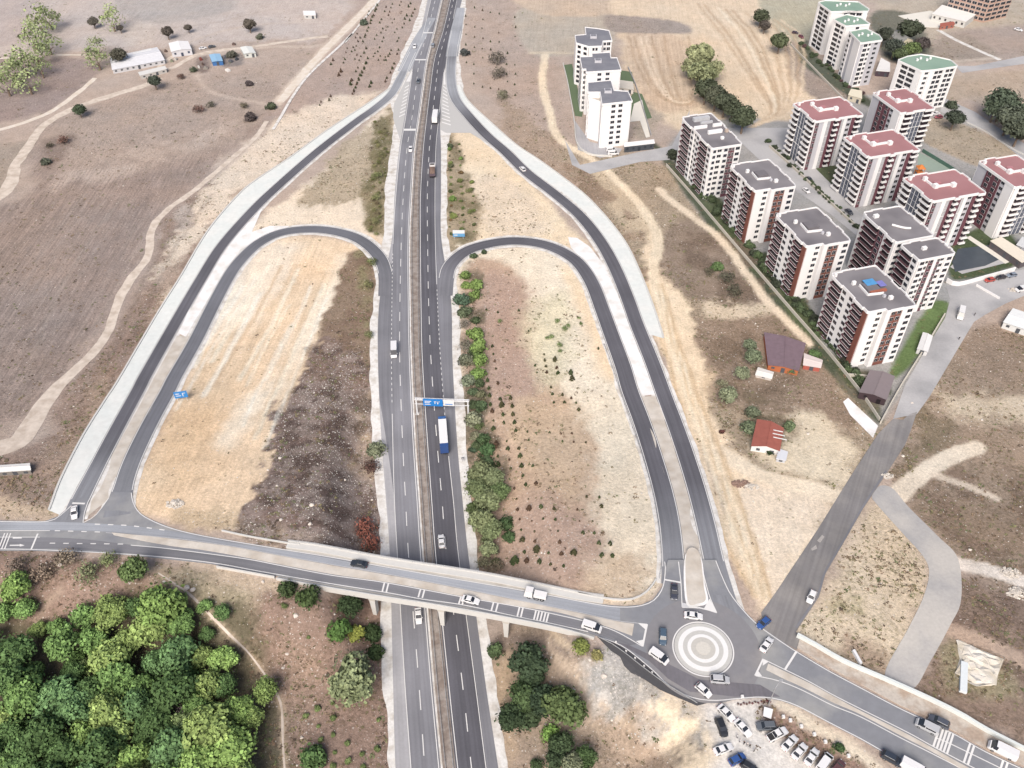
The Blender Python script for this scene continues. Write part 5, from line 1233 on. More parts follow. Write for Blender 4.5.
# green-roofed towers
fg = [('w', 1.4, 0), ('s', 2, 0), ('c', 3, 2), ('w', 1.5, 0), ('c', 3, 2), ('w', 1, 0)]
lg = [('w', 1, 0), ('c', 4, 2), ('w', 1.4, 0)]
def green(label, pts, nf, edges, vis, z=24):
    W = [g(a, b, z) for a, b in pts]
    cc = sum(W)/len(W); W = [p+(cc-p)/np.hypot(*(cc-p))*.8 for p in W]
    r, rf, zt, c = tower('apartment_tower', label, 'green-roofed towers', W, edges, nf=nf, fh=2.7, roof=R_green, visible=vis, base=.8)
    for k in range(4):
        q = (W[0]*(.5)+W[len(W)//2]*.5)-c+np.array([(-1.5+k)*2.6, (k % 2)*2.2])
        b = MB(); b.box(q[0]-.5, q[1]-.5, zt, q[0]+.5, q[1]+.5, zt+1.0, W_white); b.build('chimney', rf)
    return r
green('broad green-roofed tower with a wavy roof edge beside the round dark tree', [(898, 58), (922, 69), (935, 68), (959, 64), (952, 58), (935, 54), (921, 52), (908, 54)], 8, [[('x', 1.2, 0), ('D', 5, 2), ('w', 1.6, 0)], [('x', .8, 0), ('c', 1.2, 1), ('x', 1, 0)], [('x', .6, 0), ('D', 4, 2), ('x', 1.2, 0), ('D', 4, 2), ('x', .8, 0)], [('w', 1, 1)]], (0, 1, 2))
green('green-roofed tower at the back, farthest and widest of its cluster of three', [(817, 5), (830, 14.5), (850, 14), (868, 14), (869, 12), (858, 4.5), (840, 3.5), (824, 3)], 9, [[('x', .7, 0), ('D', 4, 2), ('x', .7, 0)], [('x', 2, 0), ('w', 1, 0), ('c', 2, 1)], [('D', 3, 2), ('w', 1, 0)], [('w', 1, 1)]], (0, 1, 2))
green('narrow green-roofed middle tower squeezed between its two neighbours', [(832, 22), (845, 29), (870, 27), (860, 20), (846, 17)], 9, [[('x', .8, 0), ('D', 2, 1), ('w', 1.4, 1)], [('w', 1, 1)]], (0, 1))
green('front green-roofed tower with pale awnings under its roof and blank grey side', [(848, 34), (860, 46), (882, 43), (879, 38), (865, 31)], 9, [[('w', 1, 1), ('n', 1, 0), ('w', 2, 0)], [('n', 1.2, 0), ('D', 2, 1), ('c', 1.4, 1), ('n', 4, 1)], [('n', 1, 1)]], (0, 1))

# white stepped blocks
def white_block(label, pts, nf, edges, z, vis=(0, 1, 2, 3)):
    W = [g(a, b, z) for a, b in pts]
    r, rf, zt, c = tower('white_block', label, 'white stepped apartment blocks', W, edges, nf=nf, fh=2.8, roof=R_slate, visible=vis, base=.9, parapet=.35, flat=True)
    q = sum(W)/len(W)-c; m = MB()
    m.box(q[0]-1.8, q[1]-1.6, zt, q[0]+1.8, q[1]+1.6, zt+1.2, W_cream); m.box(q[0]-1.4, q[1]-1.2, zt+1.2, q[0]+1.4, q[1]+1.2, zt+1.3, R_slate); m.build('stair_head', rf)
    return r, rf, zt, c
zf = 8*2.8+1.1
fw = [('x', 1.8, 0), ('w', 3.6, 2), ('x', 1.8, 0)]; lw = [('D', 2, 1), ('x', .6, 0), ('w', 2, 1)]; rw = [('x', .6, 0), ('w', 2, 1), ('D', 2.4, 1)]
white_block('nearest white stepped block with a sunken terrace at its corner', [(603, 104), (631, 101), (627, 92), (613, 91), (610, 81), (589, 83), (589, 92), (601, 92)], 8, [fw, rw, [('x', 1, 0)], [('D', 1, 1)], [('x', 1, 0)], lw, [('x', 1, 0)], [('x', 1, 0)]], zf)
white_block('middle white stepped block with a square stair head', [(587, 72), (620, 70), (616, 58.5), (610, 58.5), (609, 53), (593, 54), (593, 57), (581, 57.5), (583, 69), (587, 69)], 8, [fw, rw, [('x', 1, 0)], [('x', 1, 0)], [('x', 1, 0)], lw, [('x', 1, 0)]], zf)
white_block('rearmost white stepped block by the striped field', [(601, 46), (602, 41), (611, 40.5), (608, 31), (596, 29), (586, 28), (587, 35), (576, 36), (577, 43), (589, 46.5)], 8, [fw, rw, [('x', 1, 0)], [('x', 1, 0)], [('x', 1, 0)], [('x', 1, 0)], [('D', 2, 1)], [('x', 1)], [('w', 3, 2)]], zf)
tt = MB(); Pw = [g(a, b, zf-2.9) for a, b in [(589, 100), (603, 104.5), (601, 92), (589, 92.5)]]
cw = sum(Pw)/4
terr = thing('terrace_wing', 'white terrace wing one storey lower at the corner of the nearest white block', 'building wing', (cw[0], cw[1], 0))
tt.prism([tuple(p-cw) for p in Pw], -.5, zf-2.9, W_white, mat('terrace_floor', '#cfc8bd')); tt.build('wall', terr)
tb = MB()
for i in range(4):
    p, q = Pw[i]-cw, Pw[(i+1) % 4]-cw; dd = (q-p)/np.hypot(*(q-p)); nn = np.array([-dd[1], dd[0]])*.3
    if i in (0, 3): tb.prism([tuple(p), tuple(q), tuple(q+nn), tuple(p+nn)], zf-2.9, zf-1.7, W_white)
tb.build('parapet', terr)
for fl in range(7):
    for t in (.35, .7):
        p = Pw[3]-cw+(Pw[0]-Pw[3])*t; dd = (Pw[0]-Pw[3])/np.hypot(*(Pw[0]-Pw[3]))
        inst('window', win_mesh(1.2, 1.35, G_dark, W_grey), terr, (p[0]+dd[1]*.02, p[1]-dd[0]*.02, .9+fl*2.8), math.atan2(-dd[0], dd[1])-math.pi/2)
# ------------------------------------------------------------------ vegetation
def leafmat():
    m = bpy.data.materials.new('foliage'); m.use_nodes = True; nt = m.node_tree; N = nt.nodes; L = nt.links; B = N['Principled BSDF']
    B.inputs['Roughness'].default_value = .8; B.inputs['Specular IOR Level'].default_value = .15
    oi = N.new('ShaderNodeObjectInfo'); at = N.new('ShaderNodeAttribute'); at.attribute_name = 'shade'
    ns = N.new('ShaderNodeTexNoise'); ns.inputs['Scale'].default_value = 1.4; ns.inputs['Detail'].default_value = 4
    ge = N.new('ShaderNodeNewGeometry'); L.new(ge.outputs['Position'], ns.inputs['Vector'])
    mr = N.new('ShaderNodeMapRange'); mr.inputs[1].default_value = .3; mr.inputs[2].default_value = .7; mr.inputs[3].default_value = .75; mr.inputs[4].default_value = 1.25
    L.new(ns.outputs['Fac'], mr.inputs[0])
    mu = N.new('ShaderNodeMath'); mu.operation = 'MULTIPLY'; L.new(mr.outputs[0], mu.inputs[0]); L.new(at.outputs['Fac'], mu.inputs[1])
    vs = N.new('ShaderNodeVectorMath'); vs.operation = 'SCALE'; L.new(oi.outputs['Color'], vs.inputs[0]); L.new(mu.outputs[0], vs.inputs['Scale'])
    # shade painted into the leaf colour: clump tops lighter, core darker
    L.new(vs.outputs[0], B.inputs['Base Color'])
    return m
M_leaf = leafmat()
M_bark = mat('bark', '#8a7a6c', var=.2, scale=2)

def crown_mesh(name, seed, nl=20, per=110, leaf=.11, sq=.8, core=.6, spread=.58, lump=(.30, .42), up=.2, twig=False, mult=1.):
    """unit-radius crown: lumps of leaf-sized faces round a dark ragged core; 'shade' holds the light and dark of each clump"""
    rs = np.random.RandomState(seed); V = []; Fc = []; Sh = []
    def quads(C, Nn, size, sh):
        n = len(C); t = np.cross(Nn, rs.randn(n, 3)); t /= np.linalg.norm(t, axis=1)[:, None]+1e-9; b = np.cross(Nn, t)
        s = size*(.6+.8*rs.rand(n))[:, None]; a = (.55+.5*rs.rand(n))[:, None]
        P = np.stack([C-t*s-b*s*a*.3, C+b*s*a*-1, C+t*s+b*s*.2*a, C+b*s*a], 1).reshape(-1, 3)
        o = sum(len(v) for v in V); V.append(P); Fc.append((np.arange(n*4)+o).reshape(-1, 4)); Sh.append(np.repeat(sh, 4))
    k = 0
    while k < nl:
        d = rs.randn(3); d /= np.linalg.norm(d)
        if d[2] < -.35: continue
        r = spread*(.6+.5*rs.rand()); c = d*r; c[2] = c[2]*sq+up; R = rs.uniform(*lump); tone = (.72+.5*rs.rand())*mult
        n = int(per*(R/lump[1])**2)
        p = rs.randn(n, 3); p /= np.linalg.norm(p, axis=1)[:, None]; p = p[p[:, 2] > -.45]
        rad = R*(.82+.3*rs.rand(len(p)))
        C = c+p*rad[:, None]*[1, 1, .9]
        nn = p*.9+rs.randn(len(p), 3)*.55+[0, 0, .25]; nn /= np.linalg.norm(nn, axis=1)[:, None]
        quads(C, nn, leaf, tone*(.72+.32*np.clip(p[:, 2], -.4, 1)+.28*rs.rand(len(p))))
        k += 1
    # stray sprays that break the outline
    n = nl*6; p = rs.randn(n, 3); p /= np.linalg.norm(p, axis=1)[:, None]; p = p[p[:, 2] > -.3]
    quads(p*(.85+.2*rs.rand(len(p)))[:, None]*[1, 1, sq]+[0, 0, up], p+rs.randn(len(p), 3)*.4, leaf*.8, .9+.3*rs.rand(len(p)))
    V = np.concatenate(V); Fc = np.concatenate(Fc).tolist(); Sh = np.concatenate(Sh).tolist()
    V = V.tolist()
    if core:
        bm = bmesh.new(); bmesh.ops.create_icosphere(bm, subdivisions=2, radius=core)
        o = len(V)
        for v in bm.verts:
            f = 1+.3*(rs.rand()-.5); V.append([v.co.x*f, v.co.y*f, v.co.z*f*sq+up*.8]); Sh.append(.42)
        for f in bm.faces: Fc.append([o+v.index for v in f.verts])
        bm.free()
    me = bpy.data.meshes.new(name); me.from_pydata(V, [], Fc); me.materials.append(M_leaf)
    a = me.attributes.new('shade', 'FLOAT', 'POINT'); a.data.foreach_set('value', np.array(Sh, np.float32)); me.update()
    return me
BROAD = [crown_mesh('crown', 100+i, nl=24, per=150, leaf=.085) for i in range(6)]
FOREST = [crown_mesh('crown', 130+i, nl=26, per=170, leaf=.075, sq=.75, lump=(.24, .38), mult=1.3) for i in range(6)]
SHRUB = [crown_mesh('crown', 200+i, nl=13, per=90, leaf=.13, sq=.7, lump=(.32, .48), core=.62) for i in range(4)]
LOOSE = [crown_mesh('crown', 300+i, nl=20, per=32, leaf=.075, sq=1.3, core=0, lump=(.25, .4), spread=.7) for i in range(3)]
BARE = [crown_mesh('crown', 400+i, nl=16, per=50, leaf=.07, sq=.7, core=0, lump=(.3, .45)) for i in range(2)]

def trunk_mesh(name, seed, h=1., limbs=4):
    rs = random.Random(seed); b = MB()
    b.tube([(0, 0, -.15), (.02, .01, h*.5), (.0, .03, h)], .085, M_bark, 7, .045)
    for k in range(limbs):
        a = 2*math.pi*k/limbs+rs.random(); z0 = h*rs.uniform(.45, .85); r = rs.uniform(.3, .5)
        b.tube([(0, 0, z0), (math.cos(a)*r*.5, math.sin(a)*r*.5, z0+.2), (math.cos(a)*r, math.sin(a)*r, z0+rs.uniform(.4, .55))], .04, M_bark, 5, .012)
    return b.mesh(name)
TRUNK = [trunk_mesh('trunk', i) for i in range(4)]
def GRN(hx, j=.0): 
    c = lin(hx); g_ = c[1]/max(.01, (c[0]+c[2])/2)
    if g_ > 1.9: m0 = (c[0]+c[1]+c[2])/3; c = [q*.84+m0*.16 for q in c]
    k = 1+random.uniform(-j, j); m_ = c[0]*.3+c[1]*.6+c[2]*.1; c = [q*.9+m_*.1 for q in c]
    return (c[0]*.60*k, c[1]*.58*k, c[2]*.55*k, 1)
tc_n = [0]; GROW = 1.0
def tree(name, cat, label, u, v, rpx, kind, hx, group=None, hgt=None, sq=None, z_at=None, jit=.12, ground=False):
    """(u, v): sighting of the crown's middle; rpx: its radius in the sighting's units"""
    z0 = 0.
    for _ in range(12):
        s = (v+425)*CP/(HC-z0); R = rpx*GROW/s
        hc = (hgt if hgt is not None else (R*1.15 if kind in ('broad', 'forest', 'loose') else R*.35))
        p = g(u, v, z0+hc); z0 = .5*z0+.5*float(H(*p))
    p = g(u, v, z0+hc); z0 = float(H(*p))
    me = {'broad': BROAD, 'forest': FOREST, 'shrub': SHRUB, 'loose': LOOSE, 'bare': BARE}[kind]; me = me[tc_n[0] % len(me)]; tc_n[0] += 1
    r = thing(name, label, cat, (p[0], p[1], z0), random.uniform(0, 6.28), group)
    sz = R*random.uniform(.95, 1.05)
    sqz = sq or random.uniform(.85, 1.1)
    zc = hc-sz*.2
    c = inst('crown', me, r, (0, 0, zc), 0, (sz*random.uniform(.92, 1.08), sz*random.uniform(.92, 1.08), sz*sqz)); c.color = GRN(hx, jit)
    tk = inst('trunk' if kind in ('broad', 'forest', 'loose') else 'stem', TRUNK[tc_n[0] % 4], r, (0, 0, 0), 0, (sz, sz, max(.3, zc*(1.0 if kind != 'shrub' else .8))))
    return r
LIME, YEL, MID, DK, BLU, OLV, BRI = '#88b04f', '#90ad54', '#729c4b', '#5a7f42', '#689456', '#8ba26a', '#90b254'
forest = [(15, 587, 16, LIME), (25, 609, 11, MID), (2, 613, 12, MID), (160, 604, 25, LIME), (112, 613, 19, YEL), (139, 606, 14, DK), (181, 622, 16, MID), (151, 627, 20, YEL), (83, 616, 12, MID), (55, 626, 10, MID),
 (38, 630, 9, YEL), (64, 643, 19, MID), (94, 640, 15, MID), (13, 653, 21, DK), (125, 643, 17, YEL), (178, 654, 22, BLU), (200, 657, 12, YEL), (224, 660, 15, LIME), (207, 634, 8, DK), (110, 660, 19, YEL), (115, 678, 20, MID),
 (155, 662, 13, BLU), (12, 680, 20, DK), (33, 673, 12, DK), (25, 696, 22, MID), (175, 690, 22, DK), (208, 685, 16, YEL), (140, 688, 15, MID), (92, 691, 17, DK), (57, 698, 20, BLU), (75, 708, 20, BLU), (107, 713, 19, YEL),
 (135, 706, 17, BLU), (12, 716, 15, YEL), (155, 720, 17, DK), (210, 730, 25, YEL), (238, 711, 17, LIME), (232, 748, 22, LIME), (120, 731, 15, YEL), (83, 736, 15, LIME), (40, 736, 22, DK), (10, 731, 15, DK), (22, 756, 20, DK),
 (62, 751, 18, DK), (100, 751, 22, DK), (132, 756, 17, LIME), (170, 748, 22, BLU), (200, 761, 20, LIME), (50, 716, 12, BLU), (225, 686, 13, DK), (252, 718, 12, YEL), (120, 698, 12, LIME), (100, 716, 14, MID), (185, 722, 13, OLV),
 (75, 673, 12, DK), (195, 702, 14, MID), (222, 612, 9, DK), (205, 606, 8, MID), (145, 736, 12, DK), (10, 771, 18, MID), (45, 781, 20, DK), (85, 781, 20, BLU), (125, 786, 20, YEL), (165, 781, 20, MID), (205, 791, 20, LIME), (240, 783, 18, YEL), (-12, 680, 16, DK), (-14, 720, 16, MID), (-12, 755, 16, DK), (-14, 640, 14, MID)]
nmn = {LIME: 'bright lime-green', YEL: 'yellowish green', MID: 'mid-green', DK: 'deep dark green', BLU: 'cool bluish green', OLV: 'grey-green'}
def whereabouts(u, v):
    a = 'in the wood\'s top rows' if v < 630 else 'high in the wood' if v < 680 else 'low in the wood' if v < 735 else 'at the photo\'s bottom edge'
    b = 'at its left edge' if u < 30 else 'left of middle' if u < 90 else 'about the middle' if u < 150 else 'right of middle' if u < 205 else 'by the footpath'
    return a+', '+b
for (u, v, r_, hx) in forest:
    sz = 'large' if r_ >= 20 else 'medium-sized' if r_ >= 14 else 'small'
    tree('broadleaf_tree', 'tree', '%s %s tree %s' % (sz, nmn[hx], whereabouts(u, v)), u, v, r_*1.12, 'forest', hx, 'broadleaf trees of the wood', jit=.2)
rs_ = random.Random(5)
for k in range(38):     # the lower storey that closes the gaps between the big crowns
    for _ in range(40):
        u, v = rs_.uniform(-10, 255), rs_.uniform(612, 775)
        if 22 < u < 62 and 635 < v < 690: continue
        if v < 618 or u > 178+(v-612)*.42 or (u < 110 and v < 650): continue
        break
    tree('understorey_tree', 'tree', 'dark understorey tree half hidden between larger crowns of the wood', u, v, rs_.uniform(9, 13), 'forest', rs_.choice([DK, DK, MID, OLV]), 'understorey trees of the wood', hgt=2.5)
T = [ # name, label, u, v, r, kind, colour
 ('bare_shrub', 'purplish leafless shrub in the gap on the right side of the wood', 186, 715, 14, 'bare', '#8d7f86'),
 ('round_tree', 'round bright green tree standing alone beside the lower-left footpath', 265, 690, 13, 'broad', BRI),
 ('dark_shrub', 'dark green shrub by the bottom edge between footpath and highway', 312, 759, 13, 'shrub', DK),
 ('olive_tree', 'very broad grey-green tree alone on the slope left of the highway', 351, 680, 24, 'forest', '#84916c'),
 ('dark_shrub', 'dark shrub below the left bridge approach, left one of a pair', 288, 590, 10, 'shrub', '#4d6338'),
 ('dark_shrub', 'dark shrub below the left bridge approach, right one of a pair', 308, 597, 13, 'shrub', '#556e3a'),
 ('dark_tree', 'dark tree in the shade under the left end of the bridge', 350, 605, 13, 'broad', '#3f5633'),
 ('green_shrub', 'bright green shrub left of the leftmost bridge pier', 338, 630, 12, 'shrub', '#5f8a3a'),
 ('yellow_shrub', 'yellowish green shrub close to the leftmost bridge pier', 355, 634, 9, 'shrub', '#98a24a'),
 ('dark_shrub', 'dark shrub right at the foot of the leftmost bridge pier', 371, 634, 10, 'shrub', '#476035'),
 ('dark_shrub', 'dark shrub on the highway verge below the leftmost bridge pier', 375, 654, 9, 'shrub', '#4d6638'),
 ('green_tree', 'dense green tree touching the left approach road, above the wood', 133, 570, 14, 'broad', '#6d8a4c'),
 ('pale_shrub', 'pale sparse shrub left of the green tree by the approach road', 88, 574, 14, 'bare', '#9aa57c'),
 ('bare_shrub', 'brownish bare shrub beside the approach road, above the small wood', 66, 560, 13, 'bare', '#a19484'),
 ('bare_shrub', 'grey leafless shrub at the left edge below the approach road', 17, 568, 14, 'bare', '#96887e'),
 ('bare_shrub', 'sparse brown shrub between road and footpath at far left', 42, 574, 12, 'bare', '#a08f80'),
 ('pale_shrub', 'pale green sparse shrub on the road edge over the turning lanes', 108, 560, 11, 'bare', '#8e9c6c'),
 ('red_shrub', 'rust-red leafless shrub north of the bridge beside the highway', 366, 528, 13, 'bare', '#a0665a'),
 ('red_shrub', 'rust-red shrub directly above the bridge rail by the highway', 371, 544, 11, 'bare', '#a86a5c'),
 ('grey_shrub', 'grey-green shrub at the lower left highway edge beside the burnt ground', 377, 449, 9, 'shrub', '#8b957a'),
 ('dark_shrub', 'dark reddish shrub under the grey-green one beside burnt ground', 371, 467, 10, 'bare', '#6f5550'),
 ('dark_tree', 'round dark tree south of the bridge, topmost of the cluster', 529, 661, 14, 'broad', '#4a6245'),
 ('dark_tree', 'small dark tree just below the topmost tree of the southern cluster', 532, 678, 10, 'broad', '#485c42'),
 ('dark_tree', 'mid-green tree at the left shoulder of the southern cluster', 524, 697, 12, 'broad', '#5d7a48'),
 ('dark_tree', 'very dark tree in the middle of the southern cluster', 544, 700, 14, 'broad', '#425640'),
 ('olive_tree', 'lighter green tree on the right side of the southern cluster', 563, 708, 16, 'broad', '#6b8050'),
 ('dark_tree', 'dark tree leaning towards the highway, leftmost of the southern cluster', 512, 717, 11, 'broad', '#43573c'),
 ('dark_shrub', 'dark shrub filling the centre left of the southern cluster', 528, 718, 11, 'shrub', '#4a6040'),
 ('bright_shrub', 'small vivid green shrub below the southern cluster', 550, 735, 8, 'shrub', '#7fb045'),
 ('dark_tree', 'dark green tree below the vivid shrub in the south', 561, 744, 12, 'broad', '#4c6440'),
 ('dark_tree', 'dark tree at the bottom edge right of the highway', 556, 759, 11, 'broad', '#4a6040'),
 ('green_tree', 'green tree at the bottom edge, rightmost of the southern trees', 586, 757, 12, 'broad', '#5c7d45'),
 ('olive_tree', 'grey-green round tree on the bottom edge of the photo', 572, 764, 12, 'broad', '#8c9678'),
 ('dark_shrub', 'small dark shrub on the bottom edge near the highway', 537, 765, 7, 'shrub', '#4f6840'),
 ('dark_shrub', 'dark shrub at the foot of the rightmost bridge pier', 496, 651, 8, 'shrub', '#536b42'),
 ('yellow_shrub', 'yellow-green shrub under the right bridge abutment', 581, 647, 9, 'shrub', '#93a347'),
 ('pale_shrub', 'small olive shrub on the rubble slope below the abutment', 597, 656, 6, 'shrub', '#a7a36a'),
 ('green_shrub', 'round dark shrub at the end of the planting strip by the parked cars', 839, 748, 6, 'shrub', '#4e7040'),
 # strip right of the highway
 ('green_shrub', 'narrow bright shrub at the top of the row beside the inner ramp', 465, 276, 6, 'shrub', '#7f9f4a'), ('green_shrub', 'second small bright shrub beside the inner ramp', 466, 286, 5, 'shrub', '#86a84c'),
 ('bright_shrub', 'vivid green shrub right of the dark bush by the inner ramp', 476, 285, 7, 'shrub', '#86a84e'), ('bright_shrub', 'vivid shrub just below another by the inner ramp', 475, 295, 7, 'shrub', '#82a44c'),
 ('dark_shrub', 'dark bluish bush overhanging the merging lane', 461, 300, 8, 'shrub', '#56705c'), ('dark_shrub', 'dark olive bush below the bluish one at the merging lane', 465, 312, 7, 'shrub', '#66745a'),
 ('grey_shrub', 'grey shrub beside the merge lane, left of the lime shrubs', 464, 325, 7, 'bare', '#8f8a80'), ('bright_shrub', 'topmost lime-green shrub of the run of four', 475, 335, 8, 'shrub', '#84a84c'),
 ('bright_shrub', 'second lime-green shrub of the run of four', 479, 348, 9, 'shrub', '#8aae50'), ('bright_shrub', 'third lime-green shrub of the run of four', 480, 360, 8, 'shrub', '#80a44a'), ('bright_shrub', 'lowest lime-green shrub of the run of four', 478, 374, 8, 'shrub', '#7a9f46'),
 ('grey_shrub', 'grey bare shrub left of the second lime shrub', 466, 347, 8, 'bare', '#858377'), ('grey_shrub', 'dark grey shrub left of the third lime shrub', 466, 361, 8, 'shrub', '#737966'),
 ('grey_shrub', 'grey-green round bush above the sign gantry', 468, 381, 8, 'shrub', '#808c76'), ('dark_shrub', 'dark bush right beside the grey one above the gantry', 474, 392, 6, 'shrub', '#5f7255'),
 ('dark_shrub', 'dark shrub just right of the sign gantry', 481, 407, 7, 'shrub', '#5a7050'), ('olive_shrub', 'olive grey bush just below the sign gantry', 474, 421, 9, 'shrub', '#949b80'),
 ('green_shrub', 'green bush beside the blue lorry', 484, 439, 7, 'shrub', '#59784a'), ('green_shrub', 'green bush below right of the blue lorry', 487, 450, 8, 'shrub', '#547a48'), ('dark_shrub', 'small dark bush on the verge behind the lorry', 473, 450, 4, 'shrub', '#4e6550'),
 ('dark_shrub', 'dark bush over the big olive clump', 488, 463, 6, 'shrub', '#59734a'),
 ('olive_tree', 'top left crown of the big olive clump', 480, 474, 10, 'broad', '#87936c'), ('olive_tree', 'top right crown of the big olive clump', 493, 478, 9, 'broad', '#8b9a72'), ('olive_tree', 'middle left crown of the big olive clump', 477, 490, 10, 'broad', '#7c8c62'),
 ('olive_tree', 'middle right crown of the big olive clump', 500, 492, 8, 'broad', '#738a5a'), ('olive_tree', 'central crown of the big olive clump', 488, 500, 10, 'broad', '#84916a'), ('dark_shrub', 'dark low bush left of the olive clump at the road verge', 475, 510, 7, 'shrub', '#5f7048'),
 ('olive_tree', 'lower left crown of the olive clump', 481, 521, 10, 'broad', '#8d9a70'), ('olive_tree', 'small lower crown of the olive clump', 492, 530, 9, 'broad', '#84946a'), ('dark_shrub', 'dark green bush at the right edge of the olive clump', 507, 523, 7, 'shrub', '#4d6a3f'),
 ('dark_shrub', 'tall dark bush right of the lowest olive crowns', 509, 537, 7, 'shrub', '#4d6a3f'), ('olive_tree', 'pale green tree close to the bridge north side', 489, 549, 9, 'broad', '#98a57c'), ('bare_shrub', 'bare olive shrub touching the bridge rail', 484, 563, 9, 'bare', '#8f8e74'), ('bare_shrub', 'brownish bare shrub by the bridge rail, farther right', 496, 566, 8, 'bare', '#908572'),
 # around the houses
 ('olive_tree', 'grey-green tree above left of the long brown roof', 750, 345, 7, 'broad', '#8b9a7e'), ('olive_tree', 'larger grey-green tree left of the long brown roof', 753, 357, 9, 'broad', '#8a9a7c'), ('olive_tree', 'grey-green tree below left of the brown roof', 742, 373, 8, 'broad', '#95a082'),
 ('olive_tree', 'grey-green tree halfway down the brushy slope', 728, 395, 9, 'broad', '#8f9a7d'), ('green_shrub', 'dark green shrub under the orange wall of the brown roof', 792, 370, 6, 'shrub', '#5a7a4a'), ('green_shrub', 'green shrub behind the red and white shed', 815, 354, 6, 'shrub', '#6a8f52'),
 ('dark_shrub', 'grey-green bush above left of the red-roofed house', 753, 413, 8, 'shrub', '#77826a'), ('dark_shrub', 'grey-green bush hugging the left wall of the red-roofed house', 749, 428, 8, 'shrub', '#6f7d63'), ('dark_shrub', 'green bush right of the red-roofed house', 789, 427, 6, 'shrub', '#728463'),
 ('dark_shrub', 'small dark bush in front of the red-roofed house', 770, 452, 4, 'shrub', '#3f5238'), ('red_shrub', 'tiny dark red shrub at the track left of the red-roofed house', 722, 432, 3, 'shrub', '#6f4a48'), ('bare_shrub', 'olive bare shrub at the bend of the lower slope', 722, 385, 7, 'bare', '#9a9c80'),
 ('green_shrub', 'green bush in the dark brush near the estate wall', 717, 267, 6, 'shrub', '#64854c'), ('dark_shrub', 'dark bush under the green one near the estate wall', 727, 278, 9, 'bare', '#67685a'), ('dark_shrub', 'dark bush lowest of the three near the estate wall', 735, 292, 9, 'bare', '#6c6b5c'), ('dark_shrub', 'dark bush at the left of the brush near the wall', 709, 272, 6, 'bare', '#74705f'),
 # north
 ('tall_tree', 'tall light green tree at the edge of the tan field, topmost crown', 701, 57, 14, 'broad', '#a5ad82'), ('tall_tree', 'light green tree of the tan field, right crown', 714, 70, 10, 'broad', '#a9b088'), ('tall_tree', 'light green tree of the tan field, lower crown', 702, 73, 13, 'broad', '#96a078'), ('tall_tree', 'light green tree of the tan field, left crown', 692, 66, 10, 'broad', '#9ca37c'),
 ('hedge_tree', 'dark hedge tree, first below the light green trees', 706, 90, 9, 'broad', '#5a6450'), ('hedge_tree', 'dark hedge tree, second in the line', 716, 97, 9, 'broad', '#616757'), ('hedge_tree', 'dark hedge tree, third in the line', 725, 103, 9, 'broad', '#586150'), ('hedge_tree', 'dark hedge tree, fourth in the line', 733, 109, 8, 'broad', '#5c6652'), ('hedge_tree', 'dark hedge tree, last at the lower end of the line', 744, 118, 10, 'broad', '#5f6b55'),
 ('dark_tree', 'dark tree at the upper right of the tan field', 761, 17, 8, 'broad', '#5d6652'), ('dark_tree', 'small dark tree beside the upper green field', 765, 26, 6, 'broad', '#66605c'), ('dark_tree', 'dark tree left of the towers\' garden', 780, 42, 9, 'broad', '#687458'),
 ('dark_tree', 'dark tree right above the gabled house', 910, 30, 11, 'broad', '#525c4c'), ('dark_tree', 'dark tree left of the gabled house', 884, 35, 9, 'broad', '#565e54'), ('green_tree', 'green tree in front of the gabled house', 911, 49, 9, 'broad', '#6b8050'), ('dark_tree', 'dusky tree at the lower left of the gabled house', 895, 47, 9, 'broad', '#5f6a62'), ('dark_tree', 'dark tree right of the gabled house', 922, 44, 7, 'broad', '#665f60'), ('dark_tree', 'small dark tree below the gabled house garden', 900, 55, 7, 'broad', '#5f6f50'),
 ('round_tree', 'round dark tree between red roofs and the curving road', 955, 118, 10, 'broad', '#4f5a4e'), ('dark_shrub', 'low dark shrub at the foot of the broad green-roofed tower', 952, 105, 6, 'shrub', '#5a6656'),
 ('dark_tree', 'dark tree at the right edge, topmost of its cluster', 1004, 102, 12, 'broad', '#5b6a5a'), ('dark_tree', 'dark tree at the right edge, left one of its cluster', 996, 108, 9, 'broad', '#5f6e5c'), ('dark_tree', 'dark tree at the right edge, middle one of its cluster', 1010, 118, 11, 'broad', '#667062'), ('dark_tree', 'dark tree at the right edge, lowest of its cluster', 1020, 131, 10, 'broad', '#5b6456'), ('dark_tree', 'dark tree cut by the right frame edge above the road', 1026, 112, 10, 'broad', '#5b6a5a'),
 ('dark_shrub', 'dark round bush at the top of the highway\'s right side', 465, 53, 5, 'shrub', '#5f6668'), ('bare_shrub', 'large grey bare bush in the upper right planting', 497, 60, 9, 'bare', '#7d7872'), ('bare_shrub', 'grey bare bush just under the large one of the upper planting', 500, 74, 8, 'bare', '#827c74'), ('bare_shrub', 'small bare bush low in the upper right planting', 503, 96, 7, 'bare', '#8a8a74'),
 ('dark_shrub', 'dark bush at the head of the drainage channel', 271, 107, 5, 'shrub', '#5a6450'), ('dark_shrub', 'dark bush beside the small track crossing', 260, 37, 4, 'shrub', '#6f7466'), ('dark_shrub', 'dark bush above the crossing of the channel', 364, 23, 4, 'shrub', '#5f6d60'),
 # north-west
 ('dark_tree', 'small dark tree in front of the long white barn', 154, 81, 7, 'broad', '#59655a'), ('dark_tree', 'small dark tree behind the left end of the barn', 119, 55, 8, 'broad', '#6d6d62'), ('dark_tree', 'dark bush tree above the barn by the upper track', 167, 32, 6, 'broad', '#6a6460'), ('dark_tree', 'tiny bare tree right of the upper track', 188, 28, 4, 'broad', '#7c7670'),
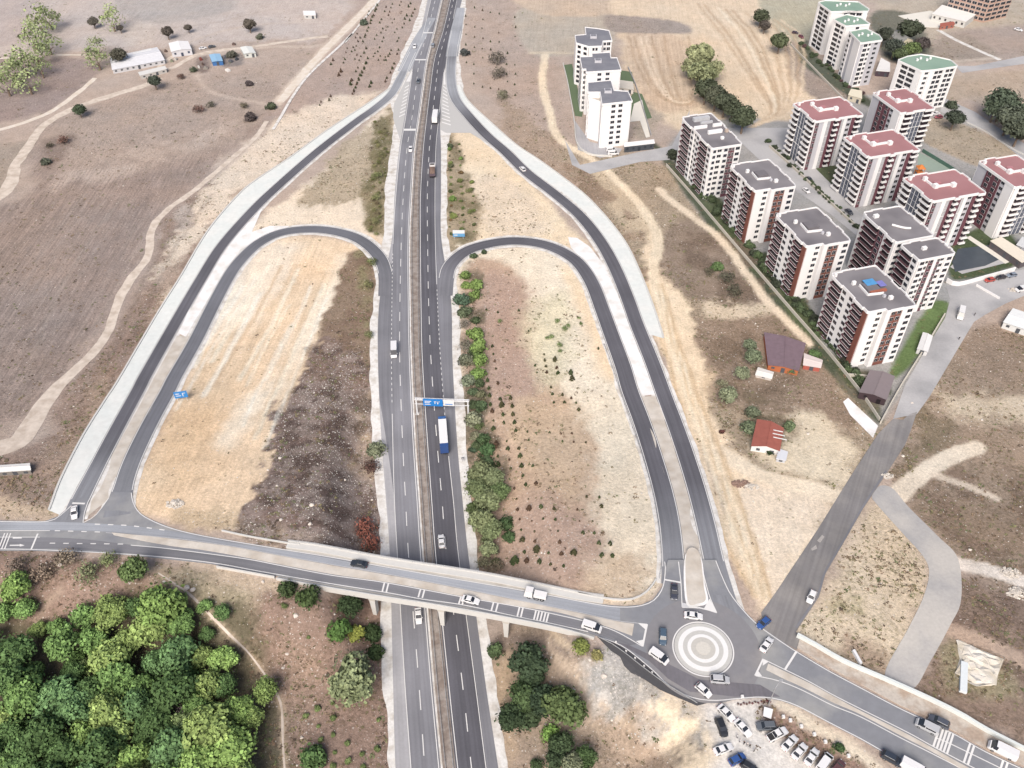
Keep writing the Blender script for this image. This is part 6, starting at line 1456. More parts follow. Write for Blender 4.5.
 ('dark_tree', 'dark tree near the top centre-left edge', 249, 25, 6, 'broad', '#77716a'), ('dark_tree', 'small dark tree far up beyond the barn', 93, 22, 5, 'broad', '#726f69'), ('dark_tree', 'small dark tree right of the pale poplar beyond the barn', 120, 28, 4, 'broad', '#77716d'), ('dark_tree', 'small round dark tree beside the fork of the tracks', 79, 110, 6, 'broad', '#5a6b55'),
 ('dark_shrub', 'dark shrub low in the field left of the big dirt track', 211, 105, 5, 'bare', '#706f63'), ('bare_shrub', 'reddish bare shrub beside the dark one in the field', 199, 110, 6, 'bare', '#8d6f68'), ('bare_tree', 'small bare tree by the curving footpath', 244, 106, 5, 'bare', '#85806e'), ('dark_shrub', 'dark shrub at the right end of the field, near the channel', 250, 118, 6, 'shrub', '#5e5658'),
 ('dark_shrub', 'dark bush beside the left dirt track', 45, 162, 5, 'shrub', '#5c6357'), ('dark_shrub', 'smaller dark bush above the one by the left dirt track', 50, 146, 4, 'bare', '#6a6458'), ('red_shrub', 'reddish brown shrub in the upper left field', 63, 141, 7, 'bare', '#8b6b63'), ('dark_shrub', 'dark shrub by the fenced yard of the blue shed', 193, 70, 4, 'shrub', '#67705f'), ('dark_shrub', 'dark bush behind the blue-roofed shed', 232, 55, 5, 'shrub', '#6c6d64'), ('red_shrub', 'brown shrub below the barn track', 181, 77, 4, 'bare', '#7d645e'),
 ('dark_shrub', 'dark shrub low right of the blue shed', 249, 84, 4, 'shrub', '#6c6468'),
 # strips beside the highway, north
 ('green_shrub', 'green shrub at the lower end of the left wedge', 377, 176, 6, 'bare', '#8f9a66'), ('green_shrub', 'low green shrub above the loop beside the left carriageway', 376, 198, 6, 'bare', '#99a06f'), ('bare_shrub', 'bare olive shrub upper left of the highway', 384, 132, 4, 'bare', '#8b8768'), ('green_shrub', 'greenish scrub bush right above the left loop', 376, 222, 6, 'bare', '#95986a'), ('bare_shrub', 'olive scrub bush halfway up the left wedge', 381, 155, 5, 'bare', '#8a8a66'),
 ('bright_shrub', 'bright shrub in the strip right of the highway above the loop', 452.6, 199, 4, 'shrub', '#84ad4c'), ('dark_shrub', 'narrow dark shrub up the strip right of the highway', 451, 166, 3, 'shrub', '#6f7458'), ('green_shrub', 'small green shrub in the second row of the strip', 460, 181, 3, 'shrub', '#7e8a55'), ('green_shrub', 'green shrub in the third row of the strip', 469, 191, 4, 'bare', '#8d9862'), ('green_shrub', 'long green shrub beside the strip\'s lower end', 453, 216, 4, 'shrub', '#869554'), ('green_shrub', 'green shrub in the third row near the blue road sign', 471, 212, 4, 'bare', '#869559'), ('dark_shrub', 'dark shrub at the top of the strip right of the highway', 450, 146, 3, 'shrub', '#5a6650'),
 ('dark_shrub', 'small dark conifer-like bush on the inner ramp\'s rim', 484, 252, 3, 'shrub', '#55684c'), ('dark_shrub', 'dark bush left of the conifer-like one on the ramp rim', 474, 256, 4, 'shrub', '#55684c'), ('green_shrub', 'green bush on the inner side of the left loop by the highway', 372, 262, 6, 'bare', '#7f8a5a'), ('green_shrub', 'olive bush on the verge halfway down the left loop', 369, 285, 6, 'bare', '#8a8c62'), ('green_shrub', 'sparse green bush on the verge above the burnt ground', 369, 335, 5, 'bare', '#8c9468'),
]
for (nm, lb, u, v, r_, kind, hx) in T:
    GROW = 1.42 if 'cluster' in lb or 'clump' in lb or 'hedge' in lb else 1.12
    tree(nm, 'tree' if 'tree' in nm else 'shrub', lb, u, v, r_, kind, hx)
GROW = 1.0
for i, (u, v, r_) in enumerate([(40, 24, 16), (48, 20, 12), (33, 40, 15), (48, 45, 14), (36, 55, 15), (24, 66, 15), (12, 72, 15), (28, 84, 14), (6, 86, 14), (97, 60, 13), (97, 48, 11), (112, 22, 12), (40, 68, 12)]):
    lab = ['tall hazy tree at the top of the pale row in the upper left', 'hazy crown right of the topmost pale tree', 'pale lime tree second from the top of the upper-left row', 'pale lime tree with the dark trunk in the upper-left row', 'pale lime tree at the middle of the upper-left row',
           'pale green tree below the middle of the upper-left row', 'pale green tree at the left frame edge of the row', 'sparse pale tree, lowest right of the upper-left row', 'sparse pale tree lowest at the left frame edge', 'pale green tree standing left of the barn, lower crown', 'pale green tree left of the barn, upper crown', 'lone pale green tree beyond the barn', 'sparse pale tree on the right side of the upper-left row'][i]
    tree('pale_tree', 'tree', lab, u, v, r_, 'loose', '#a9bb86', 'pale sparse trees in the north-west', hgt=6, jit=.08)
# hedge along the estate wall
for k in range(88):
    t = k/87; u = 668+(866-668)*t; v = 160+(396-160)*t**1.0-2; u += random.uniform(1, 8); v += random.uniform(-7, 0)
    tree('hedge_shrub', 'shrub', 'dark clipped shrub in the hedge inside the long estate wall', u, v, random.uniform(3.6, 6.0), 'shrub', random.choice(['#4c5a44', '#55664a', '#474f42', '#5f7350']), 'hedge shrubs inside the estate wall')
for k in range(26):
    t = k/25; u = 768+(862-768)*t+random.uniform(-1, 2); v = 143+(232-143)*t+random.uniform(-3, 1)
    tree('street_shrub', 'shrub', 'dark shrub along the inner estate street', u, v, random.uniform(2.2, 3.6), 'shrub', random.choice(['#4c5a44', '#586a50', '#454f42']), 'shrubs along the inner estate street')
for k in range(26):
    t = k/25; u = 800+(862-800)*t; v = 45+(100-45)*t; u += random.uniform(-1, 3); v += random.uniform(-5, 1)
    tree('garden_shrub', 'shrub', 'dark garden shrub at the foot of the green-roofed towers', u, v, random.uniform(2.2, 3.6), 'shrub', random.choice(['#4c5a44', '#586a50', '#6a5358']), 'garden shrubs below the towers')
# young planted conifers
def sapling_mesh(seed):
    rs = np.random.RandomState(seed); b = MB(); V = []; Fq = []; Sh = []
    b = []
    for i in range(90):
        t = i/90; r = (1-t)*.42+.05; a = rs.rand()*6.28; z = .15+t*1.5; c = np.array([math.cos(a)*r, math.sin(a)*r, z]); d = np.array([math.cos(a), math.sin(a), -.25])
        s = .17*(1.1-t*.6); tt = np.array([-math.sin(a), math.cos(a), 0]); o = len(V)
        V += [c-tt*s, c+d*s*1.3, c+tt*s, c-d*s*.8+[0, 0, s]]; Fq.append([o, o+1, o+2, o+3]); Sh += [.6+.6*rs.rand()]*4
    me = bpy.data.meshes.new('young_conifer'); me.from_pydata([tuple(map(float, v)) for v in V], [], Fq); me.materials.append(M_leaf)
    a = me.attributes.new('shade', 'FLOAT', 'POINT'); a.data.foreach_set('value', np.array(Sh, np.float32)); me.update(); return me
SAP = [sapling_mesh(i) for i in range(4)]
sap = []
for (x, y, s) in [(215, 18, 1), (222, 48, 1.2), (265, 20, 1.8), (308, 25, 1.3), (268, 62, 1), (310, 58, 1.2), (228, 88, .8), (272, 97, 1.2), (318, 95, 1.5), (228, 122, 1.8), (323, 130, 1.2), (372, 135, .8), (467, 138, .9), (515, 142, .9), (562, 142, .9), (285, 175, .8), (378, 170, .8), (522, 175, .8), (570, 178, .8), (622, 180, .8),
  (240, 190, 2.3), (290, 207, 1.6), (337, 205, 1.3), (247, 240, 1), (342, 238, 1.7), (295, 255, .9), (248, 275, 1.8), (302, 292, .9), (348, 280, 1.6), (396, 280, 1.1), (256, 320, .9), (354, 322, 1.1), (366, 360, 1.3), (410, 355, 1.4), (317, 376, .9), (326, 422, .8), (376, 422, .5), (625, 412, .9), (679, 414, .9), (688, 452, 1.4), (331, 466, 1.2),
  (380, 460, 2.), (430, 455, 1.6), (486, 463, 1.2), (585, 467, .8), (340, 508, .8), (392, 515, .7), (440, 506, .8), (492, 508, 1), (595, 516, .6), (650, 516, .7), (346, 553, .9), (403, 560, .8), (503, 558, .6), (609, 566, 1.2), (658, 566, 1), (352, 597, 2), (405, 603, 1.1), (510, 605, 1.2), (677, 610, 1.4), (725, 612, 1.4), (360, 648, 1.2), (413, 635, 2.4), (463, 652, .9), (518, 655, 1.4), (571, 650, 2.2), (690, 662, 1.5), (735, 662, 1.4), (320, 685, 3), (370, 685, 1.7), (424, 689, 1.6), (472, 700, 1), (527, 707, 1)]:
    sap.append((440+x/4.265, 400+y/4.265, s))
for (x, y, s) in [(237, 202, 1), (296, 216, 1), (403, 208, 1.1), (196, 248, 1.4), (453, 312, .8), (268, 390, 1.2), (273, 430, .9), (281, 467, 1.1), (286, 505, .9), (237, 530, 1.1), (243, 565, 1.5), (297, 580, 1.2), (250, 605, 1.3), (255, 643, 1.4), (258, 688, 1.4), (267, 722, 1.6), (307, 660, 1.5), (316, 690, 2.2), (322, 740, 1.4), (362, 655, 1.5), (370, 695, 1.5), (374, 738, 1.5),
  (532, 432, .9), (536, 462, 1.1), (542, 493, 1.1), (546, 524, 1.2), (487, 488, 1), (588, 458, 1.9), (598, 500, 1.2), (604, 525, 1.6), (669, 525, 2.), (675, 555, 2.2), (568, 600, 1), (576, 634, 1.2), (583, 677, 1), (627, 638, 1.1), (637, 676, 1.3), (672, 655, 1), (696, 680, .9), (710, 713, 1.5), (496, 524, .8), (720, 270, 1.1), (705, 240, .9), (810, 402, 1)]:
    sap.append((440+x/5.12, 270+y/5.12, s))
def saps(L, group, lab):
    for (u, v, s) in L:
        p = hp(u, v+.6*s)
        o = inst('young_conifer', SAP[random.randrange(4)], None, (p[0], p[1], p[2]-.05), random.uniform(0, 6.28), (s*.85, s*.85, s*random.uniform(.55, .8)))
        o.color = GRN(random.choice(['#4f5e3a', '#5a5a3e', '#4a5838', '#6b5546', '#55663c']), .15)
        tag(o, lab if s < 1.7 else lab.replace('small', 'larger'), 'young tree', group)
saps(sap, 'young conifers planted in rows in the right infield', 'small dark young conifer planted in rows in the right infield')
L2s = [(386, 375, 1), (398, 350, 1.1), (412, 318, 1.3), (433, 270, 1.2), (433, 210, 1.2), (396, 235, .9), (396, 200, .9), (383, 205, 1), (413, 240, .9), (408, 165, 1), (398, 150, .9), (428, 165, 1), (438, 140, 1.2), (450, 110, 1.2), (460, 80, 1.3), (470, 60, 1.3), (480, 35, 1.3), (430, 95, 1.3), (447, 60, 1.), (545, 270, 1.2), (538, 290, 1.2), (518, 325, 1.2), (565, 215, 1.1), (535, 215, 1), (520, 240, 1), (487, 205, 1), (490, 240, .9), (470, 225, .9), (512, 240, .8), (565, 165, .9), (378, 335, 1.7), (332, 300, 1.7), (293, 400, 1.2), (255, 420, .9), (455, 345, 1.5), (400, 285, 1), (415, 300, 1), (300, 255, 1.3), (610, 25, 1.3), (595, 75, 1.3), (615, 80, 1.2), (628, 50, 1.2), (530, 60, 1), (545, 90, .8), (500, 130, .9), (520, 120, .8), (575, 20, .9), (555, 130, .8), (585, 110, .9), (350, 250, 1), (360, 210, .8), (405, 330, 1.1), (392, 365, 1.1), (442, 250, 1.1), (426, 290, 1), (495, 90, 1.1), (515, 45, 1), (540, 30, .9), (475, 155, .9), (505, 165, .9)]
saps([(256+x/4+dx_, y/4+dy_, s*1.25) for x, y, s in L2s for dx_, dy_ in ((0, 0), (random.uniform(1.2, 2.2), -random.uniform(3.2, 4.5)))], 'young conifers planted left of the highway', 'small dark young conifer planted left of the highway in the north')
L3s = [(466+c*8.2+random.uniform(-.6, .6), 6+r*9.5+c*2+random.uniform(-1.2, 1.2), random.uniform(.9, 1.35)) for c in range(7) for r in range(9) if random.random() < .72]
saps(L3s, 'young conifers planted right of the highway', 'small dark young conifer planted right of the highway in the north')
L4s = [(256+x/4, 576+y/4, s) for x, y, s in [(245, 530, 2.1), (200, 560, 1.7), (308, 568, 1.9), (250, 600, 1.2), (308, 635, 1.5), (260, 655, 1.7), (315, 705, 1.2), (365, 668, 1.8), (425, 712, 1.7), (370, 740, 2), (485, 690, 1.9), (310, 760, 1.9), (430, 765, 1.8), (305, 510, 1.3), (210, 245, 1.2), (490, 575, 1.4), (115, 120, 1.8)]]
for (u, v, s) in L4s: tree('young_shrub', 'shrub', 'small green shrub scattered on the dry slope below the broad grey-green tree', u, v, s*2.0, 'shrub', '#7c9350', 'small shrubs on the slope left of the highway')
for k in range(34):
    t = k/33; u = 376+random.uniform(-4, 9)+3*math.sin(t*5)-(t*2); v = 122+t*112
    tree('verge_shrub', 'shrub', 'low olive scrub shrub in the strip left of the highway above the loop', min(u, 389-t*2), v, random.uniform(1.8, 3.6), 'bare', random.choice(['#8f9560', '#7e8454', '#9a9a6c', '#7b6f58']), 'scrub shrubs left of the highway above the loop')
for k in range(40):
    t = k/39; col_ = k % 3; u = (450.5, 460, 469)[col_]+t*3*(col_)+random.uniform(-1.2, 1.2); v = 142+t*(92 if col_ else 92)
    if col_ == 2 and v < 180: continue
    tree('strip_shrub', 'shrub', 'small shrub in the three planted rows right of the highway above the loop', u, v, random.uniform(1.4, 2.8), 'shrub' if k % 2 else 'bare', random.choice(['#6f7d4c', '#7f8f52', '#5f6a46', '#86704f', '#7da04c']), 'shrubs planted right of the highway above the loop')
for k in range(26):
    t = k/25; u = 467+t*22+random.uniform(-5, 9); v = 300+t*262
    tree('strip_shrub', 'shrub', 'low shrub filling the planted strip between right carriageway and young conifers', u, v, random.uniform(4, 7), random.choice(['shrub', 'bare', 'shrub']), random.choice(['#67774f', '#7a7e62', '#58694a', '#8a8c74']), 'low shrubs in the strip beside the right carriageway')
# weeds clumps in the infield
for (u, v, r_) in [(557, 321, 3.5), (565, 329, 4), (551, 337, 3.5), (560, 345, 4), (568, 326, 3), (547, 338, 3), (579, 318, 2.2), (581, 324, 2.4), (500, 321, 3), (560, 351, 3)]:
    tree('weed_clump', 'shrub', 'low green weed clump on the pale soil of the right infield', u, v, r_, 'bare', '#8ba368', 'weed clumps on the pale infield soil')
# ------------------------------------------------------------------ vehicles
M_glass = mat('car_glass', '#31353d', var=.1, scale=1, rough=.12, spec=.6); M_tyre = mat('tyre', '#2f2f31', var=.1, scale=4, rough=.9); M_rim = mat('rim', '#b9bcc0', var=.05, scale=4, rough=.4, metal=.5)
M_lamp = mat('headlight', '#eef1f4', var=.03, scale=4, rough=.2); M_tail = mat('tail_light', '#a3302c', var=.05, scale=4, rough=.3); M_dkpl = mat('dark_trim', '#3a3a3c', var=.1, scale=4)
def paintm(hx): return mat('car_paint'+hx[1:], hx, var=.03, scale=2, rough=.3, spec=.5)
def loft(b, st, m, cap=True):
    """st: list of (x, half width, z bottom, z top, half width at top)"""
    o = len(b.v); k = b.mi(m)
    for x, w, z0, z1, wt in st:
        zm = z0+(z1-z0)*.55
        b.v += [(x, -w*.93, z0), (x, -w, zm), (x, -wt, z1), (x, wt, z1), (x, w, zm), (x, w*.93, z0)]
    for i in range(len(st)-1):
        for j in range(6):
            a = o+i*6+j; c = o+i*6+(j+1) % 6; b.f.append([a, a+6, c+6, c][::-1]); b.m.append(k)
    if cap:
        b.f.append([o+j for j in range(6)][::-1]); b.m.append(k); e = o+(len(st)-1)*6; b.f.append([e+j for j in range(6)]); b.m.append(k)
VM = {}
def vparts(kind, hx):
    """meshes of a vehicle, nose along +x, origin on the ground at its middle"""
    key = (kind, hx)
    if key in VM: return VM[key]
    p = paintm(hx); out = []
    L, Wd = {'sedan': (4.7, .92), 'hatch': (4.2, .90), 'suv': (4.6, .96), 'van': (5.0, .98), 'panel': (6.0, 1.05), 'pickup': (5.3, .96)}[kind]; l = L/2
    body = MB(); gl = MB()
    hood, roof, deck = {'sedan': (.88, 1.42, .95), 'hatch': (.92, 1.48, .95), 'suv': (1.02, 1.72, 1.1), 'van': (1.15, 1.9, 1.9), 'panel': (1.3, 2.4, 2.4), 'pickup': (1.05, 1.78, 1.05)}[kind]
    if kind == 'sedan': xs = (.22, .04, -.22, -.36)
    elif kind == 'hatch': xs = (.24, .06, -.34, -.46)
    elif kind == 'suv': xs = (.26, .12, -.38, -.47)
    elif kind == 'van': xs = (.34, .2, -.46, -.49)
    elif kind == 'panel': xs = (.38, .28, -.46, -.49)
    else: xs = (.24, .1, -.12, -.2)
    x0, x1, x2, x3 = [q*L for q in xs]   # windscreen foot, roof front, roof rear, rear glass foot
    loft(body, [(-l, Wd*.86, .35, deck*.8, Wd*.8), (-l+.15, Wd*.97, .25, deck*.98, Wd*.86), (x3, Wd, .22, deck, Wd*.9), (x0, Wd, .22, hood+.05, Wd*.9), (l-.5, Wd*.95, .22, hood-.08, Wd*.84), (l-.08, Wd*.85, .28, hood-.25, Wd*.72), (l, Wd*.78, .35, .55, Wd*.68)] if kind not in ('van', 'panel') else
         [(-l, Wd*.95, .3, 1.1, Wd*.92), (x3+.1, Wd, .25, 1.15, Wd*.95), (x0, Wd, .25, 1.15, Wd*.95), (l-.3, Wd*.95, .25, hood-.1, Wd*.85), (l, Wd*.85, .35, .65, Wd*.75)], p)
    tw = Wd*.74
    zb = (deck if kind not in ('van', 'panel') else 1.12)
    zf = hood+.03 if kind not in ('van', 'panel') else 1.12
    # greenhouse in glass, roof skin and pillars in paint
    def gh(b, m, inset, x0, x1, x2, x3, zt, ws=Wd*.88, wt=tw):
        b.add([(x3, -ws, zb-.02), (x0, -ws, zf-.02), (x0, ws, zf-.02), (x3, ws, zb-.02), (x2, -wt, zt), (x1, -wt, zt), (x1, wt, zt), (x2, wt, zt)],
              [(0, 1, 5, 4), (1, 2, 6, 5), (2, 3, 7, 6), (3, 0, 4, 7), (4, 5, 6, 7)], m)
    if kind == 'panel' or kind == 'van':
        cut_ = x1-.55
        body.add([(-l+.02, -Wd*.96, 1.0), (cut_, -Wd*.96, 1.0), (cut_, Wd*.96, 1.0), (-l+.02, Wd*.96, 1.0), (-l+.08, -Wd*.86, roof), (cut_, -Wd*.86, roof), (cut_, Wd*.86, roof), (-l+.08, Wd*.86, roof)],
                 [(0, 1, 5, 4), (1, 2, 6, 5), (2, 3, 7, 6), (3, 0, 4, 7), (4, 5, 6, 7)], p)
        gh(gl, M_glass, 0, x0+.25, x1, cut_, cut_, roof-.02, Wd*.93, Wd*.84)
        body.box(cut_, -Wd*.8, roof-.02, x1-.1, Wd*.8, roof+.02, p)
        if kind == 'van':
            for s in (-1, 1): gl.box(-l+.6, s*Wd*.93-.03, 1.25, cut_-.2, s*Wd*.93+.03, 1.68, M_glass)
            gl.box(-l-.01, -Wd*.7, 1.3, -l+.06, Wd*.7, 1.75, M_glass)
    else:
        gh(gl, M_glass, 0, x0, x1, x2, x3, roof-.03)
        body.add([(x2-.02, -tw-.03, roof-.04), (x1+.03, -tw-.03, roof-.04), (x1+.03, tw+.03, roof-.04), (x2-.02, tw+.03, roof-.04), (x2+.05, -tw+.05, roof+.03), (x1-.05, -tw+.05, roof+.03), (x1-.05, tw-.05, roof+.03), (x2+.05, tw-.05, roof+.03)],
                 [(0, 1, 5, 4), (1, 2, 6, 5), (2, 3, 7, 6), (3, 0, 4, 7), (4, 5, 6, 7)], p)
        for s in (-1, 1):
            body.tube([(x0, s*Wd*.88, zf), (x1, s*(tw+.01), roof)], .045, p, 4); body.tube([(x3, s*Wd*.88, zb), (x2, s*(tw+.01), roof)], .06, p, 4)
            body.tube([((x1+x2)/2, s*Wd*.89, (zb+zf)/2), ((x1+x2)/2, s*(tw+.01), roof)], .04, p, 4)
    for s in (-1, 1): body.box(x0-.25, s*(Wd+.02)-.09, hood, x0-.05, s*(Wd+.02)+.09, hood+.16, p)
    if kind == 'pickup': gl.box(-l+.12, -Wd*.78, deck-.0, x3-.1, Wd*.78, deck+.03, M_dkpl)
    out.append(('body', body.mesh('body'), (0, 0, 0))); out.append(('windows', gl.mesh('windows'), (0, 0, 0)))
    wh = MB(); wh.tube([(0, -.11, 0), (0, .11, 0)], .34, M_tyre, 12); wh.tube([(0, -.125, 0), (0, .125, 0)], .2, M_rim, 10); whm = wh.mesh('wheel')
    for sx in (-.30, .31):
        for s in (-1, 1): out.append(('wheel', whm, (sx*L, s*(Wd-.1), .34)))
    hl = MB(); hl.box(-.05, -.16, -.07, .05, .16, .07, M_lamp); hlm = hl.mesh('headlight')
    tl = MB(); tl.box(-.04, -.14, -.08, .04, .14, .08, M_tail); tlm = tl.mesh('tail_light')
    for s in (-1, 1):
        out.append(('headlight', hlm, (l-.06, s*Wd*.62, .62))); out.append(('tail_light', tlm, (-l+.0, s*Wd*.68, .78)))
    VM[key] = out; return out
def vehicle(kind, hx, label, u, v, du, dv, z=None, sc=1.08, cat='car', group=None, name=None):
    """(u, v) sighting of its middle; (du, dv) the way its nose points in the sighting"""
    P = world([(u-du, v-dv+.5), (u+du, v+dv+.5)], z); c = world([(u, v+.8)], z)[0]; d = P[1]-P[0]
    r = thing(name or {'sedan': 'saloon_car', 'hatch': 'hatchback_car', 'suv': 'suv_car', 'van': 'minivan', 'panel': 'panel_van', 'pickup': 'pickup_truck'}[kind], label, cat, (c[0], c[1], c[2]+.16), math.atan2(d[1], d[0]), group)
    r.scale = (sc, sc, sc)
    for nm, me_, loc in vparts(kind, hx): inst(nm, me_, r, loc)
    return r
WH, BK, BL, GR, SL = '#f4f5f6', '#33363c', '#3d5f9e', '#5b626c', '#c9ccd0'
Zr = ZR
pk = 'cars parked on the gravel yard south of the roundabout'
for a in [('sedan', WH, 'white saloon, upper one of two nose-to-tail in the middle of the yard', 725.8, 713.8, 15, 15), ('sedan', WH, 'white saloon, lower one of two nose-to-tail in the middle of the yard', 742.2, 728.6, 16, 17),
          ('suv', BK, 'black car parked alone at the left side of the yard', 721, 727.8, 5, 13), ('sedan', WH, 'white saloon beside the blue car at the left of the yard', 722.7, 749.7, 14, -5),
          ('hatch', BL, 'blue car with a white bonnet near the bottom of the yard', 736.7, 759.8, 14, -7), ('suv', '#6b7178', 'dark grey car parked under the white booth', 765.6, 727, -16, .5),
          ('pickup', WH, 'white pickup with dark load bed at the head of the parked row', 776.6, 735, 14, -7), ('sedan', WH, 'white saloon second in the parked row, below the pickup', 789, 743.6, 9, -9),
          ('sedan', WH, 'white saloon third in the parked row', 798.8, 752, 8, -9), ('sedan', WH, 'white saloon fourth in the parked row', 811, 757.5, 7, -10), ('van', WH, 'white minivan last in the parked row', 824, 763, 7, -10),
          ('hatch', BK, 'black hatchback cut by the bottom edge beside the blue car', 749, 768, 10, 6), ('hatch', '#6a4a4c', 'dark red hatchback at the bottom edge right of the parked row', 837, 768, 8, -9)]:
    vehicle(a[0], a[1], a[2], a[3], a[4], a[5]/4, a[6]/4, z=Zr-.13, group=pk, cat='parked car')
for a in [('sedan', WH, 'white saloon driving past the top of the roundabout island', 693, 616.5, 8, 1), ('suv', '#55697c', 'dark blue car waiting on the left of the roundabout island', 662.5, 637.5, 0, 8),
          ('van', WH, 'white minivan entering the lower left of the roundabout', 658.7, 657.6, 7, 5), ('hatch', WH, 'white hatchback below the roundabout island', 703, 691, 7, 6), ('suv', SL, 'silver jeep with dark roof rack under the island', 719.4, 680.4, 8, .6),
          ('sedan', '#474b58', 'black car between the splitter island and the right infield', 673.8, 592.5, 0, 7), ('sedan', WH, 'white saloon right of the roundabout heading up', 766, 645.4, 5, -7), ('hatch', BL, 'blue hatchback at the mouth of the new asphalt road', 763, 623.8, -7, 6),
          ('hatch', WH, 'white hatchback driving on the new asphalt road', 810.8, 597.5, -3, 7), ('van', WH, 'white minivan leaving the bridge towards the roundabout', 591.7, 627.8, 9, 3), ('sedan', WH, 'white saloon on the south lane of the bridge', 470.7, 600.8, 9, 2.2),
          ('sedan', '#3a4048', 'black saloon on the north lane of the bridge', 359.4, 564.6, -9, -1.6), ('sedan', WH, 'white saloon coming out of the left outer ramp', 75.3, 513.3, 0, 8), ('van', SL, 'silver minivan on the south-east road behind the bars', 925.7, 727.5, -8, -4),
          ('suv', '#5a5f6a', 'dark suv beside the silver minivan on the south-east road', 937.7, 722.5, -8, -4), ('panel', WH, 'large white panel van near the bottom right corner', 1001, 751.5, -11, -5.5), ('suv', '#3c4450', 'black suv on the lower lane at the bottom right', 891, 759.5, 8, 4.4), ('panel', WH, 'white van following the black suv at the bottom edge', 913, 770, 8, 4.4)]:
    vehicle(a[0], a[1], a[2], a[3], a[4], a[5]/3, a[6]/3, z=Zr)
for a in [('sedan', WH, 'white car on the left carriageway just coming out under the bridge', 418.7, 616.5, .3, 4, 1.1), ('sedan', WH, 'white car on the right carriageway north of the bridge', 441.6, 542, -.4, -4, 1.08), ('panel', WH, 'white box van on the left carriageway beside the left loop', 394.2, 352, 0, 4, 1.2),
          ('sedan', WH, 'small white car high on the left carriageway', 410.7, 149.5, -.3, 3, 1.1), ('sedan', GR, 'grey car far up the left carriageway near the chevrons', 418.4, 81.5, -.5, 3, 1.1), ('hatch', WH, 'tiny white car by the uppermost ramp merge', 414.8, 46.8, -.8, 3, 1.1), ('hatch', WH, 'white car on the right outer ramp', 522.5, 169.5, -3, -3, 1.1),
          ('van', '#9aa0a8', 'faint grey van on the right carriageway near the top', 433, 46, .8, -3, 1.), ('panel', WH, 'white delivery van on the grey street beside the estate corner', 960, 315, -.6, 3, 1.15), ('hatch', '#c0564c', 'red car parked by the white garden wall', 989, 280.6, -3, .6, 1.05), ('hatch', '#4a4448', 'dark car parked between red and grey cars at the garden wall', 1000, 278, -3, .6, 1.05),
          ('hatch', '#8d97a6', 'grey car parked rightmost at the garden wall', 1011, 275.8, -3, .6, 1.05), ('van', WH, 'white van cut by the right edge on the grey street', 1021, 290, -3, .6, 1.1), ('sedan', '#4c5058', 'dark car on the inner estate street', 848.8, 212.5, 3, 2.6, 1.05), ('sedan', '#3f454c', 'dark car parked on the street near the first red block', 809, 180, 3, 2.6, 1.05),
          ('hatch', '#a0505c', 'dark red car parked beneath the broad green-roofed tower', 938, 117.5, -3, .3, 1.05), ('sedan', WH, 'white car parked below the broad green-roofed tower', 935, 114, -3, .3, 1.05), ('van', WH, 'front white minibus below the nearest white block', 613, 154, 3, -.2, 1.15), ('van', WH, 'rear white minibus parked close to the nearest white block', 611, 150.5, 3, -.2, 1.05),
          ('sedan', WH, 'lone white car in the far upper right corner', 1018, 30, 3, .8, 1.1), ('sedan', WH, 'white car parked between the barns in the north-west', 203, 48.5, 3, -.6, 1.), ('sedan', '#55585c', 'dark car parked beside the white one by the barns', 212, 47, 3, -.6, 1.),
          ('hatch', '#55424a', 'dark car parked beneath the rear towers', 795, 33, 3, .5, 1), ('hatch', '#8a4a55', 'maroon car parked at the garden of the towers', 801, 37, 3, 2, 1), ('sedan', WH, 'white car on the street between dark and red blocks', 806, 191, 3, 2.6, 1.)]:
    vehicle(a[0], a[1], a[2], a[3], a[4], a[5]/2, a[6]/2, sc=a[7])
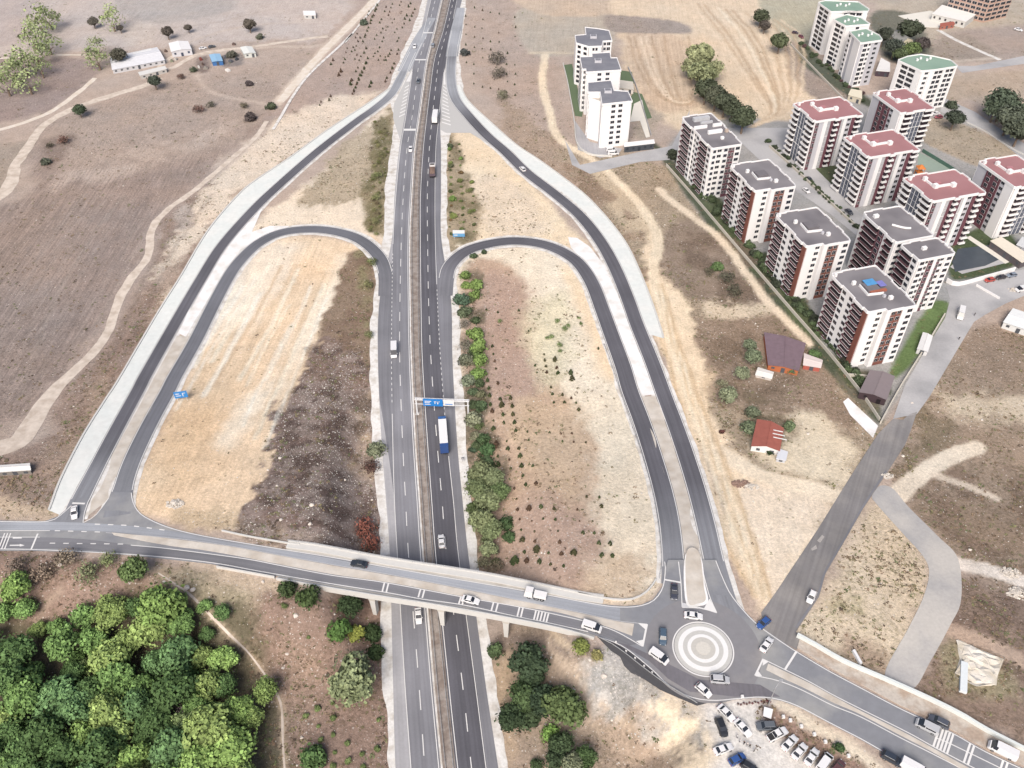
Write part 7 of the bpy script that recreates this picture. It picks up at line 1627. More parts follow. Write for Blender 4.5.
# lorries
def lorry(label, u, v, du, dv, cabhx, boxhx, Lb, hb, wd=1.25, tail=None, load=None, name='lorry', z=None):
    c = world([(u, v+2.5)], z)[0]; P = world([(u-du, v-dv), (u+du, v+dv)], z); d = P[1]-P[0]
    r = thing(name, label, 'lorry', (c[0], c[1], c[2]+.16), math.atan2(d[1], d[0])); r.scale = (1.1, 1.1, 1.1)
    cab = MB(); xf = Lb/2+2.4
    cab.add([(xf-2.2, -wd, .6), (xf, -wd, .6), (xf, wd, .6), (xf-2.2, wd, .6), (xf-2.2, -wd, 2.9), (xf-.35, -wd*.95, 2.9), (xf-.35, wd*.95, 2.9), (xf-2.2, wd, 2.9)], [(0, 1, 5, 4), (1, 2, 6, 5), (2, 3, 7, 6), (3, 0, 4, 7), (4, 5, 6, 7), (0, 3, 2, 1)], paintm(cabhx))
    cab.add([(xf-2.0, -wd*.8, 2.9), (xf-.9, -wd*.8, 2.9), (xf-.9, wd*.8, 2.9), (xf-2.0, wd*.8, 2.9), (xf-2.1, -wd*.8, hb-.1), (xf-1.7, -wd*.8, hb-.1), (xf-1.7, wd*.8, hb-.1), (xf-2.1, wd*.8, hb-.1)], [(0, 1, 5, 4), (1, 2, 6, 5), (2, 3, 7, 6), (3, 0, 4, 7), (4, 5, 6, 7)], paintm(cabhx))
    cabo = cab.build('cab', r)
    ws = MB(); ws.add([(xf+.02, -wd*.85, 1.7), (xf+.02, wd*.85, 1.7), (xf-.26, wd*.82, 2.7), (xf-.26, -wd*.82, 2.7)], [(0, 1, 2, 3)], M_glass); ws.build('windscreen', cabo)
    ch = MB(); ch.box(-Lb/2, -.5, .6, Lb/2+2, .5, .95, M_dkpl); ch.build('chassis', r)
    bx = MB(); m = paintm(boxhx)
    bx.box(-Lb/2, -wd, 1.05, Lb/2-.1, wd, hb if not load else 2.2, m)
    bxo = bx.build('cargo_box', r)
    if tail:
        tb_ = MB(); tb_.box(-Lb/2-.06, -wd+.02, 1.1, -Lb/2, wd-.02, hb-.02, paintm(tail)); tb_.box(-Lb/2, -wd-.02, 1.1, -Lb/2+1.5, wd+.02, hb+.02, paintm(tail)); tb_.build('rear_door', r)
    if load:
        lb = MB(); rs = random.Random(3)
        nx_, ny_ = 9, 4; vs = []
        for i in range(nx_+1):
            for j in range(ny_+1):
                vs.append((-Lb/2+.15+(Lb-.4)*i/nx_, -wd+.12+(2*wd-.24)*j/ny_, 2.21+(.5*math.sin(math.pi*i/nx_)*math.sin(math.pi*j/ny_))+rs.uniform(0, .12)))
        lb.add(vs, [(i*(ny_+1)+j, (i+1)*(ny_+1)+j, (i+1)*(ny_+1)+j+1, i*(ny_+1)+j+1) for i in range(nx_) for j in range(ny_)], mat('load_soil', load, var=.2, scale=2)); lb.build('load', r)
    wh = MB(); wh.tube([(0, -.2, 0), (0, .2, 0)], .5, M_tyre, 12); wh.tube([(0, -.21, 0), (0, .21, 0)], .25, M_rim, 8); whm = wh.mesh('wheel')
    for x in (xf-1.3, Lb/2-.6, -Lb/2+1.0, -Lb/2+2.3) + ((-Lb/2+3.6,) if Lb > 10 else ()):
        for s in (-1, 1): inst('wheel', whm, r, (x, s*(wd-.22), .5))
    return r
lorry('long lorry with blue cab, white box trailer and blue rear doors', 443.8, 439, -.45, -6, '#3f6fae', '#fafafa', 12.0, 3.9, tail='#3d5a94')
lorry('tipper lorry with white cab and brown load on the right carriageway', 432.6, 172.5, 0, -6, '#e8e6e6', '#6d6069', 6.5, 3.0, load='#8a7468')
lorry('white box lorry beside the chevrons on the right carriageway', 435.3, 118.5, .9, -6, '#e6e8ea', '#fafafa', 8.5, 3.7)
lt = lorry('small white flatbed lorry on the north lane of the bridge', 540, 596, -6, -1.3, '#f4f4f4', '#f6f6f6', 3.3, 2.0, wd=.88, z=ZR)
# ------------------------------------------------------------------ people beside the parked cars
M_skin = mat('skin', '#c99b80', var=.05, scale=9); M_hair = mat('hair', '#2c2420', var=.1, scale=9)
def person(label, u, v, z, shirt, trousers, ang=0., step=.14):
    pz = world([(u, v)], z)[0]
    r = thing('person', label, 'person', (pz[0], pz[1], pz[2]+.02), ang)
    b = MB(); ms = mat('shirt'+shirt[1:], shirt, var=.05, scale=9); mt = mat('trousers'+trousers[1:], trousers, var=.05, scale=9)
    V = [(0, 0, .95), (0, 0, 1.12), (0, 0, 1.32), (0, 0, 1.45), (0, .01, 1.53), (0, .02, 1.64), (0, .01, 1.75),
         (-.2, 0, 1.40), (-.27, .02, 1.12), (-.26, .1, .88), (.2, 0, 1.40), (.27, .02, 1.12), (.26, .12, .9),
         (-.1, 0, .9), (-.11, step, .5), (-.11, step*.6, .08), (-.11, step*.6+.16, .04), (.1, 0, .9), (.11, -step*.4, .5), (.11, -step, .08), (.11, -step+.16, .04)]
    Eg = [(0, 1), (1, 2), (2, 3), (3, 4), (4, 5), (5, 6), (3, 7), (7, 8), (8, 9), (3, 10), (10, 11), (11, 12), (0, 13), (13, 14), (14, 15), (15, 16), (0, 17), (17, 18), (18, 19), (19, 20)]
    R = [.15, .14, .17, .13, .06, .1, .08, .075, .055, .04, .075, .055, .04, .1, .075, .05, .045, .1, .075, .05, .045]
    me_ = bpy.data.meshes.new('body'); me_.from_pydata(V, Eg, []); o = bpy.data.objects.new('body', me_); COL.objects.link(o)
    sk = o.modifiers.new('s', 'SKIN'); 
    for i, vv in enumerate(me_.skin_vertices[0].data): vv.radius = (R[i], R[i]*.8); vv.use_root = (i == 0)
    su = o.modifiers.new('u', 'SUBSURF'); su.levels = 1; su.render_levels = 1
    bpy.context.view_layer.update(); dg = bpy.context.evaluated_depsgraph_get(); m2 = bpy.data.meshes.new_from_object(o.evaluated_get(dg)); bpy.data.objects.remove(o); bpy.data.meshes.remove(me_)
    m2.name = 'person_body'; m2.materials.clear()
    for mm in (ms, mt, M_skin, M_hair): m2.materials.append(mm)
    for p in m2.polygons:
        z_ = p.center.z; y_ = p.center.y; x_ = abs(p.center.x)
        p.material_index = (3 if (z_ > 1.72 or (z_ > 1.6 and y_ < .0)) else 2) if z_ > 1.5 else (2 if x_ > .18 and z_ < 1.1 else (0 if z_ > .96 else 1)); p.use_smooth = True
    inst('figure', m2, r)
    return r
for a in [('person in white shirt and dark trousers standing left of the white saloon', 736.8, 738, '#eeeeee', '#3a3d46', .4), ('person in white top stooping beside the people near the white saloon', 739.6, 742, '#e8e8ea', '#4a4d55', 1.4),
          ('person in black clothes in the middle of the small group', 743.6, 744.2, '#33343a', '#2c2e34', 2.2), ('person in a pale top between the two in dark clothes', 746.6, 745.6, '#e6e1dc', '#33353c', 2.6), ('person in dark clothes at the right end of the small group', 749.4, 747.5, '#3c4038', '#2e3036', .2), ('person standing apart in olive clothes right of the group', 753.8, 752, '#8d8f86', '#6c6e6a', 1.)]:
    person(a[0], a[1], a[2], ZR, a[3], a[4], a[5])
person('person in dark clothes walking on the grey street by the delivery van', 974, 316, 0, '#55585f', '#3a3c42'); person('person in black on the edge of the grey street', 958.5, 340, 0, '#33353a', '#2c2d31')
# ------------------------------------------------------------------ sheds, houses, signs, walls
def shed(name, cat, label, base4, h, wallhx, roofhx, ridge=0., over=.4, door=None, z=None, doorhx='#5b5f66', rvar=.05, stripes=None):
    """base4: four sightings of the eaves corners, counter-clockwise from the near left; h: eaves height"""
    W = [g(a, b, h) for a, b in base4]; c = sum(W)/4; zz = float(H(*c))
    W = [g(a, b, h+zz) for a, b in base4]; c = sum(W)/4
    r = thing(name, label, cat, (c[0], c[1], zz)); P = [p-c for p in W]; wm = mat('wall'+wallhx[1:], wallhx, var=.07, scale=.8); rm = mat('roofing'+roofhx[1:], roofhx, var=rvar, scale=.6)
    Pi = [p*(1-over/max(2, np.hypot(*p))) for p in P]
    b = MB(); b.prism([tuple(p) for p in Pi], -.5, h, wm)
    l1 = np.hypot(*(P[1]-P[0])); l2 = np.hypot(*(P[2]-P[1]))
    rb = MB()
    if ridge > 0:
        if l1 >= l2: a0, a1 = (P[0]+P[3])/2, (P[1]+P[2])/2; fc = [(0, 1, 5, 4), (2, 3, 4, 5)]; gab = [(0, 3, 4), (1, 2, 5)]
        else: a0, a1 = (P[0]+P[1])/2, (P[3]+P[2])/2; fc = [(1, 2, 5, 4), (3, 0, 4, 5)]; gab = [(0, 1, 4), (2, 3, 5)]
        top = [(*p, h) for p in P]+[(*a0, h+ridge), (*a1, h+ridge)]; rb.add(top, fc, rm); rb.add([(x, y, z_-.15) for x, y, z_ in top], fc, rm)
        b.add([(x*.97, y*.97, z_) for x, y, z_ in top[:4]]+[(x*.97, y*.97, z_-.08) for x, y, z_ in top[4:]], gab, wm)
        rb.tube([(*a0, h+ridge+.03), (*a1, h+ridge+.03)], .12, rm, 5)
    else: rb.prism([tuple(p) for p in P], h, h+.2, rm, bottom=True)
    b.build('wall', r); ro = rb.build('roof', r)
    e = P[1]-P[0]; L = np.hypot(*e); d = e/L; nn = np.array([d[1], -d[0]]); n_op = max(1, int(L/3.2))
    gm = mat('opening'+doorhx[1:], doorhx, var=.1, scale=1, rough=.4)
    for k in range(n_op):
        q = Pi[0]+(Pi[1]-Pi[0])*(k+.5)/n_op+nn*.03; w_ = min(1.2, L/n_op*.35); T = Matrix(((d[0], nn[0], 0, q[0]), (d[1], nn[1], 0, q[1]), (0, 0, 1, 0), (0, 0, 0, 1)))
        ob = MB()
        if k == n_op//2 and h > 2: ob.box(-w_/2-.1, -.05, 0, w_/2+.1, .05, min(2.2, h-.3), gm, T); ob.build('door', r)
        else: ob.box(-w_/2, -.05, h*.4, w_/2, .05, h*.75, gm, T); ob.build('window', r)
    return r, ro, P, c, h
shed('barn', 'barn', 'long white-roofed barn with a row of low openings', [(112, 70), (165, 60), (157, 47), (110, 57)], 2.5, '#d6d7da', '#e9ebef', 1.0, rvar=.1)
shed('barn_annex', 'shed', 'narrow white lean-to roof behind the long barn', [(134, 56), (153, 51.5), (151, 48), (132, 52.5)], 2.6, '#d9d9d8', '#eceeee', .3)
shed('barn_annex', 'shed', 'narrow pale lean-to roof in front of the long barn', [(140, 76), (167, 69), (165, 66), (138, 72.5)], 2.2, '#cfcdc8', '#e6e6e2', 0)
shed('white_shed', 'shed', 'square white shed with a dark open front above the barn', [(171, 52), (192, 49.5), (188, 41), (168.5, 43)], 3.4, '#dcdde2', '#f8f8f8', .8, doorhx='#4d5568')
shed('blue_shed', 'shed', 'small shed with a light blue roof in the fenced yard', [(212, 62), (223, 61), (220, 53.5), (209, 54.5)], 2.6, '#4a79b4', '#9cc6e6', .3)
shed('white_shed', 'shed', 'small grey-white shed beyond the blue-roofed one', [(244, 54), (256, 53), (252, 46.5), (240, 47)], 2.6, '#d6dad6', '#e9edea', .5)
shed('white_shed', 'shed', 'tiny lone white shed up by the channel track', [(303.5, 15.5), (316, 15.5), (315, 11), (303, 11)], 2.2, '#cfd0ce', '#fbfbfb', 0)
shed('long_shed', 'shed', 'long low white-roofed shed cut by the left edge', [(-14, 473), (31, 470), (30, 463), (-14, 466)], 2.4, '#8d8984', '#f1f1ee', .3)
shed('brown_roof_shed', 'shed', 'wide purple-brown roofed shed beside the estate wall', [(768, 365), (799, 371), (806, 343), (764, 332)], 2.6, '#c0744e', '#85737c', .7, rvar=.14)
shed('red_white_shed', 'shed', 'small red and white striped shed right of the brown roof', [(803, 365), (821, 368), (823, 360), (804, 353)], 2.2, '#b8665a', '#e8dcd8', .3)
shed('white_shelter', 'shed', 'low white curved shelter below the brown roof', [(755, 375), (772, 379), (774, 372), (758, 367)], 1.2, '#d6d2cc', '#f3f1ec', .3)
hs = shed('farm_house', 'house', 'white house with a red tiled roof and white ridge beside the track', [(751, 446), (780, 451), (784, 428), (757, 419)], 3.0, '#f0efee', '#a8665a', 1.2, rvar=.12)
for k, (x, y) in enumerate([(775, 434), (777, 438), (779, 442)]):
    q = g(x, y, 3.6)-hs[3]; b = MB(); b.box(-2.2, -.18, 0, 2.2, .18, .12, M_white, Matrix.Translation((q[0], q[1], 3.75)) @ Matrix.Rotation(-.3, 4, 'Z')); b.build('roof_batten', hs[1])
shed('lean_to', 'shed', 'small pale lean-to at the right corner of the red-roofed house', [(776, 459), (786, 461), (788, 452), (779, 449)], 1.8, '#c9cdd4', '#dfe3ea', 0)
shed('grey_pavilion', 'pavilion', 'grey-roofed dark slatted pavilion at the estate corner', [(859, 392), (887, 400), (895, 376), (870, 370)], 3.2, '#4a3d42', '#8e8487', .8, doorhx='#2e282c')
shed('garden_shed', 'shed', 'small white garden shed on the lawn beside the estate road', [(917, 349), (928, 352), (933, 336), (923, 332)], 2.4, '#dfe0e0', '#f0f1f1', .3)
shed('roadside_building', 'building', 'white-roofed low building cut by the right edge', [(1003, 322), (1036, 333), (1042, 318), (1013, 308)], 3.0, '#e3e6e6', '#f2f6f6', .2)
shed('entrance_canopy', 'canopy', 'long cream canopy roof near the right-hand red block', [(990, 241), (1022, 263), (1034, 258), (1001, 237)], 3.2, '#6a6468', '#efe8d8', 0)
shed('small_outbuilding', 'building', 'small pale building right of the cream canopy', [(1016, 245), (1040, 255), (1046, 244), (1022, 237)], 3.0, '#b9bcc2', '#d9dde0', 0)
shed('guard_hut', 'gatehouse', 'long white gate canopy with dark lane below the nearest white block', [(624, 147), (655, 143.5), (654, 139.5), (624, 143)], 3.2, '#50555c', '#fbfbfb', 0, doorhx='#3a3f46')
shed('pergola', 'pergola', 'pale terrace building beside the middle white block', [(619, 88), (634, 90), (633, 82), (618, 80)], 2.6, '#e8e2da', '#e2dcd0', 0)
shed('gabled_house', 'house', 'grey-roofed gabled house among trees near the green roofs', [(900, 44), (914, 40), (903, 31), (890, 35)], 5.0, '#e3dcc4', '#9a9b98', 2.6)
shed('long_block', 'building', 'long low white building with dark windows by the construction site', [(932, 14), (966, 22), (976, 14.5), (942, 5)], 4.0, '#dcdcd8', '#f6f5f0', 0, doorhx='#4a4648')
shed('brick_shed', 'shed', 'low red brick shed at the edge of the concrete yard', [(940, 26.5), (955, 24.5), (954, 21.5), (940, 23.5)], 2.2, '#b8796a', '#b06a5c', 0)
shed('pool_house', 'building', 'white flat-roofed pool house between green roofs', [(876, 71), (890, 72), (890, 63), (881, 58)], 3.2, '#5d4f58', '#f6f6f4', 0)
shed('corner_pavilion', 'pavilion', 'cream roofed pavilion under the front green-roofed tower', [(848, 95), (862, 99), (862, 91), (851, 89)], 3.2, '#d8d0bd', '#ece5cf', 0)
# the unfinished brick building at the top right
Pb = [g(a, b, 15) for a, b in [(980, -14), (1003, 3), (1026, 0), (1060, -12), (1030, -30)]]
Pc = [g(a, b, 13) for a, b in [(952, -8), (990, 2), (1013, -3), (985, -20)]]
r_, rf_, z_, c_ = tower('unfinished_building', 'unfinished pale brick building with rows of empty window openings', None, Pc, [[('D', 1, 7)], [('D', 1, 4)], [('n', 1, 0)], [('n', 1, 0)]], nf=5, fh=2.8, roof=mat('raw_slab', '#8b8f98', var=.15, scale=.6), wallm=mat('pink_brick', '#c6a797', var=.08, scale=1), visible=(0, 1), base=.6, parapet=.2)
rl = roofbox
for i in range(14):
    q = Pc[0]*.5+Pc[2]*.5-c_+np.array([random.uniform(-9, 9), random.uniform(-5, 5)]); b = MB(); b.box(q[0]-.2, q[1]-.2, z_, q[0]+.2, q[1]+.2, z_+random.uniform(1, 2.4), mat('raw_slab', '')); b.build('starter_column', rf_)
# booth and tarps by the parking yard
shed('white_booth', 'booth', 'small white booth with a dark side at the head of the parking yard', [(763, 716), (771, 719), (773, 709.5), (764, 707)], 1, '#4a4a52', '#fbfbfb', 0)
bpy.data.objects[-1] if False else None
for k, (u, v, w_, hx) in enumerate([(201, 60, 2.0, '#8a4f48'), (203, 65, 1.6, '#6a5a55'), (206, 69, 2.4, '#9a958e'), (199, 68, 1.4, '#e4e2dc'), (226, 58, 2.0, '#5d5f66'), (231, 62, 2.6, '#6b6d74'), (237, 60, 2.0, '#4f5258'), (228, 71, 3.0, '#efeeea'), (166, 52, 1.6, '#6e5f58'), (176, 60, 2.2, '#c9c5be'), (172, 62, 1.6, '#8b8f7c'), (234, 45, 2., '#6f5f5a')]):
    b = MB(); m_ = mat('junk'+hx[1:], hx, var=.2, scale=2); rs = np.random.RandomState(k)
    b.box(-w_/2, -w_*.35, -.1, w_/2, w_*.35, .9, m_); b.box(-w_*.3, -w_*.2, .9, w_*.25, w_*.3, 1.3+.4*rs.rand(), m_); p_ = hp(u, v)
    o = b.build('junk_pile', None, (p_[0], p_[1], p_[2])); o.rotation_euler = (0, 0, rs.rand()*3); tag(o, 'small heap of stored farm junk in the yard between the sheds', 'junk pile', 'junk heaps in the farmyard')
# walls
M_wallp = mat('estate_wall', '#d5d0c4', var=.07, scale=.8)
wall('estate_wall', 'long pale boundary wall running down beside the dark-roofed blocks', [(666, 166), (700, 205), (740, 252), (790, 310), (830, 356), (862, 396), (879, 421)], 1.5, .28, M_wallp)
wall('garden_wall', 'pale wall along the grey street under the paired block', [(880, 424), (900, 388), (922, 353), (944, 316)], 1.5, .45, M_wallp)
wall('garden_wall', 'white panelled wall in front of the dark pool garden', [(946, 282), (957, 286), (985, 279), (1014, 271)], 2.0, .4, W_white)
wall('street_wall', 'low pale wall along the inner estate street', [(769, 147), (800, 175), (850, 222), (880, 246)], 1.2, .4, M_wallp)
wall('white_block_wall', 'low white wall left of the white stepped blocks', [(563, 64), (568, 85), (574, 120), (577, 144), (590, 155), (612, 157)], 1.0, .35, M_par)
wall('white_block_wall', 'low dark wall right of the white stepped blocks', [(628, 68), (637, 90), (651, 136)], 1.0, .35, M_sh)
wall('tower_wall', 'thin pale wall below the green-roofed towers', [(790, 45), (820, 76), (848, 105), (862, 118)], 1.2, .4, M_wallp)
wall('curb_wall', 'white kerb wall of the dry plot beside the curving road', [(965, 122), (985, 132), (1010, 148), (1030, 158)], .6, .4, M_par)
wall('court_wall', 'dark green fence wall along the sports court', [(922, 152), (945, 166), (975, 185), (990, 192)], 1.8, .3, mat('fence_green', '#5a7a6e', var=.1))
wall('estate_wall', 'short pale wall closing the estate corner under the grey pavilion', [(846, 376), (862, 377), (882, 380)], 1.2, .35, M_wallp)
# orange slide tower
pt = hp(918, 176); ot = thing('playground_tower', 'orange playground tower behind the red block', 'playground', (pt[0], pt[1], pt[2])); mo = mat('orange_plastic', '#dd8a4c', var=.1)
b = MB(); b.box(-1.6, -1.6, 2.2, 1.6, 1.6, 2.5, mo); b.build('platform', ot)
b = MB(); b.add([(-1.9, -1.9, 4.6), (1.9, -1.9, 4.6), (1.9, 1.9, 4.6), (-1.9, 1.9, 4.6), (0, 0, 6.2)], [(0, 1, 4), (1, 2, 4), (2, 3, 4), (3, 0, 4), (0, 3, 2, 1)], mo); b.build('canopy', ot)
for sx in (-1.5, 1.5):
    for sy in (-1.5, 1.5): b = MB(); b.tube([(sx, sy, 0), (sx, sy, 4.7)], .14, mo); b.build('post', ot)
b = MB(); b.add([(-.5, -1.6, 2.4), (.5, -1.6, 2.4), (.5, -5, .3), (-.5, -5, .3)], [(0, 1, 2, 3)], mat('slide_yellow', '#e3a860')); b.build('slide', ot)
# sign gantry
M_steel = mat('gantry_steel', '#eceef0', var=.03, scale=3, rough=.5); M_blue = mat('sign_blue', '#2f86d6', var=.03, scale=2, rough=.5)
a_, b_ = hp(417.5, 414), hp(468.5, 416); d = b_-a_; L = np.hypot(d[0], d[1]); ang = math.atan2(d[1], d[0])
gt = thing('sign_gantry', 'steel gantry carrying a blue and a white direction sign over the right carriageway', 'sign gantry', (a_[0], a_[1], float(H(a_[0], a_[1]))), ang)
for x in (0, L): b = MB(); b.tube([(x, 0, 0), (x, 0, 7.6)], .28, M_steel, 8); b.box(x-.6, -.6, -.1, x+.6, .6, .25, M_strip); b.build('post', gt)
b = MB(); b.box(-.5, -.5, 7.2, L+.5, -.25, 7.6, M_steel); b.box(-.5, .25, 7.2, L+.5, .5, 7.6, M_steel); b.box(-.5, -.5, 5.3, L+.5, -.3, 5.5, M_steel)
for k in range(int(L)): b.tube([(k, -.4, 7.4), (k+1, .38, 7.4)], .08, M_steel, 4)
b.build('beam', gt)
def panel(x0, x1, z0, z1, m, marks, mk_m):
    b = MB(); b.box(x0, -.74, z0, x1, -.64, z1, m); o = b.build('sign_panel', gt)
    bb = MB()
    for (ax, az, aw, ah) in marks: bb.box(x0+(x1-x0)*ax, -.765, z0+(z1-z0)*az, x0+(x1-x0)*(ax+aw), -.745, z0+(z1-z0)*(az+ah), mk_m)
    if bb.v: bb.build('sign_legend', o)
panel(L*.14, L*.52, 4.9, 8.3, M_blue, [(.08, .62, .34, .1), (.08, .42, .26, .1), (.08, .2, .3, .08), (.55, .6, .3, .08), (.58, .35, .05, .2), (.72, .3, .05, .25), (.66, .62, .16, .06)], M_steel)
panel(L*.53, L*.74, 5.3, 8.1, M_steel, [(.15, .2, .7, .14)], M_blue)
def roadsign(label, u, v, w, h, z, hx, marks, rot=0., name='direction_sign'):
    p = hp(u, v); r = thing(name, label, 'road sign', (p[0], p[1], p[2]), rot); m = mat('signface'+hx[1:], hx, var=.05, scale=2, rough=.5)
    for x in (-w*.35, w*.35): b = MB(); b.tube([(x, .1, 0), (x, .1, z+h)], .08, M_steel, 6); b.build('post', r)
    b = MB(); b.box(-w/2, -.05, z, w/2, .02, z+h, m); o = b.build('sign_panel', r)
    bb = MB()
    for (ax, az, aw, ah) in marks: bb.box(-w/2+w*ax, -.075, z+h*az, -w/2+w*(ax+aw), -.055, z+h*(az+ah), M_steel)
    bb.build('sign_legend', o); return r
roadsign('blue direction sign with white marks on the sandy left infield edge', 183, 401, 4.4, 3.0, 1.6, '#3d8fd9', [(.1, .6, .3, .12), (.1, .3, .4, .1), (.62, .2, .06, .5), (.62, .65, .25, .08)], .2)
roadsign('blue and white direction sign beside the right carriageway above the loop', 459, 239, 5.2, 3.4, 1.2, '#6fa9d8', [(.0, .5, 1, .5), (.1, .2, .3, .1)], 0)
roadsign('small back-to-road sign post by the gantry verge', 463, 462, .9, .9, 1.4, '#5a5e66', [(.2, .3, .6, .2)], 0)
# barriers, boxes and rubble
def boulder(name, cat, label, u, v, s, hx, z=None, group=None, n=1, seed=0, flat=.6):
    bm = bmesh.new(); bmesh.ops.create_icosphere(bm, subdivisions=2, radius=1); rs = np.random.RandomState(seed+int(u*7+v))
    for vv in bm.verts: vv.co *= 1+.35*(rs.rand()-.5); vv.co.z *= flat
    me_ = bpy.data.meshes.new(name); bm.to_mesh(me_); bm.free(); me_.materials.append(mat('stone'+hx[1:], hx, var=.15, scale=2))
    p = hp(u, v); o = inst(name, me_, None, (p[0], p[1], p[2]+s*.15), rs.rand()*6, (s, s*(.7+.5*rs.rand()), s)); return tag(o, label, cat, group)
for (u, v, s) in [(187, 588, 1.6), (193, 590, 1.5), (164, 582, .8), (263, 582, 1.), (310, 524, 1.1), (312, 505, 1.3), (281, 520, .9), (604, 676, 1.6), (606, 702, .9), (574, 690, .8), (590, 660, .8), (296, 616, 1.4), (287, 654, .9), (283, 668, .8), (302, 738, .8), (170, 622, .7), (280, 458, 1.), (277, 486, .8), (268, 470, .7), (345, 480, .8), (372, 500, .7), (60, 565, 1.), (575, 706, .7), (612, 720, .7), (520, 716, .5), (982, 420, .8), (970, 550, 1.), (912, 403, .9), (903, 456, 1.), (808, 434, 1.)]:
    boulder('boulder', 'boulder', 'pale boulder lying loose on the dry ground', u, v, s*.55, '#e6ddd2', group='pale boulders scattered on the dry ground')
for (u, v, s, l) in [(887, 476, 1.5, 'white rubble pile beside the junction of the new road'), (175, 504, 2.2, 'pale rubble heap on the sandy left infield'), (1010, 573, 2.4, 'white rubble pile by the right-hand dirt track'), (1018, 594, 2.6, 'long white rubble pile at the right edge'), (1014, 290, 2., 'pale rubble heap by the roadside building'), (752, 487, 1.8, 'white debris heap beside the sand track'), (741, 484, 2.2, 'brown debris heap beside the sand track')]:
    rs = np.random.RandomState(int(u)); b = MB(); m_ = mat('rubble_pale', '#dcd5ca', var=.25, scale=2) if 'brown' not in l else mat('rubble_brown', '#9b8276', var=.2, scale=2)
    for k in range(46 if s < 2.1 else 110):
        a = rs.rand()*6.28; r_ = s*1.0*rs.rand()**.6; x, y = math.cos(a)*r_*1.3, math.sin(a)*r_*.8; q = rs.uniform(.12, .42); z_ = max(0, .5*s*(1-r_/s))*.6
        T_ = Matrix.Translation((x, y, z_)) @ Matrix.Rotation(rs.rand()*3, 4, 'Z') @ Matrix.Rotation(rs.uniform(-.6, .6), 4, 'X')
        b.box(-q, -q*.7, -q*.6, q, q*.7, q*.5, m_, T_)
    p = hp(u, v); tag(b.build('rubble_heap', None, (p[0], p[1], p[2])), l, 'rubble')
def block_thing(name, cat, label, u, v, du, dv, w, d_, h, hx, z=None, group=None):
    P = world([(u-du, v-dv), (u+du, v+dv)], z); c = world([(u, v)], z)[0]; dd = P[1]-P[0]; b = MB(); m = mat('block'+hx[1:], hx, var=.06, scale=2)
    b.add([(-w/2, -d_/2, -.1), (w/2, -d_/2, -.1), (w/2, d_/2, -.1), (-w/2, d_/2, -.1), (-w/2+.06, -d_/2+.06, h), (w/2-.06, -d_/2+.06, h), (w/2-.06, d_/2-.06, h), (-w/2+.06, d_/2-.06, h)], [(0, 1, 5, 4), (1, 2, 6, 5), (2, 3, 7, 6), (3, 0, 4, 7), (4, 5, 6, 7)], m)
    o = b.build(name); o.location = c; o.rotation_euler = (0, 0, math.atan2(dd[1], dd[0])); return tag(o, label, cat, group)
block_thing('road_barrier', 'barrier', 'white concrete barrier blocking the dry plot behind the parapet', 856.5, 658, 1, 1.8, 4, .8, 1, '#f2f4f5')
block_thing('white_slab', 'slab', 'bluish white slab leaning on the limestone heap', 963, 678, -.1, 3, 9, 1.8, .9, '#e8f0f3')
for (u, v) in [(783, 717.5), (790, 721), (801, 727), (814, 735), (825, 742.5), (848, 756.5), (742, 697.5)]:
    block_thing('white_bollard', 'bollard', 'white concrete bollard in the planting strip above the parked cars', u, v, 1, 0, .8, .8, .8, '#f5f5f3', z=ZR-.1, group='white bollards in the planting strip')
for (u, v) in [(612, 641), (622, 650), (631, 657), (640, 665), (648, 671.5)]:
    block_thing('lane_marker', 'lane marker', 'small white lane marker on the fresh asphalt edge', u+4, v+1.5, 1, .8, .5, .3, .7, '#f2f2f2', z=ZR+.1, group='lane markers on the fresh asphalt')
for k in range(12):
    t = k/11; u = 975-1+t*25; v = 326-3.6-k*.0+ -8+t*0+(t*14); u = 965+t*32; v = 307+t*20-2*t
for k in range(11):
    t = k/10; block_thing('traffic_block', 'barrier', 'white plastic block in the line across the grey street', 977+t*21, 286.5+t*12, 1, .6, 1.0, .6, .9, '#fafafa', group='white blocks across the grey street')
for k in range(9):
    t = k/8; block_thing('fence_post', 'post', 'white fence post on the rim of the right outer ramp lining', 0+590+t*70, 205+t*128+((t-.5)**2-.25)*-40, 1, 1, .25, .25, 1.0, '#e6e6e4', group='rim posts of the lined slope') if False else None
# red flower beds on the kerb
for k in range(12):
    tree('flower_clump', 'flower bed', 'dark red flower clump behind the kerb of the roundabout exit', 738+k*2.9, 704-k*.3+(k % 2), 1.7, 'bare', '#8f4a50' if k % 3 else '#74504c', 'red flower clumps behind the kerb')
pp = world([(779.5, 701)], ZR)[0]; lp = thing('street_lamp', 'tall grey street lamp at the roundabout exit to the south-east', 'street lamp', (pp[0]-3, pp[1]-1, ZR))
b = MB(); b.tube([(0, 0, 0), (0, 0, 8.6)], .14, M_rail, 8, .08); b.build('pole', lp); b = MB(); b.tube([(0, 0, 8.5), (.6, .7, 9.0), (1.5, 1.7, 9.1)], .07, M_rail, 6); b.build('arm', lp); b = MB(); b.box(1.2, 1.4, 8.95, 2.1, 2.1, 9.15, M_rail); b.build('lamp_head', lp)
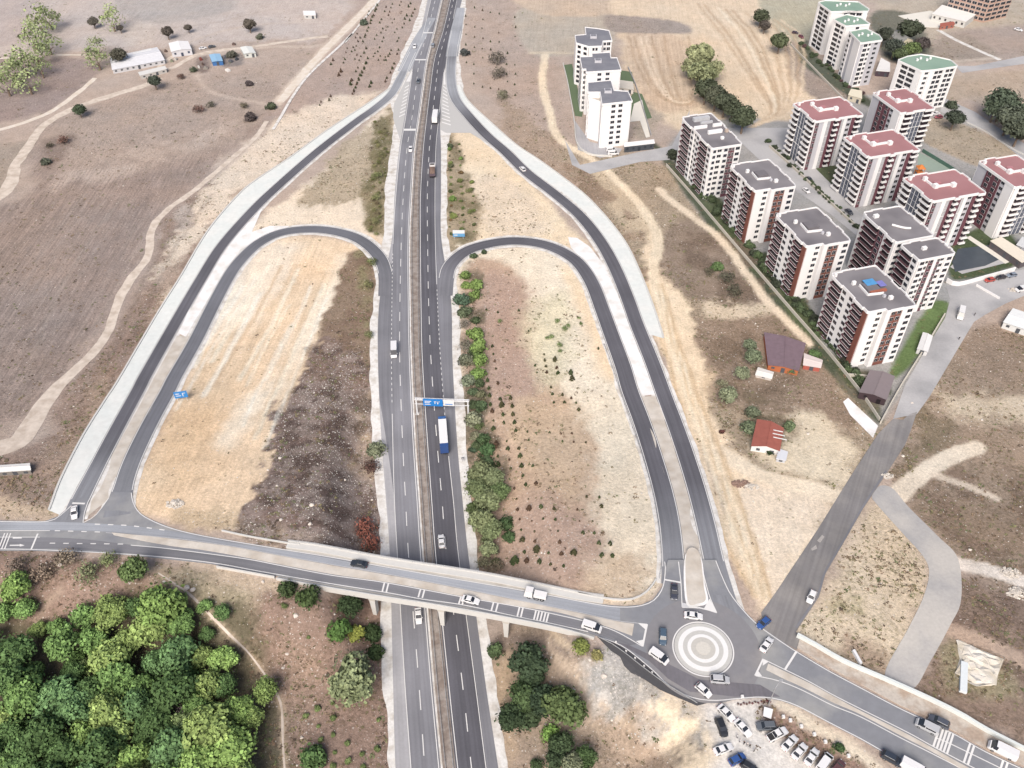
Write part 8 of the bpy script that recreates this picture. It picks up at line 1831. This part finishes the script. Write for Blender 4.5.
# ------------------------------------------------------------------ scrub and litter nobody could count
from mathutils.bvhtree import BVHTree
bpy.context.view_layer.update()
bv, bf = [], []
for o in list(SC.objects):
    if o.type != 'MESH' or o.name.startswith('ground'): continue
    big = o.get('kind') == 'structure' or o.name.split('.')[0] in ('deck', 'roof', 'parapet_wall', 'estate_wall', 'rail', 'wall')
    if not big or 'marking' in o.name: continue
    M = o.matrix_world; k = len(bv); bv += [tuple(M @ v.co) for v in o.data.vertices]; bf += [tuple(k+i for i in p.vertices) for p in o.data.polygons]
BV = BVHTree.FromPolygons(bv, bf)
def free(x, y, r=.35):
    for dx, dy in ((0, 0), (r, 0), (-r, 0), (0, r), (0, -r)):
        h = BV.ray_cast(Vector((x+dx, y+dy, 150)), Vector((0, 0, -1)))
        if h[0] is not None: return False
    return True
def scatter_pts(wt, n, seed):
    rs = np.random.RandomState(seed)
    ok = (gx > -330) & (gx < 400) & (gy > 82) & (gy < 610)
    zz_ = gy*CP-(gz-HC)*SP; uu = 512+F*gx/zz_
    ok &= (uu > -60) & (uu < 1090)
    I = np.nonzero(ok)[0]; J = I+1
    area = np.abs((gx[J % len(gx)]-gx[I]))*1.2; w = np.maximum(0, wt[I])*area/np.maximum(zz_[I], 1)**.9; w /= w.sum()
    S_ = rs.choice(I, n, p=w); x = gx[S_]+rs.uniform(-1, 1, n); y = gy[S_]+rs.uniform(-1, 1, n)
    return [(a, b) for a, b in zip(x, y) if free(a, b)], rs
mz = fbm(gx, gy, 14, 301)*.6+fbm(gx, gy, 4, 311)*.4
pts, rs = scatter_pts(gtex[:, 1]**1.6*np.clip((mz-.42)*9, 0.05, 1.6), 17000, 5)
def cmat(name):
    m = bpy.data.materials.new(name); m.use_nodes = True; B_ = m.node_tree.nodes['Principled BSDF']; B_.inputs['Roughness'].default_value = .9; B_.inputs['Specular IOR Level'].default_value = .1
    a = m.node_tree.nodes.new('ShaderNodeAttribute'); a.attribute_name = 'tint'; m.node_tree.links.new(a.outputs['Color'], B_.inputs['Base Color']); return m
V, Fs, Cc = [], [], []
pal = [tc(h) for h in ('#8c7c68', '#7f6f5e', '#8b8464', '#7b765a', '#96806c', '#6f6256', '#8f8f68', '#a08d74', '#7c8560')]
xy = np.array(pts); hz = H(xy[:, 0], xy[:, 1])
for (x, y), z in zip(pts, hz):
    R = rs.uniform(.22, .62)*(1.7 if rs.rand() < .08 else 1); c = pal[rs.randint(len(pal))]; n = 7
    for k in range(n):
        a = rs.rand()*6.28; r = R*rs.rand()**.5; cx, cy, cz = x+math.cos(a)*r, y+math.sin(a)*r, z+R*.45*(1.1-r/R)
        s = R*rs.uniform(.28, .5); b = rs.rand()*3.14; t = (math.cos(b)*s, math.sin(b)*s); q = (-t[1]*.8, t[0]*.8); tl = rs.uniform(-.4, .4)*s; tm = rs.uniform(-.4, .4)*s
        o = len(V); V += [(cx-t[0], cy-t[1], cz-tl), (cx+q[0], cy+q[1], cz+tm), (cx+t[0], cy+t[1], cz+tl), (cx-q[0], cy-q[1], cz-tm)]; Fs.append((o, o+1, o+2, o+3)); f = rs.uniform(.7, 1.15); Cc += [(c[0]*f, c[1]*f, c[2]*f, 1)]*4
def mk_stuff(name, V, Fs, Cc, label, cat):
    me_ = bpy.data.meshes.new(name); me_.from_pydata(V, [], Fs); me_.materials.append(cmat(name)); a = me_.attributes.new('tint', 'FLOAT_COLOR', 'POINT'); a.data.foreach_set('color', np.array(Cc, np.float32).ravel()); me_.update()
    o = bpy.data.objects.new(name, me_); COL.objects.link(o); return tag(o, label, cat, kind='stuff')
mk_stuff('dry_scrub', V, Fs, Cc, 'low dry scrub and weeds scattered over the open ground', 'scrub')
ms_ = fbm(gx, gy, 8, 401)
pts, rs = scatter_pts(gtex[:, 0]**1.3*np.clip((ms_-.38)*7, .05, 1.5), 7000, 9)
V, Fs, Cc = [], [], []; xy = np.array(pts); hz = H(xy[:, 0], xy[:, 1])
for (x, y), z in zip(pts, hz):
    R = rs.uniform(.07, .18)*(2.0 if rs.rand() < .06 else 1); a0_ = rs.rand()*6.28; o = len(V); n = 5
    for k in range(n): a = a0_+k*6.283/n; r = R*rs.uniform(.7, 1.3); V.append((x+math.cos(a)*r, y+math.sin(a)*r, z-.03))
    for k in range(n): a = a0_+k*6.283/n; r = R*rs.uniform(.4, .7); V.append((x+math.cos(a)*r, y+math.sin(a)*r, z+R*.7))
    Fs += [(o+k, o+(k+1) % n, o+n+(k+1) % n, o+n+k) for k in range(n)]+[tuple(o+n+k for k in range(n))]
    f = rs.uniform(.62, 1.0); Cc += [(.56*f, .53*f, .49*f, 1)]*(2*n)
mk_stuff('stone_litter', V, Fs, Cc, 'pale stones and litter strewn over the dry ground', 'stones')
# ------------------------------------------------------------------ camera, light
cam = bpy.data.cameras.new('camera'); co = bpy.data.objects.new('camera', cam); COL.objects.link(co)
cam.sensor_width = 36; cam.sensor_fit = 'HORIZONTAL'; cam.lens = F/1024*36; cam.clip_end = 20000; cam.clip_start = 1
co.location = (0, 0, HC); co.rotation_euler = (math.pi/2-PITCH, 0, 0)
SC.camera = co
EL, AZ = 44, 192     # sun elevation, compass direction it comes from (0 = +Y, clockwise)
w = bpy.data.worlds.new('World'); SC.world = w; w.use_nodes = True
n = w.node_tree.nodes; bg = n['Background']; sky = n.new('ShaderNodeTexSky'); sky.sky_type = 'NISHITA'; sky.sun_disc = False
sky.sun_elevation = math.radians(EL); sky.sun_rotation = math.radians(AZ); sky.air_density = 1.0; sky.dust_density = 4.0; sky.ozone_density = 1.0
w.node_tree.links.new(sky.outputs[0], bg.inputs[0]); bg.inputs[1].default_value = .15
sl = bpy.data.lights.new('sun', 'SUN'); so = bpy.data.objects.new('sun', sl); COL.objects.link(so)
sl.energy = 4.5; sl.angle = math.radians(34); sl.color = (1, .94, .86)
d = Vector((math.sin(math.radians(AZ))*math.cos(math.radians(EL)), math.cos(math.radians(AZ))*math.cos(math.radians(EL)), math.sin(math.radians(EL))))
so.rotation_euler = d.to_track_quat('Z', 'Y').to_euler()
SC.view_settings.view_transform = 'Standard'; SC.view_settings.look = 'None'; SC.view_settings.exposure = 0; SC.view_settings.gamma = 1
SC.render.film_transparent = False
SC.cycles.max_bounces = 5; SC.cycles.diffuse_bounces = 2; SC.cycles.glossy_bounces = 2
SC.cycles.use_denoising = True
